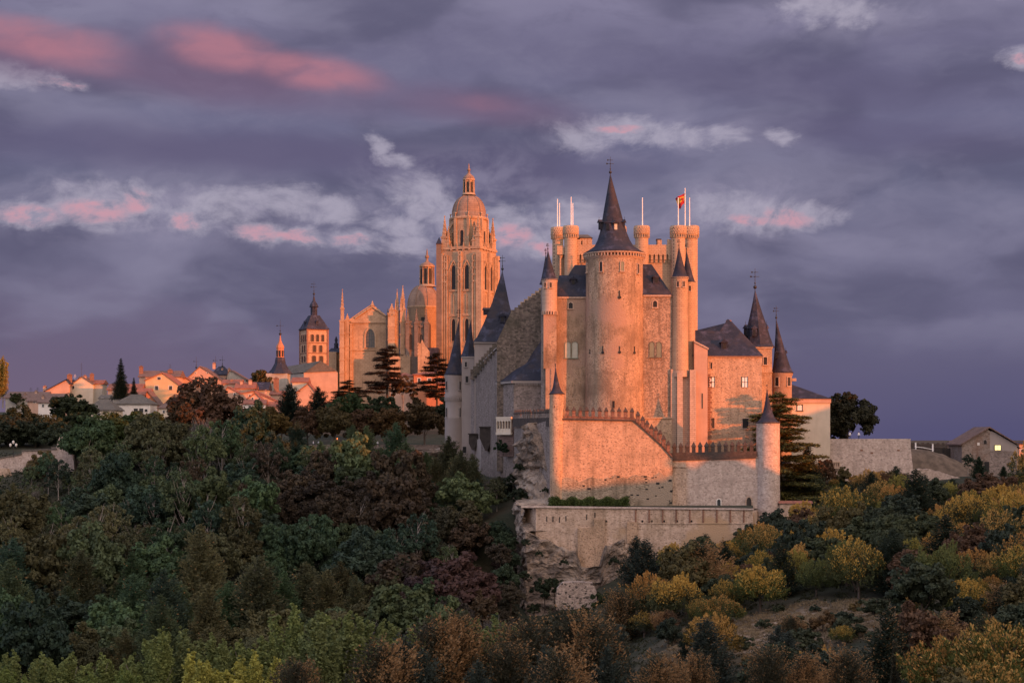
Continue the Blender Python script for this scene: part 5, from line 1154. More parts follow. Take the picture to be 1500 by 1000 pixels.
# nave, transept gable
Y = 790.0; z = lambda y: PZ(y, Y)
pl = [(500, 620), (572, 620), (572, 470), (565, 461), (545, 445), (524, 459), (511, 468), (500, 469)]
mb = MB(); mb.prism([(PX(a, Y), z(b)) for a, b in pl], Y, Y+30); tr_ = mb.build('transept', M['catstone'], cath)
mb = MB()
for (a, b) in (((514, 472), (566, 472)),): mb.box(PX(a[0], Y), PX(b[0], Y), Y-.7, Y, z(a[1])-.3, z(a[1])+.5)
mb.box(PX(505, Y), PX(570, Y), Y-.5, Y, z(513), z(511.5))
for (a, b) in (((545, 449), (520, 466)), ((545, 449), (566, 463))): mb.tube((PX(a[0], Y), Y-.3, z(a[1])), (PX(b[0], Y), Y-.3, z(b[1])), .45, .45, 4)
pinnacle(mb, PX(545.5, Y), Y+.5, z(452), z(440), .8, False); mb.build('gable_moulding', M['catstone'], tr_)
mb = MB(); win_into(mb, (PX(542.5, Y), Y, z(509)), 4.1, 8.6, 0, 'point', .8, .4, (3, 5), True, (0, 1, 2)); mb.build('window', [M['catstone'], M['glass'], M['catdark']], tr_)
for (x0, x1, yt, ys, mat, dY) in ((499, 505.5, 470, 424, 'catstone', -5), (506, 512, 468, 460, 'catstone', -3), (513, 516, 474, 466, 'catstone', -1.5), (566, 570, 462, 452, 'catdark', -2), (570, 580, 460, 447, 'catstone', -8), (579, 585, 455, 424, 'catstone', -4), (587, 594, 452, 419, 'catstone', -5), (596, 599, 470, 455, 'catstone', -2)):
    mb = MB(); yy = Y+dY; xa, xb = PX(x0, Y), PX(x1, Y); mb.box(xa, xb, yy, yy+6, 8, z(yt)); w = (xb-xa)/2
    for k in range(5): zz = z(yt)-k*6; mb.box(xa-.2, xb+.2, yy-.25, yy+6.2, zz-.5, zz)
    pinnacle(mb, (xa+xb)/2, yy+2.5, z(yt), z(ys), w*.72)
    if yt < 465: pinnacle(mb, xa+.4, yy+.2, z(yt+4), z(ys+16), w*.4); pinnacle(mb, xb-.4, yy+.2, z(yt+4), z(ys+13), w*.4)
    mb.build('buttress', M[mat], cath)
mb = MB(); mb.box(PX(490, Y), PX(501, Y), Y+6, Y+30, 8, z(516)); mb.mi = 1; mb.box(PX(478, Y), PX(500, Y), Y+5, Y+31, z(515), z(508), 1, 6); mb.mi = 0; mb.box(PX(480, Y), PX(492, Y), Y+2, Y+30, 8, z(515)); mb.build('side_chapel', [M['catstone'], M['slate']], cath)
for x, y in ((488.5, 490), (529.5, 450)): mb = MB(); mb.lathe(PX(x, Y), Y+12, [(1.3, z(y+21)), (.9, z(y+14)), (1.1, z(y+12)), (.5, z(y+9)), (.8, z(y+6)), (.1, z(y))], 8); mb.build('urn_finial', M['slate'], cath)
# chapel block with dark pinnacles, grey crenellated front
Y = 784.0
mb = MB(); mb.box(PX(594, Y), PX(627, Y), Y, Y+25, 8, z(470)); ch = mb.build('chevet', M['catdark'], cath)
mb = MB()
for x in (597, 610, 624.5): pinnacle(mb, PX(x, Y), Y-.3, z(486), z(453), .95)
for x0, x1 in ((597, 610), (610, 624.5)):
    for i in range(6):
        t0, t1 = i/6, (i+1)/6; sag = lambda t: 468+9*(1-(2*t-1)**2); mb.add([(PX(x0+(x1-x0)*t0, Y), Y-.6, z(sag(t0)+3)), (PX(x0+(x1-x0)*t1, Y), Y-.6, z(sag(t1)+3)), (PX(x0+(x1-x0)*t1, Y), Y-.6, z(sag(t1))), (PX(x0+(x1-x0)*t0, Y), Y-.6, z(sag(t0)))], [(0, 1, 2, 3)])
for x in (597, 610, 624.5): mb.box(PX(x, Y)-.9, PX(x, Y)+.9, Y-1.2, Y, 8, z(482))
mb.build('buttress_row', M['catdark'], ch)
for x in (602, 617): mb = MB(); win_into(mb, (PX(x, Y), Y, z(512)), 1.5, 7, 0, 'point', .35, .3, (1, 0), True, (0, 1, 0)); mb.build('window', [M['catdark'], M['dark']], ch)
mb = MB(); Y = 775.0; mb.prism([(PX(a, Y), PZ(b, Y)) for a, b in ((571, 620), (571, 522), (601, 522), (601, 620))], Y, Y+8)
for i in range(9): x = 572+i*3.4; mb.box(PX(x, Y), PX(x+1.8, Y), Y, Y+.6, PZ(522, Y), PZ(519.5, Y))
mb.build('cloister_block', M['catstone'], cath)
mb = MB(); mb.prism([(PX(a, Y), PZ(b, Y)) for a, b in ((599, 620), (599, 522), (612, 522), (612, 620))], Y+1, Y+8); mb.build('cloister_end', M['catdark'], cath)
Y = 768.0
mb = MB(); mb.prism([(PX(a, Y), PZ(b, Y)) for a, b in ((612, 620), (612, 515), (613.5, 503), (616, 503), (618, 497), (621, 504), (628, 513), (628, 620))], Y, Y+7)
for k in range(4): mb.box(PX(613.3, Y)-.5, PX(613.3, Y)+.2, Y-.3, Y+1, PZ(520-k*5, Y), PZ(517-k*5, Y))
for (x, y) in ((622, 532), (624, 524), (622.5, 541)): mb.mi = 1; mb.box(PX(x, Y)-.25, PX(x, Y)+.25, Y-.04, Y+.1, PZ(y, Y), PZ(y-2.5, Y)); mb.mi = 0
mb.build('gabled_turret', [M['catstone'], M['dark']], cath)
mb = MB(); Y = 780; mb.box(PX(627, Y), PX(642, Y), Y, Y+20, 8, PZ(509, Y)); mb.build('side_roof', M['slate'], cath)

# ------------------------------------------------------------ belfry of the romanesque church
Y = 720.0; z = lambda y: PZ(y, Y)
bel = thing('church_belfry', 'square arcaded church belfry with dark slate cap and cross left of the cathedral', 'bell tower', (PX(460, Y), Y, 10))
ra = R(33); wide = (PX(479.5, Y)-PX(451, Y))/math.cos(R(26)); hb = wide/2; bc = Vector((PX(458, Y), Y+hb)); TB = Matrix.Translation((bc.x, bc.y, 0)) @ Matrix.Rotation(R(26), 4, 'Z')
mb = MB(); mb.X = TB; mb.box(-hb, hb, -hb, hb, 4, z(481)); mb.build('shaft', M['brick'] if 0 else M['catstone'], bel)
mb = MB(); mb.X = TB
for y in (482.5, 502, 517, 532): mb.box(-hb-.2, hb+.2, -hb-.2, hb+.2, z(y)-.2, z(y)+.2)
for sx_ in (-1, 1):
    for sy_ in (-1, 1): mb.box(sx_*hb-.35, sx_*hb+.35, sy_*hb-.35, sy_*hb+.35, 4, z(482))
mb.build('string_courses', M['brick'], bel)
for f in range(4):
    for (yb, hh, xs, w) in ((500, 10, (-2.3, 0, 2.3), 1.1), (515.5, 10, (-1.4, 1.4), 1.25), (530, 9, (-1.6, 1.6), 1.6), (545, 9, (-1.6, 1.6), 1.6)):
        for x in xs: mb = MB(); mb.X = TB @ Matrix.Rotation(f*math.pi/2, 4, 'Z'); win_into(mb, (x, -hb, z(yb)), w, hh*Y/F, 0, 'round', .22, .15, (0, 0), False); mb.build('arched_opening', [M['brick'], M['dark']], bel)
mb = MB(); mb.X = TB
pr = [(1.16, 482), (.98, 478), (.80, 472), (.55, 465), (.42, 461)]
for (a, ya), (b, yb) in zip(pr[:-1], pr[1:]): mb.box(-hb*a, hb*a, -hb*a, hb*a, z(ya), z(yb), hb*(a-b), hb*(a-b))
for f in range(4): mb.X = TB @ Matrix.Rotation(f*math.pi/2, 4, 'Z'); mb.box(-.6, .6, -hb*.92, 0, z(478), z(471)); mb.box(-.8, .8, -hb*.97, 0, z(471), z(469), .7, 0)
mb.X = TB; mb.lathe(0, 0, [(hb*.33, z(461)), (hb*.33, z(449)), (hb*.46, z(448.5)), (hb*.38, z(445)), (hb*.26, z(442)), (hb*.12, z(439)), (hb*.1, z(436)), (.08, z(430))], 8, smooth=False)
mb.build('slate_cap', M['slate'], bel); vane(bel, bc.x, bc.y, z(432), 21*Y/F)
# slim brick spire farther left
Y = 690.0; z = lambda y: PZ(y, Y); S = Y/F; cx = PX(409.5, Y)
sp = thing('church_spire', 'slim brick lantern spire with flared slate foot and tall cross on the far left skyline', 'spire', (cx, Y, 10))
mb = MB(); mb.box(cx-19*S, cx+12*S, Y-2, Y+8, 4, z(547)); mb.build('tower_base', M['wall_grey'], sp)
mb = MB(); mb.lathe(cx, Y+2, [(19*S, z(547)), (13*S, z(540)), (8.5*S, z(532)), (6.8*S, z(523))], 8, smooth=False, a0=.39); mb.build('flared_roof', M['slate'], sp)
mb = MB(); mb.lathe(cx, Y+2, [(6.0*S, z(526)), (5.4*S, z(510)), (6.2*S, z(509.5)), (5.6*S, z(506)), (3.2*S, z(502)), (1.6*S, z(498)), (1*S, z(494)), (.1, z(488))], 8, smooth=False, a0=.39)
mb.mi = 1
for k in range(8): a = k*math.pi/4; mb.X = Matrix.Translation((cx, Y+2, 0)) @ Matrix.Rotation(a, 4, 'Z'); mb.box(5.1*S, 5.75*S, -.35, .35, z(522), z(513)); mb.X = None
mb.build('lantern', [M['wall_red'], M['dark']], sp); vane(sp, cx, Y+2, z(492), 25*S, arms=1)
# long church roof right of it
Y = 700.0; z = lambda y: PZ(y, Y)
chh = thing('church_nave', 'long grey-roofed church nave with a pink gable below the arcaded belfry', 'church', (PX(460, Y), Y, 6))
mb = MB(); mb.prism([(PX(a, Y), z(b)) for a, b in ((445, 600), (445, 546), (470, 530), (494, 545), (494, 600))], Y, Y+2); mb.build('gable_wall', M['wall_pink'], chh)
mb = MB(); mb.plan([(PX(399, Y+16), Y+16), (PX(446, Y), Y), (PX(446, Y)+3, Y+3), (PX(399, Y+16)+3, Y+20)], 0, z(547)); mb.build('side_wall', M['wall_grey'], chh)
mb = MB(); mb.add([(PX(397, Y+16), Y+15.4, z(547.5)), (PX(446.5, Y), Y-.4, z(545.5)), (PX(470, Y), Y-.4, z(528.5)), (PX(421, Y+16), Y+16, z(534)), (PX(445, Y+16), Y+17, z(547)), (PX(494.5, Y), Y-.4, z(543.5))], [(0, 1, 2, 3), (2, 5, 4, 3), (0, 3, 4), (1, 5, 2), (0, 4, 5, 1)]); mb.build('roof', M['tilegrey'], chh)

# ------------------------------------------------------------ town houses
def house(label, x0, x1, ye, yr, yb, Y, wall, roof, depth=12, gable='front', xr=None, wins=(), chims=(), group='town houses on the hilltop', ridge=None, skew=0.0, extra=None):
    """gable front: ridge runs away from us, apex at xr; side: long eave towards us"""
    S = Y/F; z = lambda y: PZ(y, Y); a, b = PX(x0, Y), PX(x1, Y); h0 = thing('town_house', label, 'house', ((a+b)/2, Y, z(yb)), group)
    zb = min(z(yb), gzs((a+b)/2, Y))-2; ze = z(ye) if isinstance(ye, (int, float)) else z(ye[0]); zr = z(yr); xm = PX(xr if xr is not None else (x0+x1)/2, Y)
    mb = MB()
    if gable == 'front':
        yel, yer = (ye if isinstance(ye, (int, float)) else ye[0]), (ye if isinstance(ye, (int, float)) else ye[1])
        mb.prism([(a, zb), (b, zb), (b, z(yer)), (xm, zr), (a, z(yel))], Y, Y+depth); mb.build('wall', M[wall], h0)
        mb = MB(); t = .35; o = .5
        for (xa, za, xb, zb_) in ((a, z(yel), xm, zr), (b, z(yer), xm, zr)):
            dx_ = o if xa > xm else -o; sl_ = (zb_-za)/(xb-xa) if abs(xb-xa) > 1e-6 else 0; za2 = za+dx_*sl_
            mb.add([(xa+dx_, Y-o, za2), (xb, Y-o, zb_), (xb, Y+depth+o, zb_), (xa+dx_, Y+depth+o, za2), (xa+dx_, Y-o, za2+t), (xb, Y-o, zb_+t), (xb, Y+depth+o, zb_+t), (xa+dx_, Y+depth+o, za2+t)],
                   [(0, 1, 2, 3), (7, 6, 5, 4), (0, 4, 5, 1), (3, 2, 6, 7), (0, 3, 7, 4)])
    else:
        mb.box(a, b, Y, Y+depth, zb, ze); mb.prism([(a, ze), (b, ze), (b, ze+.01), (a, ze+.01)], Y, Y+depth)
        for xx in ((a, b-.3) if gable == 'side' else ()): mb.add([(xx, Y, ze), (xx, Y+depth, ze), (xx, Y+depth/2, zr-.1), (xx+.3, Y, ze), (xx+.3, Y+depth, ze), (xx+.3, Y+depth/2, zr-.1)], [(0, 1, 2), (3, 5, 4), (0, 3, 4, 1), (1, 4, 5, 2), (2, 5, 3, 0)])
        mb.build('wall', M[wall], h0); mb = MB(); o = .5; hip = (0 if gable == 'side' else min(depth*.45, (b-a)*.4))
        mb.add([(a-o, Y-o, ze-.1), (b+o, Y-o, ze-.1), (b+o, Y+depth+o, ze-.1), (a-o, Y+depth+o, ze-.1), (a-o+hip, Y+depth/2, zr), (b+o-hip, Y+depth/2, zr),
                (a-o, Y-o, ze+.25), (b+o, Y-o, ze+.25), (b+o, Y+depth+o, ze+.25), (a-o, Y+depth+o, ze+.25), (a-o+hip, Y+depth/2, zr+.3), (b+o-hip, Y+depth/2, zr+.3)],
               [(6, 7, 11, 10), (8, 9, 10, 11), (7, 8, 11), (9, 6, 10), (0, 1, 7, 6), (1, 2, 8, 7), (2, 3, 9, 8), (3, 0, 6, 9), (3, 2, 1, 0)])
    rf_ = mb.build('roof', M[roof], h0)
    for (x, y, w, h_) in wins: 
        mb = MB(); win_into(mb, (PX(x, Y), Y, z(y)), w*S, h_*S, 0, 'flat', .18, .1, (1, 1) if w > 3 else (0, 0), False, (0, 1, 2)); mb.build('window', [M['wall_white'], M['glass'], M['wood']], h0)
    for (x, yt, w, y2) in chims:
        mb = MB(); mb.box(PX(x-w/2, Y), PX(x+w/2, Y), Y+2.2, Y+2.2+w*S, z(y2), z(yt)); mb.mi = 1; mb.box(PX(x-w/2, Y)-.12, PX(x+w/2, Y)+.12, Y+2.08, Y+2.32+w*S, z(yt)-.35, z(yt)-.1); mb.box(PX(x-w/4, Y), PX(x+w/4, Y), Y+2.5, Y+2+w*S, z(yt)-.1, z(yt)+.35); mb.build('chimney', [M['wall_pink' if w < 5 else 'brick'], M['tile2']], rf_)
    return h0
H = house
H('ochre three-window gable house, the most prominent house on the town skyline', 213, 266, (557, 567), 546.5, 606, 655, 'wall_ochre', 'tile', 14, xr=238, wins=((233, 556, 5, 4), (229.5, 571, 5, 6), (250, 571, 5, 6)), chims=())
H('long pale house with a tall square chimney behind the ochre gable house', 204, 262, 552, 543, 575, 680, 'wall_pink', 'tile2', 12, 'side', chims=((204.5, 536, 5, 552), (247, 541, 6, 546)))
H('low house with long red roof left of the ochre gable house', 158, 206, 571, 562.5, 590, 650, 'wall_pink', 'tile', 10, 'side', wins=((168, 575, 4, 3), (183, 577, 5, 5)), chims=((171, 560, 3, 566),))
H('pale gable house with pair of chimneys right of the tall red chimney', 102, 136, (565, 562), 552, 590, 670, 'wall_cream', 'tile2', 12, xr=120, wins=((107, 569, 4, 4),), chims=((122, 549.5, 4, 556), (132, 547, 5, 557), (114, 552, 2.5, 556)))
H('low annexe with red roof attached right of the pale gable house', 135, 150, 562, 557, 590, 672, 'wall_grey', 'tile', 8, 'side')
H('long sloping orange-walled house behind the conifer at the left skyline', 66, 101, (573, 560), 556, 590, 665, 'wall_pink', 'slate', 12, xr=98, chims=((99, 548, 6, 566), (63, 565, 4.5, 577)))
H('low tile-roofed house at the far left edge of the skyline', 8, 66, 583, 574, 600, 640, 'wall_grey', 'tile2', 12, 'side', chims=((34, 576, 3, 582), (50, 572, 3, 580)))
H('far left tile roof with a row of small white dormer fronts', 40, 92, 588, 577, 600, 620, 'wall_pink', 'tile2', 9, 'side', wins=((50, 590, 2, 3), (54, 590, 2, 3), (58, 590, 2, 3)))
H('dark hip-roofed pavilion among the trees', 126, 168, 601, 585, 612, 575, 'wall_cream', 'tilegrey', 12, 'hip', wins=((145, 609, 4, 4),))
H('house with dark flat-pitched roof and open timber gallery among trees', 168, 220, 592, 578, 611, 590, 'wall_white', 'tilegrey', 12, 'hip', wins=((199, 604, 6, 6), (207, 604, 6, 6), (214, 603, 4, 4)))
H('house with red roof and bright orange end wall below the ochre gable', 186, 218, 579, 569, 606, 625, 'wall_grey', 'tile', 8, 'side', wins=((209, 583, 4, 4),))
H('narrow bright orange gable wall below the ochre house', 214, 232, (577, 592), 573, 610, 618, 'wall_red', 'tile2', 9, xr=216)
H('grey low house wedged right of the orange gable wall', 236, 262, 596, 578, 612, 610, 'wall_grey', 'tilegrey', 9, xr=256, gable='front')
H('small grey stone house behind the dark hip roof, left of the gallery house', 146, 178, 584, 579, 596, 612, 'wall_grey', 'tilegrey', 8, 'side', wins=((150, 586, 3, 3), (164, 587, 3, 3)))
H('broad pink windowless gable behind the big brown tree', 268, 326, (560, 558), 537, 590, 700, 'wall_pink', 'tile2', 14, xr=293, wins=((286, 547, 1.5, 2), (304, 547, 1.5, 2)))
H('small lean-to with red tiles left of the broad pink gable', 264, 284, (562, 561), 553, 580, 690, 'wall_pink', 'tile', 8, xr=272)
H('mansion with slate dormers and finials right of the broad pink gable', 310, 334, 549, 537, 570, 712, 'wall_pink', 'slate', 9, 'hip', chims=((312, 531, 4, 540), (334, 539, 3, 545), (324, 539, 3, 545)))
H('grey gable house sloping down right of the slate mansion', 332, 360, (552, 556), 542, 580, 708, 'wall_grey', 'tile2', 12, xr=336)
H('terraced red-roofed house stepping down right of the big brown tree', 326, 352, 562, 556, 582, 672, 'wall_pink', 'tile', 9, 'side', chims=((338, 556, 3.5, 560),))
H('pink house with small chimneys below the grey gable', 345, 372, 569, 560, 588, 665, 'wall_pink', 'tile', 9, 'side', chims=((352, 557, 3.5, 563), (365, 556, 4.5, 565)))
H('dark-roofed long house in the middle of the town slope', 360, 392, 571, 560, 590, 676, 'wall_grey', 'slate', 9, 'side')
H('pink gable house with lean-to roof above the brown park trees', 330, 352, (572, 577), 567, 590, 650, 'wall_pink', 'tile', 8, xr=334, wins=((344, 579, 2.5, 4),))
H('broad cream gable facing the park trees with a long falling roof', 352, 412, (577, 591), 573, 604, 640, 'wall_pink', 'tile', 9, xr=372, wins=((366, 583, 3, 5),), chims=((388, 571, 3, 577),))
H('small dormered house with blue shutter in front of the broad cream gable', 360, 386, (586, 588), 575.5, 600, 628, 'wall_pink', 'tile', 6, xr=374, wins=((370, 588, 3, 6), (380, 588, 3, 5)))
H('lowest white-fronted house with lit white awnings by the brown trees', 356, 388, 592, 586, 604, 615, 'wall_white', 'tile', 6, 'side', wins=((366, 598, 4, 4), (378, 599, 4, 4)))
H('red-roofed narrow house at the left end of the church wall', 396, 414, 578, 573, 592, 660, 'wall_pink', 'tile', 8, 'side', chims=((403, 553, 7, 580),))
H('small house with grey tile roof between the dark pavilion and the gallery house', 150, 172, 597, 590, 612, 600, 'wall_cream', 'tilegrey', 8, 'side', wins=((158, 602, 3, 4),))
H('cream cottage with old red roof in front of the brown tree left side', 232, 258, 598, 590, 612, 590, 'wall_cream', 'tile2', 8, 'hip', wins=((240, 605, 3, 4), (250, 605, 3, 4)), chims=((246, 586, 3, 592),))
H('pale house with red roof just right of the tall pointed spruce', 186, 206, 580, 573, 592, 640, 'wall_white', 'tile', 8, 'side', wins=((192, 584, 3, 3),), chims=((200, 569, 3, 576),))
H('tiny pink house with red roof at the foot of the broad cream gable', 392, 414, 596, 589, 606, 618, 'wall_pink', 'tile', 7, 'side', wins=((400, 600, 3, 3),))
H('low white house with red roof left of the far left sloping orange house', 56, 80, 590, 582, 604, 600, 'wall_white', 'tile2', 8, 'side', wins=((63, 596, 3, 4), (72, 596, 3, 4)), chims=((60, 579, 3, 585),))
H('low ochre house between church nave and dark conifers', 428, 450, 560, 553, 590, 680, 'wall_cream', 'tile', 8, 'side')
H('pink gable house beside the dark conifers below the church', 434, 466, (575, 580), 562, 600, 640, 'wall_pink', 'tile', 8, xr=452)
H('red-tiled villa with lit facade below the cathedral, centre of its row', 606, 646, 549, 545, 572, 640, 'wall_red', 'tile', 9, 'hip', wins=((614, 560, 4, 6), (629, 560, 5, 6)))
H('red-tiled villa left of the lit facade below the cathedral', 572, 605, 551, 546.5, 580, 645, 'wall_pink', 'tile', 9, 'hip', wins=((580, 560, 3, 5), (598, 562, 3, 5)))
H('small low red-tiled house at the right end below the cathedral', 640, 660, 562, 556, 580, 625, 'wall_red', 'tile', 7, 'side')
# finials and aerials on the skyline
for i, (x, yt, yb, Y, lab) in enumerate(((285.5, 522, 540, 705, 'iron weather vane above the broad pink gable'), (314, 521, 538, 712, 'left of the paired iron finials on the slate mansion'), (324, 520, 538, 712, 'right of the paired iron finials on the slate mansion'))):
    b = thing('roof_finial', lab, 'finial', (PX(x, Y), Y, PZ(yb, Y)), 'iron finials on the town roofs'); vane(b, PX(x, Y), Y+3, PZ(yb, Y), (yb-yt)*Y/F, arms=1)
for i, (x, yt, yb, Y, lab) in enumerate(((116.5, 531, 553, 672, 'thin television aerial above the pale gable house'), (42, 567, 577, 642, 'left aerial mast over the far left tile roof'), (52, 567, 577, 642, 'right aerial mast over the far left tile roof'), (107, 548, 560, 672, 'short white mast beside the tall red chimney'), (247, 533, 545, 684, 'aerial on the long pale house behind the ochre gable'))):
    b = thing('roof_aerial', lab, 'aerial', (PX(x, Y), Y, PZ(yb, Y)), 'aerials on the town roofs'); mb = MB(); h_ = (yb-yt)*Y/F; x_, z_ = PX(x, Y), PZ(yb, Y)
    mb.tube((x_, Y+3, z_-1), (x_, Y+3, z_+h_), .06, .04, 5)
    for k in range(4): mb.box(x_-.7+.1*k, x_+.7-.1*k, Y+2.98, Y+3.02, z_+h_*(.6+.12*k), z_+h_*(.6+.12*k)+.05)
    mb.build('mast', M['iron'] if x != 107 else M['white'], b)

# ------------------------------------------------------------ right side
Y = 431.0
bs = thing('bastion', 'broad pinkish masonry bastion wall with flat top right of the cedar', 'bastion', (PX(1270, Y), Y, -16))
mb = MB(); mb.plan([(PX(1214, Y), Y), (PX(1334, Y), Y), (PX(1334, Y)+1, Y+9), (PX(1200, Y)+1, Y+9), (PX(1196, Y), Y+5)], -18, PZ(642.5, Y)); mb.build('masonry', M['bastion'], bs)
mb = MB(); mb.add([(PX(1318, Y), Y+.1, PZ(655, Y)), (PX(1334, Y), Y+.1, PZ(655, Y)), (PX(1342, Y), Y-1.2, -18), (PX(1200, Y), Y-1.2, -18), (PX(1215, Y), Y+.05, PZ(662, Y)), (PX(1334, Y), Y+8, PZ(655, Y)), (PX(1345, Y), Y+8, -18)], [(3, 2, 1, 0, 4), (2, 6, 5, 1)]); mb.build('batter', M['bastion'], bs)
mb = MB()
for i in range(6): x = PX(1213+i*3, Y); mb.box(x, x+.3, Y-.9, Y, PZ(683, Y), PZ(677, Y))
mb.box(PX(1212, Y), PX(1229, Y), Y-1.0, Y, PZ(677.5, Y), PZ(675.5, Y)); mb.box(PX(1212, Y), PX(1229, Y), Y-1.0, Y, PZ(686, Y), PZ(683, Y)); mb.build('corbelled_ledge', M['smooth'], bs)
for x, y in ((1316, 659), (1277, 663), (1262, 659), (1300, 668)): mb = MB(); mb.box(PX(x-2, Y), PX(x+2, Y), Y-.06, Y+.1, PZ(y+1.5, Y), PZ(y-1, Y)); mb.build('hole', M['brick'], bs)
Y = 446.0
mb = MB(); n = 22; rnd = random.Random(8)
top = [(1338+i*5.4, 687+i*.75-3*math.sin(i*.35)+rnd.uniform(-.8, .8)) for i in range(32)]
mb.prism([(PX(1338, Y), -20), (PX(1505, Y), -20)]+[(PX(a, Y), PZ(b, Y)) for a, b in reversed(top)], Y, Y+2.5); tag(mb.build('retaining_wall', M['bastion']), 'long low pale rubble wall running right from the bastion below the stone house', 'wall')
# grassy mound
mb = MB(); vs = []; nu = 26; nv = 8
for j in range(nv+1):
    for i in range(nu+1):
        t = i/nu; x = 1330+t*110; hh = 655+8*t+30*t**3 if t > .05 else 655; zt = PZ(hh, 455); q = j/nv
        vs.append((PX(x, 450), 448.5+q*14, -11+(zt+11)*min(1, math.sin(q*math.pi*.62)+.0)+.25*noise.noise(Vector((x*.1, q*4, 0)))))
mb.smooth = True; mb.add(vs, [(j*(nu+1)+i, j*(nu+1)+i+1, (j+1)*(nu+1)+i+1, (j+1)*(nu+1)+i) for j in range(nv) for i in range(nu)])
tag(mb.build('mound', plain('dry_turf', (0.13, 0.095, 0.07), 1.0, 0.5, 0.5)), kind='structure')
mb = MB(); prev = None
for i in range(12):
    t = i/11; x = 1340+t*28; q = Vector((PX(x, 458), 458, PZ(655+2.5*t*t+2*t, 458)+.15))
    if prev: mb.tube(prev, q, .12, .12, 4)
    prev = q
tag(mb.build('mound_kerb', M['white']), 'thin white kerb line along the crest of the grassy mound', 'kerb')
# bridge-like railing and long wall beyond
Y = 500.0
mb = MB(); mb.box(PX(1330, Y), PX(1420, Y), Y, Y+6, -12, PZ(655, Y)); mb.box(PX(1332, Y), PX(1396, Y), Y-.3, Y, PZ(654.5, Y), PZ(650, Y)); 
for i in range(9): x = 1335+i*7.5; mb.box(PX(x, Y), PX(x+3.4, Y), Y-.3, Y+.3, PZ(650, Y), PZ(648.3, Y))
tag(mb.build('crenellated_wall', M['darkcap']), 'long dark low wall with small battlements on the right horizon', 'wall')
Y = 470.0
fe = thing('panel_fence', 'dark panel fence left of the stone house at the right', 'fence', (PX(1390, Y), Y, -10))
mb = MB(); mb.box(PX(1368, Y), PX(1411, Y), Y, Y+.2, -10, PZ(656.5, Y)); mb.build('panel', M['wood'], fe)
for i in range(4): x = 1368+i*14; mb = MB(); mb.tube((PX(x, Y), Y-.15, -10), (PX(x, Y), Y-.15, PZ(655.5, Y)), .1, .1, 6); mb.build('post', M['iron'], fe)
for x, yt, lab in ((1341.5, 648.5, 'short white gate post at the left end of the mound crest'), (1366.5, 650, 'short white gate post at the right end of the mound crest')):
    Y = 459.0; b = thing('gate_post', lab, 'post', (PX(x, Y), Y, PZ(658, Y))); mb = MB(); mb.box(PX(x-.9, Y), PX(x+.9, Y), Y, Y+.4, PZ(662, Y), PZ(yt, Y)); mb.build('post_shaft', M['white'], b); mb = MB(); mb.box(PX(x-1.3, Y), PX(x+1.3, Y), Y-.1, Y+.5, PZ(yt, Y), PZ(yt-.8, Y)); mb.build('post_cap', M['wall_white'], b)
# stone house
Y = 458.0; z = lambda y: PZ(y, Y)
sh = thing('stone_house', 'weathered stone house with tiled gable and one lit yellow window at the right edge', 'house', (PX(1450, Y), Y, -10))
mb = MB(); mb.prism([(PX(a, Y), z(b)) for a, b in ((1409, 705), (1450, 705), (1450, 631), (1446, 628), (1409, 650))], Y, Y+14); mb.build('wall', stone('sooty_rubble', (0.24, 0.19, 0.16), (0.17, 0.135, 0.115), (0.22, 0.12, 0.08), .5, .6, .4, .7, .5), sh)
mb = MB(); mb.prism([(PX(a, Y), z(b)) for a, b in ((1450, 661), (1490, 661), (1490, 652), (1455, 632), (1450, 631))], Y+.2, Y+14); mb.build('plaster_gable', M['render_grey'], sh)
mb = MB(); mb.prism([(PX(a, Y), z(b)) for a, b in ((1450, 705), (1490, 705), (1490, 661), (1450, 659))], Y+.05, Y+14); mb.build('lower_wall', M['shade_stone'], sh)
mb = MB(); mb.plan([(PX(1490, Y), Y+.2), (PX(1500, Y), Y+5), (PX(1500, Y), Y+14), (PX(1490, Y), Y+14)], -12, z(656)); mb.build('side_wall', M['wall_pink'], sh)
mb = MB()
for (xa, ya, xb, yb) in ((1406, 652, 1449, 626.5), (1449, 626.5, 1492, 652)): mb.add([(PX(xa, Y), Y-.6, z(ya)), (PX(xb, Y), Y-.6, z(yb)), (PX(xb, Y), Y+15, z(yb)), (PX(xa, Y), Y+15, z(ya)), (PX(xa, Y), Y-.6, z(ya-1.8)), (PX(xb, Y), Y-.6, z(yb-1.8)), (PX(xb, Y), Y+15, z(yb-1.8)), (PX(xa, Y), Y+15, z(ya-1.8))], [(0, 1, 2, 3), (7, 6, 5, 4), (0, 4, 5, 1), (3, 2, 6, 7), (0, 3, 7, 4), (1, 5, 6, 2)])
mb.add([(PX(1489, Y), Y-.2, z(653)), (PX(1504, Y), Y+4, z(657)), (PX(1504, Y), Y+14, z(657)), (PX(1489, Y), Y+14, z(650))], [(0, 1, 2, 3)]); mb.build('roof', M['tile2'], sh)
mb = MB(); win_into(mb, (PX(1461.5, Y), Y, z(659)), 8.5*Y/F, 7*Y/F, 0, 'flat', .12, .1, (1, 0), False, (0, 1, 2)); mb.build('lit_window', [M['wood'], M['litwin'], M['white']], sh, 'glowing yellow window')
mb = MB(); win_into(mb, (PX(1443, Y), Y, z(650)), 4*Y/F, 6*Y/F, 0, 'round', .15, .1, (0, 0), False); mb.build('window', [M['shade_stone'], M['dark']], sh)
mb = MB(); mb.box(PX(1431.5, Y), PX(1435, Y), Y-.05, Y+.1, z(652), z(648)); mb.build('blocked_window', M['wall_white'], sh)
mb = MB(); mb.box(PX(1442, Y), PX(1449, Y), Y-.05, Y+.2, z(690), z(676)); mb.build('doorway', M['dark'], sh)
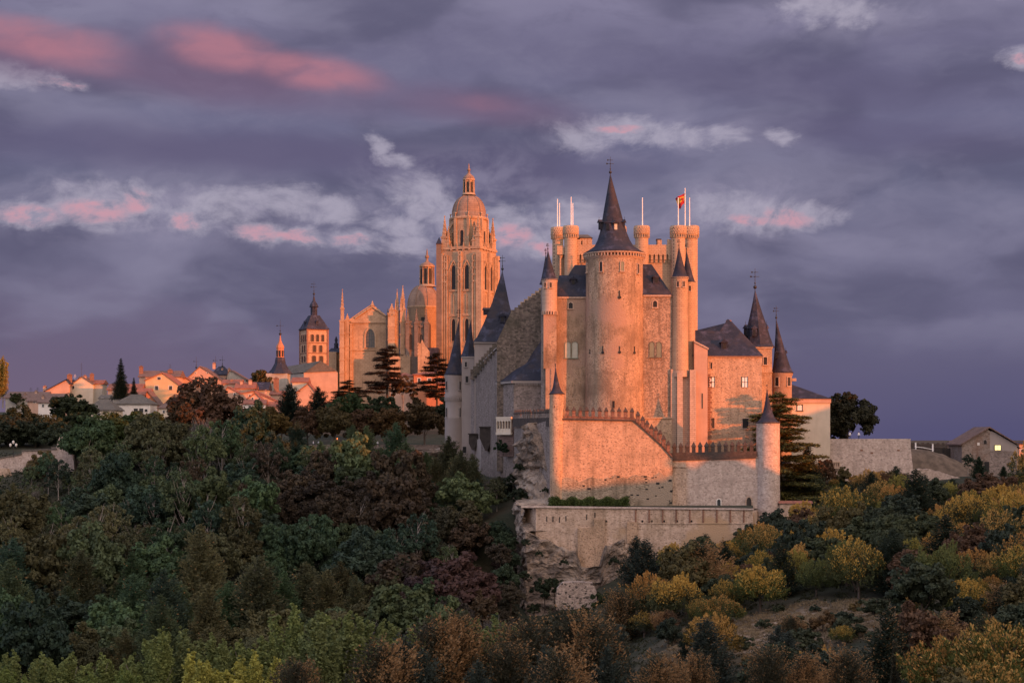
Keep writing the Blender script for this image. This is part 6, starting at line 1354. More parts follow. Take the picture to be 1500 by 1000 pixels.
H('low pink annexe behind the fence left of the stone house', 1396, 1411, 651, 647, 670, 480, 'wall_pink', 'tile2', 6, 'side', group='outbuildings by the stone house')
H('pink house just showing at the right edge beyond the stone house', 1493, 1540, 650, 648, 700, 520, 'wall_pink', 'slate', 8, 'side', group='outbuildings by the stone house', wins=((1498, 662, 5, 4),))
# ---- old wall, ruin and lamps at the left
Y = 452.0
lwv = thing('boundary_wall', 'low whitish boundary wall with grey coping at the far left below the trees', 'wall', (PX(40, Y), Y, -9))
mb = MB(); mb.prism([(PX(a, Y), PZ(b, Y)) for a, b in ((-40, 700), (-40, 678), (0, 671), (32, 664), (32, 659), (102, 657), (108, 676), (110, 700))], Y, Y+2); mb.build('masonry', M['bastion'], lwv)
mb = MB()
for (a, b) in (((-40, 677.5), (32, 663.5)), ((32, 659), (84, 656))): mb.add([(PX(a[0], Y), Y-.3, PZ(a[1]+2, Y)), (PX(b[0], Y), Y-.3, PZ(b[1]+2, Y)), (PX(b[0], Y), Y-.3, PZ(b[1], Y)), (PX(a[0], Y), Y-.3, PZ(a[1], Y)), (PX(b[0], Y), Y+2.2, PZ(b[1], Y)), (PX(a[0], Y), Y+2.2, PZ(a[1], Y))], [(0, 1, 2, 3), (3, 2, 4, 5)])
mb.build('coping', M['tilegrey'], lwv)
Y = 455.0; mb = MB(); mb.prism([(PX(a, Y), PZ(b, Y)) for a, b in ((80, 700), (83, 652), (87, 640), (91, 639), (92, 641), (94, 638), (97, 640.5), (99, 637.5), (103, 641), (108, 640), (109, 660), (110, 700))], Y, Y+3); tag(mb.build('ruined_wall', M['bastion']), 'jagged pinkish ruined wall stump beside the big green tree at left', 'wall')
Y = 447.0; mb = MB(); mb.prism([(PX(a, Y), PZ(b, Y)) for a, b in ((-30, 720), (-30, 684), (10, 686), (16, 700), (14, 720))], Y, Y+2); tag(mb.build('retaining_wall', M['terrace']), 'pale rough retaining wall at the far left edge below the boundary wall', 'wall')
def lamp(x, yb, yt, Y, lab, lit='white'):
    b = thing('street_lamp', lab, 'street lamp', (PX(x, Y), Y, PZ(yb, Y)), 'lamps on the park edge'); z0, z1 = PZ(yb, Y), PZ(yt, Y); X = PX(x, Y)
    mb = MB(); mb.tube((X, Y, z0-1), (X, Y, z1-.8), .09, .06, 6); mb.tube((X-.75, Y, z1-.95), (X+.75, Y, z1-.95), .04, .04, 5); mb.build('post', M['iron'], b)
    for dx_, dz_ in ((-.75, 0), (.75, 0), (0, .75)): mb = MB(); mb.lathe(X+dx_, Y, [(.1, z1-.95+dz_), (.28, z1-.75+dz_), (.33, z1-.25+dz_), (.1, z1-.02+dz_)], 8); mb.build('lantern', M['wall_white'] if lit == 'white' else M[lit], b)
lamp(19.5, 664, 649, 450, 'triple-lantern street lamp on the boundary wall at the far left')
# park edge: low parapet and rock
mb = MB(); path = [(-88, 467.5), (-60, 468.5), (-32, 468.5), (-17, 474)]
for p, q in zip(path[:-1], path[1:]):
    d = Vector(q)-Vector(p); mb.X = Matrix.Translation((p[0], p[1], 0)) @ Matrix.Rotation(math.atan2(d.y, d.x), 4, 'Z'); mb.box(0, d.length, -.3, .3, -6, -2.25); mb.box(-.1, d.length+.1, -.45, .45, -2.25, -2.1); mb.X = None
tag(mb.build('park_parapet', M['shade_stone']), 'low grey stone parapet along the edge of the tree-lined promenade', 'parapet')
rockface('rock_ledge', [(-78, 463, -4), (-70, 465.5, -3.6), (-60, 466.5, -3.4), (-50, 466.5, -3.3), (-40, 467, -3.3), (-32, 466.5, -3.6), (-22, 468, -3.4), (-14, 473, -3)], -16, 0, 9, 1.5)
for (x, y, m_, h_, lab) in ((516, 652.5, 'litlamp', 1.5, 'small glowing orange lantern box under the park trees'), (526, 647.5, 'litlamp2', .7, 'small pale yellow lantern under the park trees'), (494, 643.5, 'litlamp', .45, 'tiny red lantern under the park trees')):
    Y = 478.0; b = thing('park_lantern', lab, 'lantern', (PX(x, Y), Y, -2.7)); mb = MB(); mb.tube((PX(x, Y), Y, -2.8), (PX(x, Y), Y, PZ(y, Y)), .06, .06, 6); mb.build('post', M['iron'], b)
    mb = MB(); mb.lathe(PX(x, Y), Y, [(h_*.2, PZ(y, Y)), (h_*.32, PZ(y, Y)+h_*.2), (h_*.32, PZ(y, Y)+h_*.9), (h_*.1, PZ(y, Y)+h_)], 8); mb.build('lantern_glass', M[m_], b)
# pale plaster wall glimpsed under the brown tree
Y = 500.0; mb = MB(); mb.box(PX(318, Y), PX(366, Y), Y, Y+.6, -5, PZ(640, Y)); mb.mi = 1; mb.box(PX(347, Y), PX(352, Y), Y-.06, Y+.1, PZ(650, Y), PZ(646, Y)); tag(mb.build('garden_wall', [M['wall_white'], M['dark']]), 'whitewashed garden wall glimpsed between trunks under the big brown tree', 'wall')
# ------------------------------------------------------------ vegetation
GREEN = [(0.047, 0.082, 0.048), (0.056, 0.096, 0.048), (0.038, 0.068, 0.048), (0.068, 0.094, 0.050), (0.036, 0.058, 0.042), (0.084, 0.112, 0.054)]
BROWN = [(0.060, 0.047, 0.036), (0.070, 0.054, 0.038), (0.054, 0.043, 0.036)]
GREEN_ = 1
OLIVE = [(0.078, 0.084, 0.046), (0.092, 0.090, 0.046)]
def cname(c):
    r, g_, b = c
    if r > g_*1.2 and r > .045: return 'russet brown'
    if r > g_*0.98 and r > .05: return 'olive gold'
    if b > r*1.2: return 'dark bluish green'
    if g_ > .044: return 'mid green'
    return 'deep green'
def onslope(x, y, Y): return PX(x, Y), Y
hand = []
# hand-placed notable trees (pixel of the trunk, distance)
def T(kind, x, Y, s, col, label, yb=None, cat='tree', **k):
    z = None if yb is None else PZ(yb, Y); r = tree(kind, PX(x, Y), Y, s, col, label, k.pop('group', None), z, cat=cat, **k); hand.append(r); return r
T('bigcedar', 1143, 408.5, .98, (0.075, 0.080, 0.036), 'great spreading cedar behind the round watch turret', 748, sz=.98, rz=2.2)
T('broadleaf', 1242, 446, 1.5, (0.028, 0.028, 0.016), 'large dark round-crowned tree behind the bastion top', 660, var=3)
T('broadleaf', 1215, 448, 1.05, (0.028, 0.030, 0.018), 'smaller dark bushy tree behind the left part of the bastion top', 660, var=1)
T('cedar', 568, 560, 1.25, (0.022, 0.020, 0.016), 'dark layered cedar in front of the cathedral transept', 596, sz=.95, tipw=None) if 0 else T('cedar', 568, 560, 1.0, (0.040, 0.030, 0.024), 'dark layered cedar in front of the cathedral transept', 592, sz=.98, var=0)
T('cedar', 510, 545, .85, (0.036, 0.036, 0.024), 'lower layered cedar left of the cathedral cedar', 616, var=1, sz=.78)
T('cedar', 640, 560, .95, (0.026, 0.022, 0.016), 'layered cedar beside the far left castle turret', 600, var=0, rz=1)
T('darkspruce', 177, 600, .72, (0.014, 0.022, 0.013), 'tall pointed dark spruce standing alone on the town skyline', 585, sz=.93)
T('darkspruce', 196, 610, .42, (0.014, 0.022, 0.013), 'small dark spruce just right of the tall pointed one', 590)
T('broadleaf', 300, 505, 2.15, (0.075, 0.043, 0.028), 'huge rounded russet brown tree over the left end of the promenade', 655, sz=.92, var=0)
T('broadleaf', 275, 498, 1.35, (0.060, 0.040, 0.022), 'brown tree leaning against the left flank of the huge russet tree', 655, var=1)
T('broadleaf', 385, 500, 1.15, (0.085, 0.058, 0.022), 'olive brown promenade tree next right of the huge russet tree', 655, var=2)
T('broadleaf', 352, 494, .95, (0.075, 0.048, 0.022), 'small brown promenade tree tucked under the huge russet one', 655, var=3)
T('conifer', 424, 520, 1.25, (0.010, 0.018, 0.014), 'dark pointed conifer in front of the church nave', 625, sz=1.05)
T('conifer', 466, 530, 1.15, (0.014, 0.020, 0.015), 'dark tiered conifer right of the pink gable house', 620)
T('broadleaf', 412, 496, .95, (0.090, 0.062, 0.020), 'golden olive promenade tree below the dark pointed conifer', 655, var=4)
T('broadleaf', 450, 499, 1.15, (0.060, 0.036, 0.022), 'brown promenade tree with forked visible trunk', 655, var=0)
T('broadleaf', 490, 497, 1.2, (0.062, 0.050, 0.022), 'broad olive promenade tree in the middle of the row', 655, var=1)
T('broadleaf', 530, 500, 1.1, (0.070, 0.042, 0.024), 'russet promenade tree third from the castle', 656, var=2)
T('broadleaf', 572, 498, 1.15, (0.080, 0.048, 0.020), 'golden brown promenade tree second from the castle', 656, var=3)
T('broadleaf', 622, 500, 1.3, (0.062, 0.042, 0.020), 'brown promenade tree nearest the castle turret', 656, var=4)
T('broadleaf', 510, 520, 1.5, (0.030, 0.050, 0.020), 'wide green domed tree behind the promenade row', 640, sz=.85, var=0)
T('broadleaf', 560, 525, 1.0, (0.024, 0.036, 0.018), 'green tree under the cathedral cedar', 630, var=2)
T('broadleaf', 655, 512, 1.1, (0.030, 0.036, 0.018), 'dark green tree hard against the far left turret', 640, var=1)
T('airy', 590, 560, 1.0, (0.10, 0.060, 0.028), 'thin autumn tree in front of the red villas', 604)
T('broadleaf', 365, 640, .9, (0.060, 0.050, 0.020), 'olive tree on the skyline left of the slim spire', 588) if 0 else T('broadleaf', 384, 690, 1.05, (0.075, 0.060, 0.022), 'olive tree on the skyline left of the slim brick spire', 580)
T('poplar', 4, 685, 1.3, (0.26, 0.19, 0.045), 'sunlit golden poplar cut off by the left edge', 588, var=0, wx=.8)
T('broadleaf', 24, 640, .5, (0.040, 0.045, 0.018), 'small green tree beside the golden poplar at the left edge', 596)
T('broadleaf', 105, 545, 1.5, (0.030, 0.040, 0.020), 'wide dark green tree in front of the left skyline houses', 630, sz=.72, var=1)
T('broadleaf', 30, 530, 1.25, (0.026, 0.036, 0.018), 'dark tree mass at far left above the triple-lantern lamp', 645, sz=.85)
T('broadleaf', 75, 525, 1.15, (0.050, 0.056, 0.022), 'grey green tree above the ruined wall stump', 650, sz=.75)
T('broadleaf', -12, 520, 1.2, (0.024, 0.032, 0.018), 'dark tree cut by the left edge above the boundary wall', 655, sz=.8)
T('broadleaf', 122, 530, 1.1, (0.028, 0.040, 0.018), 'green tree left of the big green dome behind the ruin', 645, sz=.8)
T('broadleaf', 190, 540, 1.2, (0.028, 0.042, 0.018), 'green tree just below the gallery house', 650, sz=.75)
T('broadleaf', 155, 470, 1.55, (0.044, 0.064, 0.022), 'large bright green domed tree right of the ruined wall', 694, var=1)
T('broadleaf', 205, 474, 1.7, (0.040, 0.060, 0.022), 'largest green domed tree between ruin and promenade', 696, var=2)
T('broadleaf', 248, 470, 1.1, (0.036, 0.056, 0.022), 'small green tree at the foot of the huge russet tree', 690, var=3)
T('broadleaf', 62, 440, .95, (0.095, 0.075, 0.034), 'olive brown tree in front of the boundary wall', 716, var=0)
T('cypress', 716, 428, .5, (0.018, 0.032, 0.016), 'left of the three small cypresses at the foot of the retaining wall', 752)
T('cypress', 723, 426, .62, (0.018, 0.032, 0.016), 'middle of the three small cypresses at the foot of the retaining wall', 754)
T('cypress', 730, 424, .55, (0.018, 0.032, 0.016), 'right of the three small cypresses at the foot of the retaining wall', 752)
T('shrub', 737, 419, 1.15, (0.020, 0.036, 0.018), 'dark ivy bush clinging high on the retaining wall', 664, cat='shrub')
T('shrub', 752, 410, 1.2, (0.022, 0.030, 0.016), 'upper bush hanging on the shaded cliff', 712, cat='shrub')
T('shrub', 758, 398, 1.4, (0.018, 0.026, 0.015), 'lower bush at the foot of the shaded cliff', 738, cat='shrub')
T('shrub', 745, 412, 1.5, (0.016, 0.024, 0.014), 'dark creeper bush low on the shaded cliff left side', 728, cat='shrub')
T('shrub', 798, 366, 1.5, (0.020, 0.030, 0.016), 'dark bush on the rock left of the small rubble block', 876, cat='shrub')
T('shrub', 812, 367, 1.2, (0.024, 0.034, 0.016), 'small bush directly above the small rubble block', 868, cat='shrub')
T('shrub', 880, 362, 1.6, (0.032, 0.044, 0.018), 'low bush right of the small rubble block', 896, cat='shrub')
T('shrub', 850, 358, 1.3, (0.034, 0.046, 0.018), 'grassy bush below the small rubble block', 912, cat='shrub')
T('broadleaf', 14, 505, 1.25, (0.026, 0.036, 0.024), 'dark tree directly behind the triple-lantern lamp', 668, sz=.95, var=3)
T('broadleaf', 52, 508, 1.2, (0.028, 0.040, 0.026), 'dark tree between the triple-lantern lamp and the ruined wall', 666, sz=.9, var=2)
T('broadleaf', 86, 500, 1.0, (0.034, 0.046, 0.028), 'dark green tree right behind the ruined wall stump', 664, sz=.9, var=0)
T('broadleaf', -18, 500, 1.2, (0.026, 0.036, 0.024), 'dark tree at the left edge behind the boundary wall', 672, sz=.95, var=1)
for i, (x, Y, s, yb, lab) in enumerate(((770, 371, .6, 800, 'small bush rooted high on the left edge of the rock base'), (790, 372, .5, 815, 'small bush on the ledge under the four slits'), (826, 372, .55, 828, 'small bush on the rock just left of the tall buttress foot'), (900, 372, .7, 828, 'bush growing at the right foot of the tall buttress'), (768, 368, .8, 850, 'dark bush halfway down the left edge of the rock base'),
    (782, 366, .9, 900, 'bush at the bottom of the rock left of the rubble block'), (768, 366, 1.0, 925, 'dense bush at the very foot of the rock base'), (760, 402, .7, 690, 'small bush rooted in the middle of the shaded cliff'), (798, 392, .5, 722, 'small bush at the right side of the shaded cliff'), (915, 370, 1.0, 842, 'bush covering the rock right of the tall buttress'))):
    T('shrub', x, Y, s, (0.030, 0.042, 0.024), lab, yb, cat='shrub')
for x, Y, s, yb, c, lab in ((728, 388, .55, 800, (0.036, 0.058, 0.036), 'small green tree by the cliff foot, highest of the six there'), (741, 382, .5, 812, (0.044, 0.066, 0.038), 'small pale green tree by the cliff foot, second highest there'), (733, 374, .6, 836, (0.056, 0.045, 0.034), 'small brown tree by the cliff foot between the green ones'),
    (747, 376, .45, 838, (0.034, 0.054, 0.036), 'small dark green tree touching the left edge of the rock base'), (738, 364, .6, 868, (0.040, 0.062, 0.038), 'green tree by the cliff foot above the lowest one'), (748, 358, .55, 895, (0.060, 0.050, 0.036), 'lowest brown green tree at the foot of the rock base')):
    T('broadleaf', x, Y, s, c, lab, yb)
# hedge on the terrace
cr = Crown(7); rs = cr.rs
for i in range(70):
    x = 806+i*1.65; Yh = 384.0+rs.rand()*1.5; hgt = (1.5+0.5*math.sin(i*.4)+0.35*rs.rand()); 
    for k in range(3): c = np.array([PX(x, Yh), Yh, PZ(741, 384)+hgt*(.2+.3*k)]); N = 50; d = sph(rs, N); cr.put(c+d*np.array([.6, .7, .55])*rs.rand(N, 1)**.4, d+sph(rs, N)+np.array([0, 0, .4]), .20, 2.0)
ho = bpy.data.objects.new('hedge', cr.mesh('hedge', M['leaf'])); COL.objects.link(ho); ho.color = (0.060, 0.085, 0.025, 1); tag(ho, 'long bushy green hedge on the terrace at the foot of the curtain wall', 'hedge')

ORD = 'first second third fourth fifth sixth seventh eighth ninth tenth eleventh twelfth thirteenth fourteenth fifteenth sixteenth seventeenth eighteenth nineteenth twentieth twenty-first twenty-second twenty-third twenty-fourth twenty-fifth twenty-sixth twenty-seventh twenty-eighth twenty-ninth thirtieth thirty-first thirty-second thirty-third thirty-fourth'.split()
def rowlabels(rows, where, group):
    """rows: nearest first; each a list of (tree, kind, colour) ordered left to right"""
    for ri, row in enumerate(rows):
        row.sort(key=lambda t: t[0].location.x/t[0].location.y)
        for ci, (r, kind, c) in enumerate(row):
            kn = {'bare': 'leafless tree', 'broadleaf': 'tree', 'airy': 'sparse tree', 'poplar': 'poplar', 'conifer': 'conifer', 'rustconifer': 'rust-tipped cypress', 'pine': 'round pine', 'cypress': 'slim cypress', 'shrub': 'bush', 'cedar': 'cedar'}[kind]
            r['label'] = f"{cname(c)} {kn} {where}, {ORD[ri]} row up, {ORD[min(ci, 33)]} from left"; r['group'] = group
# left wooded slope
rnd = random.Random(21); rows = []; Yr = 292.0; ri = 0
patch = lambda x, y, s: noise.noise(Vector((x*.018+s, y*.022, s*1.7)))
NL = 0
while Yr < 462:
    row = []; x0 = -0.312*Yr-4; x = x0+rnd.random()*7
    while True:
        xm = 1 if Yr < 385 else (0 if Yr < 410 else -1-(Yr-410)*.26)
        if x > xm: break
        Yj = Yr+rnd.uniform(-3.2, 3.2); pv = patch(x, Yr, 3.3); pc = patch(x, Yr, 9.1)
        if pv > .16: kind = 'conifer'
        elif pv < -.16 or rnd.random() < .12: kind = 'airy'
        else: kind = 'broadleaf'
        col = rnd.choice(BROWN if pc+rnd.uniform(-.25, .25) > .30 else (OLIVE if pc+rnd.uniform(-.25, .25) < -.36 else GREEN)); q = rnd.uniform(.6, 1.2); col = tuple(c_*q for c_ in col)
        px = 750+x/Yj*F
        s = rnd.choice((.62, .75, .85, .95, 1.05, 1.2, 1.4))*rnd.uniform(.92, 1.08)*(1.0 if kind != 'airy' else .85)
        if 560 < px < 760 and Yr < 400 and rnd.random() < .6: col = tuple(c_*rnd.uniform(.7, 1) for c_ in rnd.choice(BROWN)); kind = 'broadleaf'; s *= 1.15
        if Yr < 402 and px > 690: s = min(s, .62)
        if Yr < 402 and px > 715: s = min(s, .5)
        if Yr < 402 and px > 748: x += 5; continue
        if rnd.random() < .03 and kind != 'conifer': kind = 'bare'; col = rnd.choice([(0.085, 0.08, 0.078), (0.10, 0.09, 0.08), (0.07, 0.068, 0.07)]); s = rnd.uniform(.85, 1.2)
        if Yr > 447: s *= .85
        if px < 125 and Yr > 400: s *= .55
        if Yr > 400 and px > 690: s *= .62
        if not (Yr > 436 and px < 112):
            r = tree(kind, x, Yj, s, col, None, seed=NL*7+3, var=2 if kind == 'conifer' else None, sz=rnd.uniform(.82, 1.3), wx=rnd.uniform(.85, 1.12)); row.append((r, kind, col)); NL += 1
        x += rnd.uniform(5.5, 8.5)*(.45+.55*s)
    rows.append(row); Yr += 8.6
rowlabels(rows, 'on the left wooded slope', 'trees on the wooded slope left of the castle')
# poplars along the river, lower left and centre
rnd = random.Random(5); rows = [[], []]
pop = [(20, 236, .72), (62, 240, .8), (105, 238, .78), (150, 242, .9), (196, 240, .95), (236, 238, .85), (268, 244, .95), (312, 240, .9), (352, 243, .98), (395, 240, 1.0), (430, 246, 1.12), (470, 240, 1.2), (510, 244, 1.1), (560, 246, .95), (600, 248, .98), (640, 250, .92), (690, 252, .9), (725, 254, .85), (755, 256, .8)]
for i, (x, Y, s) in enumerate(pop):
    g_ = rnd.uniform(.8, 1.15); col = (0.14*g_, 0.18*g_, 0.075); yy = 1000+ (0)
    zt = PZ({0: 950}.get(i, 945 if x < 230 else (925 if x < 410 else (893 if x < 520 else 905))), Y)
    r = tree('poplar', PX(x, Y), Y, s, col, None, z=zt-14.5*s*1.05, seed=i); rows[1].append((r, 'poplar', col))
for i, (x, Y, s) in enumerate(((10, 214, .6), (130, 212, .66), (180, 216, .6), (280, 210, .8), (305, 214, .85), (345, 212, .8), (372, 215, .7), (440, 214, .6))):
    col = (0.40, 0.38, 0.09) if i in (3, 4, 5, 6) else (0.14, 0.20, 0.06)
    r = tree('poplar', PX(x, Y), Y, s, col, None, z=PZ(958 if i in (3, 4, 5, 6) else 975, Y)-14.5*s*1.05, seed=i+50); rows[0].append((r, 'poplar', col))
rowlabels(rows, 'at the bottom left by the river', 'poplars along the river')
# lower centre: rust-tipped cypresses and dark conifers
spec = [('rustconifer', 435, 190, .62, 975), ('rustconifer', 560, 196, .95, 948), ('conifer', 590, 200, 1.0, 930), ('rustconifer', 640, 204, 1.05, 918), ('rustconifer', 672, 206, .8, 905), ('conifer', 620, 196, .9, 950),
        ('conifer', 700, 190, .7, 966), ('rustconifer', 770, 212, .9, 918), ('conifer', 800, 200, .9, 945), ('rustconifer', 845, 214, 1.15, 905), ('rustconifer', 868, 210, .95, 918), ('rustconifer', 742, 204, .8, 950),
        ('conifer', 915, 300, 1.15, 880), ('rustconifer', 908, 296, .75, 870), ('conifer', 905, 235, .95, 915), ('conifer', 945, 362, 1.15, 790), ('conifer', 932, 364, .9, 785), ('conifer', 965, 366, 1.2, 812), ('conifer', 1035, 235, 1.0, 905), ('conifer', 1140, 228, .8, 915), ('conifer', 1155, 222, .7, 925),
        ('rustconifer', 965, 192, .7, 965), ('rustconifer', 1020, 196, .6, 960), ('rustconifer', 1125, 188, .55, 955), ('rustconifer', 1180, 190, .55, 965), ('cypress', 1311, 196, .55, 938), ('rustconifer', 1240, 194, .7, 960), ('conifer', 890, 205, .9, 945), ('rustconifer', 820, 192, .85, 962), ('conifer', 720, 205, .8, 950), ('rustconifer', 1160, 256, .45, 905)]
low = []
for i, (k, x, Y, s, yt) in enumerate(spec):
    H_ = {'rustconifer': 7.6, 'conifer': 10, 'cypress': 12}[k]*s; col = (0.036, 0.048, 0.042) if k == 'conifer' else (0.050, 0.050, 0.034)
    z = PZ(yt, Y)-H_; g0 = gzs(PX(x, Y), Y)
    sz_ = 1.0
    if z > g0: sz_ = min(1.6, (PZ(yt, Y)-g0)/H_); z = PZ(yt, Y)-H_*sz_
    r = tree(k, PX(x, Y), Y, s, col, None, z=z, sz=sz_, seed=i); low.append((r, k, col))
rs3 = [[t for t in low if t[0].location.y < 200], [t for t in low if 200 <= t[0].location.y < 220], [t for t in low if 220 <= t[0].location.y]]
rowlabels(rs3, 'in the lower centre foreground', 'conifers in the lower foreground')
# right slope: round pines, warm light painted gold on their tops
rows = []; rnd = random.Random(33); Yr = 176.0; k_ = 0
def clearing(x, Y): return drymask(np.array([x]), np.array([Y]))[0] > .38
while Yr < 432:
    row = []; x = (12 if Yr < 225 else (22 if Yr < 300 else 30))+rnd.random()*5
    if 340 < Yr < 392: x = 34
    if Yr > 392: x = 72
    xmax = .312*Yr+4
    while x < xmax:
        Yj = Yr+rnd.uniform(-3, 3); ok = not clearing(x, Yj)
        if 368 < Yj < 400 and x < PX(1196, Yj): ok = ok and Yj < 374
        if Yj > 420 and x < 110: ok = ok and Yj < 427
        if ok:
            q = patch(x, Yr, 5.5); uq = rnd.random()+q*.5; kind = 'pine' if uq > .52 else ('broadleaf' if uq > .24 else ('rustconifer' if uq > .19 else ('conifer' if uq > .06 else 'shrub'))); g_ = rnd.uniform(.7, 1.3)
            col = (0.062*g_, 0.080*g_, 0.034) if kind == 'pine' else ((0.022, 0.032, 0.022) if kind == 'conifer' else rnd.choice([(0.042, 0.054, 0.034), (0.050, 0.062, 0.034), (0.095, 0.056, 0.036), (0.032, 0.044, 0.032), (0.085, 0.072, 0.032)]))
            s = rnd.choice((.5, .62, .75, .85, 1.0, 1.2))*rnd.uniform(.92, 1.08)*(1.0 if Yr > 230 else .9)*(.8 if kind == 'broadleaf' else 1)*(1.5 if kind == 'shrub' else 1)
            if Yr > 395: s *= .78
            if Yr > 402 and x/Yj > .175: s *= .62
            if Yr > 376 and .234 < x/Yj < .292: x += 6; continue
            gzz = gzs(x, Yj); topy = HY-(gzz+7.0*s)*F/Yj
            if Yr < 205 and topy < 905: s *= .7
            if 218 < Yr < 256 and .085 < x/Yj < .225:
                if rnd.random() < .8: x += 7; continue
                s *= .5
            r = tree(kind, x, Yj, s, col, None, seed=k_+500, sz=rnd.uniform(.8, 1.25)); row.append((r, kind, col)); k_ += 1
        x += rnd.uniform(5.0, 8.0)*(.5+.55*s)
    if row: rows.append(row)
    Yr += 8.2
rowlabels(rows, 'on the right hillside', 'pines and bushes on the right hillside')
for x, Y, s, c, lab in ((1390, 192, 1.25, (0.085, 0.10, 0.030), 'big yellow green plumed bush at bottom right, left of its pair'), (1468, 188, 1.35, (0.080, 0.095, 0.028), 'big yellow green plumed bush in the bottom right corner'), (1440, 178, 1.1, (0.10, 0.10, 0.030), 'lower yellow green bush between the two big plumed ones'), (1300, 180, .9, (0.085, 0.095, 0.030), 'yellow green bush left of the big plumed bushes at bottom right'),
    (1042, 250, 1.0, (0.10, 0.075, 0.022), 'golden dome bush at the left end of the bare clearing'), (1160, 300, 1.0, (0.080, 0.070, 0.024), 'pine with golden light painted on top standing behind the bare clearing'), (1240, 296, 1.05, (0.070, 0.065, 0.024), 'broad golden pine right of centre behind the bare clearing')):
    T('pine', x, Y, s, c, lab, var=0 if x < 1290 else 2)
# bushes dotted over the bare clearing
row = []; rnd = random.Random(77)
for i, (x, Y, s, k) in enumerate(((1010, 262, .9, 'shrub'), (1052, 268, .7, 'shrub'), (1088, 256, 1.0, 'shrub'), (1120, 272, .8, 'shrub'), (1165, 262, 1.3, 'shrub'), (1205, 258, 1.5, 'shrub'), (1232, 262, 1.2, 'shrub'), (1250, 274, .8, 'shrub'), (1280, 266, 1.4, 'shrub'), (1140, 284, .7, 'shrub'), (1065, 282, .6, 'shrub'), (1195, 280, .6, 'shrub'), (1020, 246, 1.2, 'shrub'), (1100, 244, .9, 'shrub'), (1180, 246, 1.4, 'shrub'), (1245, 247, 1.6, 'shrub'), (1215, 268, .5, 'shrub'), (1082, 290, .5, 'shrub'))):
    c = rnd.choice(((0.11, 0.07, 0.035), (0.05, 0.06, 0.035), (0.035, 0.048, 0.032), (0.12, 0.085, 0.035))); row.append((tree(k, PX(x, Y), Y, s, c, None, seed=i+1300, cat='shrub', sz=.8), k, c))
rowlabels([row], 'on the bare clearing', 'bushes on the bare clearing')
# saplings in front of the bastion walls
row = []
for i, (x, Y, s, yt, k) in enumerate(((1312, 420, .62, 682, 'conifer'), (1357, 424, .6, 700, 'conifer'), (1368, 440, .55, 705, 'conifer'), (1418, 445, .42, 664, 'airy'), (1434, 438, .6, 668, 'conifer'), (1470, 452, .3, 682, 'conifer'), (1300, 418, .6, 712, 'broadleaf'), (1232, 420, .5, 700, 'broadleaf'), (1490, 436, .5, 690, 'conifer'), (1395, 430, .6, 700, 'conifer'))):
    H_ = {'conifer': 10, 'airy': 12, 'broadleaf': 10.5}[k]*s; r = tree(k, PX(x, Y), Y, s, (0.022, 0.038, 0.024), None, z=PZ(yt, Y)-H_, seed=i+900); row.append((r, k, (0.022, 0.038, 0.024)))
rowlabels([row], 'before the right bastion walls', 'saplings before the bastion walls')
# low undergrowth: nobody could count it
def scatter(name, N, box, size, aspect, col, mat, keep, lift=0.5, tall=0.8, seed=1, lab='', upr=False, cl=14):
    rs = rs_(seed); X = rs.uniform(box[0], box[1], N*3); Yv = rs.uniform(box[2], box[3], N*3); m = keep(X, Yv); X, Yv = X[m][:N], Yv[m][:N]
    Z = gz(X, Yv); n = len(X); c = np.repeat(np.stack([X, Yv, Z], 1), cl, 0); d = sph(rs, n*cl); d[:, 2] = np.abs(d[:, 2])
    hgt = np.repeat(rs.uniform(.4, 1, n), cl)[:, None]; p = c+d*np.array([lift*1.6, lift*1.6, tall])*hgt*rs.rand(n*cl, 1)**.5
    cr = Crown(seed); cr.put(p, d+sph(rs, n*cl), size*(.6+.8*rs.rand(n*cl)), aspect, 0.0, along=(np.array([0, 0, 1.0])+rs.randn(n*cl, 3)*.5) if upr else None)
    o = bpy.data.objects.new(name, cr.mesh(name, mat)); COL.objects.link(o); o.color = col+(1,); return tag(o, lab, kind='stuff')
infov = lambda X, Y: (np.abs(X) < .32*Y+6)
scatter('undergrowth', 9000, (-155, 12, 262, 470), .34, 1.3, (0.022, 0.028, 0.016), M['leaf'], lambda X, Y: infov(X, Y) & ((X < -14) | (Y < 372)), 1.0, 1.7, 11, 'dark undergrowth between the trees of the left slope')
scatter('scrub', 6000, (-20, 140, 172, 428), .26, 1.3, (0.034, 0.036, 0.018), M['leaf'], lambda X, Y: infov(X, Y) & ~((drymask(X, Y) > .25)) & ((Y < 366) | (X > 72)), .7, 1.0, 12, 'low scrub between the pines of the right hillside')
scatter('dry_grass', 2600, (12, 82, 240, 305), .13, 4.0, (0.19, 0.145, 0.095), M['leaf'], lambda X, Y: drymask(X, Y) > .2, .5, .32, 13, 'pale dry grass on the open clearing', True)
scatter('mound_grass', 900, (84, 112, 300, 300.1), .1, 3, (0.1, 0.08, 0.05), M['leaf'], lambda X, Y: X > 0, .3, .3, 14, 'thin dry grass among the pines', True)
# two conifers on the western ridge whose pointed shadows fall on the curtain wall
for (u, s) in ((323, .5), (329.5, .85)):
    v = -40; x, y = u*CA+v*SA, u*SA-v*CA
    tree('conifer', x, y, s*.8, (0.02, 0.03, 0.02), 'pointed conifer on the western ridge, its shadow reaching the curtain wall', 'ridge conifers', seed=int(u))

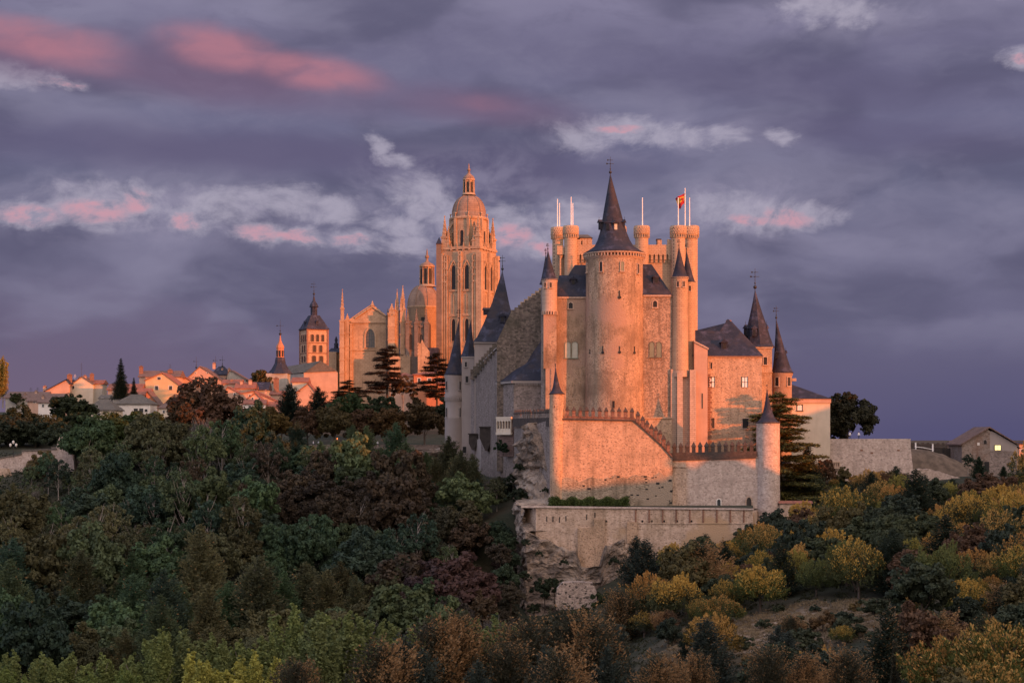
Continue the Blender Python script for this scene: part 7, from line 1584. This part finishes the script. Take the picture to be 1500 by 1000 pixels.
# ------------------------------------------------------------ people
def person_mesh(pose):
    me = bpy.data.meshes.new('body'); J = []; E = []; Rr = []
    def j(p, r, par=None):
        J.append(p); Rr.append(r)
        if par is not None: E.append((par, len(J)-1))
        return len(J)-1
    st = pose
    hip = j((0, 0, .95), .15); w = j((0, 0, 1.12), .13, hip); ch = j((0, -.02, 1.35), .16, w); nk = j((0, -.01, 1.5), .065, ch); hd = j((0, -.03, 1.60), .10, nk); j((0, -.03, 1.70), .085, hd)
    for s in (-1, 1):
        hp = j((s*.10, 0, .88), .10, hip); kn = j((s*.11, -.04+s*st*.12, .48), .065, hp); an = j((s*.11, s*st*.22+.02, .08), .045, kn); j((s*.12, s*st*.22-.14, .04), .04, an)
        sh = j((s*.19, 0, 1.41), .07, ch); el_ = j((s*.25, -s*st*.10, 1.13), .048, sh); wr = j((s*.24, -.06-s*st*.18, .88), .035, el_); j((s*.235, -.09-s*st*.2, .79), .035, wr)
    me.from_pydata(J, E, []); o = bpy.data.objects.new('body', me); COL.objects.link(o)
    m = o.modifiers.new('s', 'SKIN'); o.modifiers.new('u', 'SUBSURF').levels = 1
    for i, v in enumerate(me.skin_vertices[0].data): v.radius = (Rr[i], Rr[i]); v.use_root = (i == 0)
    dg = bpy.context.evaluated_depsgraph_get(); em = bpy.data.meshes.new_from_object(o.evaluated_get(dg)); bpy.data.objects.remove(o)
    skin = plain('skin', (.45, .28, .2), .7, .05); up = None
    q_m, q = newmat('clothing'); oi = q.n('ShaderNodeObjectInfo'); finish(q_m, q, oi.outputs['Color'], .9)
    dk = plain('dark_trousers', (.03, .035, .05), .9, .1)
    for m_ in (q_m, dk, skin): em.materials.append(m_)
    for p in em.polygons:
        c = p.center; p.use_smooth = True
        p.material_index = 2 if (c.z > 1.50 or (abs(c.x) > .2 and c.z < .88)) else (1 if c.z < .93 else 0)
    return em
PM = [person_mesh(.0), person_mesh(1.0), person_mesh(.6)]
hairm = plain('hair', (.03, .02, .015), .8, .2)
def person(x, y, Y, rz, col, lab, k=0, zg=None):
    z = PZ(y, Y) if zg is None else zg; r = thing('person', lab, 'person', (PX(x, Y), Y, z), None); r.rotation_euler = (0, 0, rz)
    b = bpy.data.objects.new('body', PM[k]); COL.objects.link(b); b.parent = r; b.color = col+(1,)
    mb = MB(); mb.lathe(0, .015, [(.085, 1.60), (.108, 1.66), (.10, 1.74), (.06, 1.79), (.01, 1.80)], 10); o = mb.build('hair', hairm, None); o.parent = r
for i, (x, Y, rz, c, lab, k) in enumerate(((268, 466.5, .4, (.6, .58, .55), 'person in white top at the left end of the promenade', 0), (274, 468, 2.5, (.35, .1, .08), 'person in dark red top at the left end of the promenade', 1), (295, 469, 1.2, (.6, .6, .6), 'person in white standing under the huge russet tree', 0),
    (309, 469, -1, (.5, .48, .46), 'person in pale grey walking under the huge russet tree', 2), (328, 470, .4, (.05, .05, .06), 'person in black near the whitewashed garden wall', 1), (432, 470, .3, (.6, .6, .62), 'person in white beside the forked trunk', 0), (459, 471, 1.4, (.55, .55, .6), 'left of two seated-height visitors by the parapet', 2),
    (467, 471, 2.9, (.65, .65, .68), 'person in white leaning at the middle of the parapet', 0), (489, 471, 0.2, (.5, .12, .1), 'person in red by the parapet near the red lantern', 1), (504, 471, .4, (.3, .3, .33), 'person in grey standing right of the thick trunk', 0), (553, 472, .8, (.6, .6, .6), 'person in white near the castle end of the promenade', 2), (588, 473, -.6, (.5, .5, .55), 'person in pale blue nearest the castle turret', 1))):
    person(x, 0, Y, rz, c, lab, k, -2.70)
for (x, Y, c, lab, k) in ((1245, 433.5, (.6, .58, .6), 'left of two people standing on the bastion under the dark tree', 0), (1258, 433.5, (.7, .7, .72), 'right of two people on the bastion, dressed in white', 2)):
    person(x, 0, Y, .3, c, lab, k, PZ(642.5, 431))
for r, *_ in TREES:
    if not r.get('label'): r['label'] = 'tree'
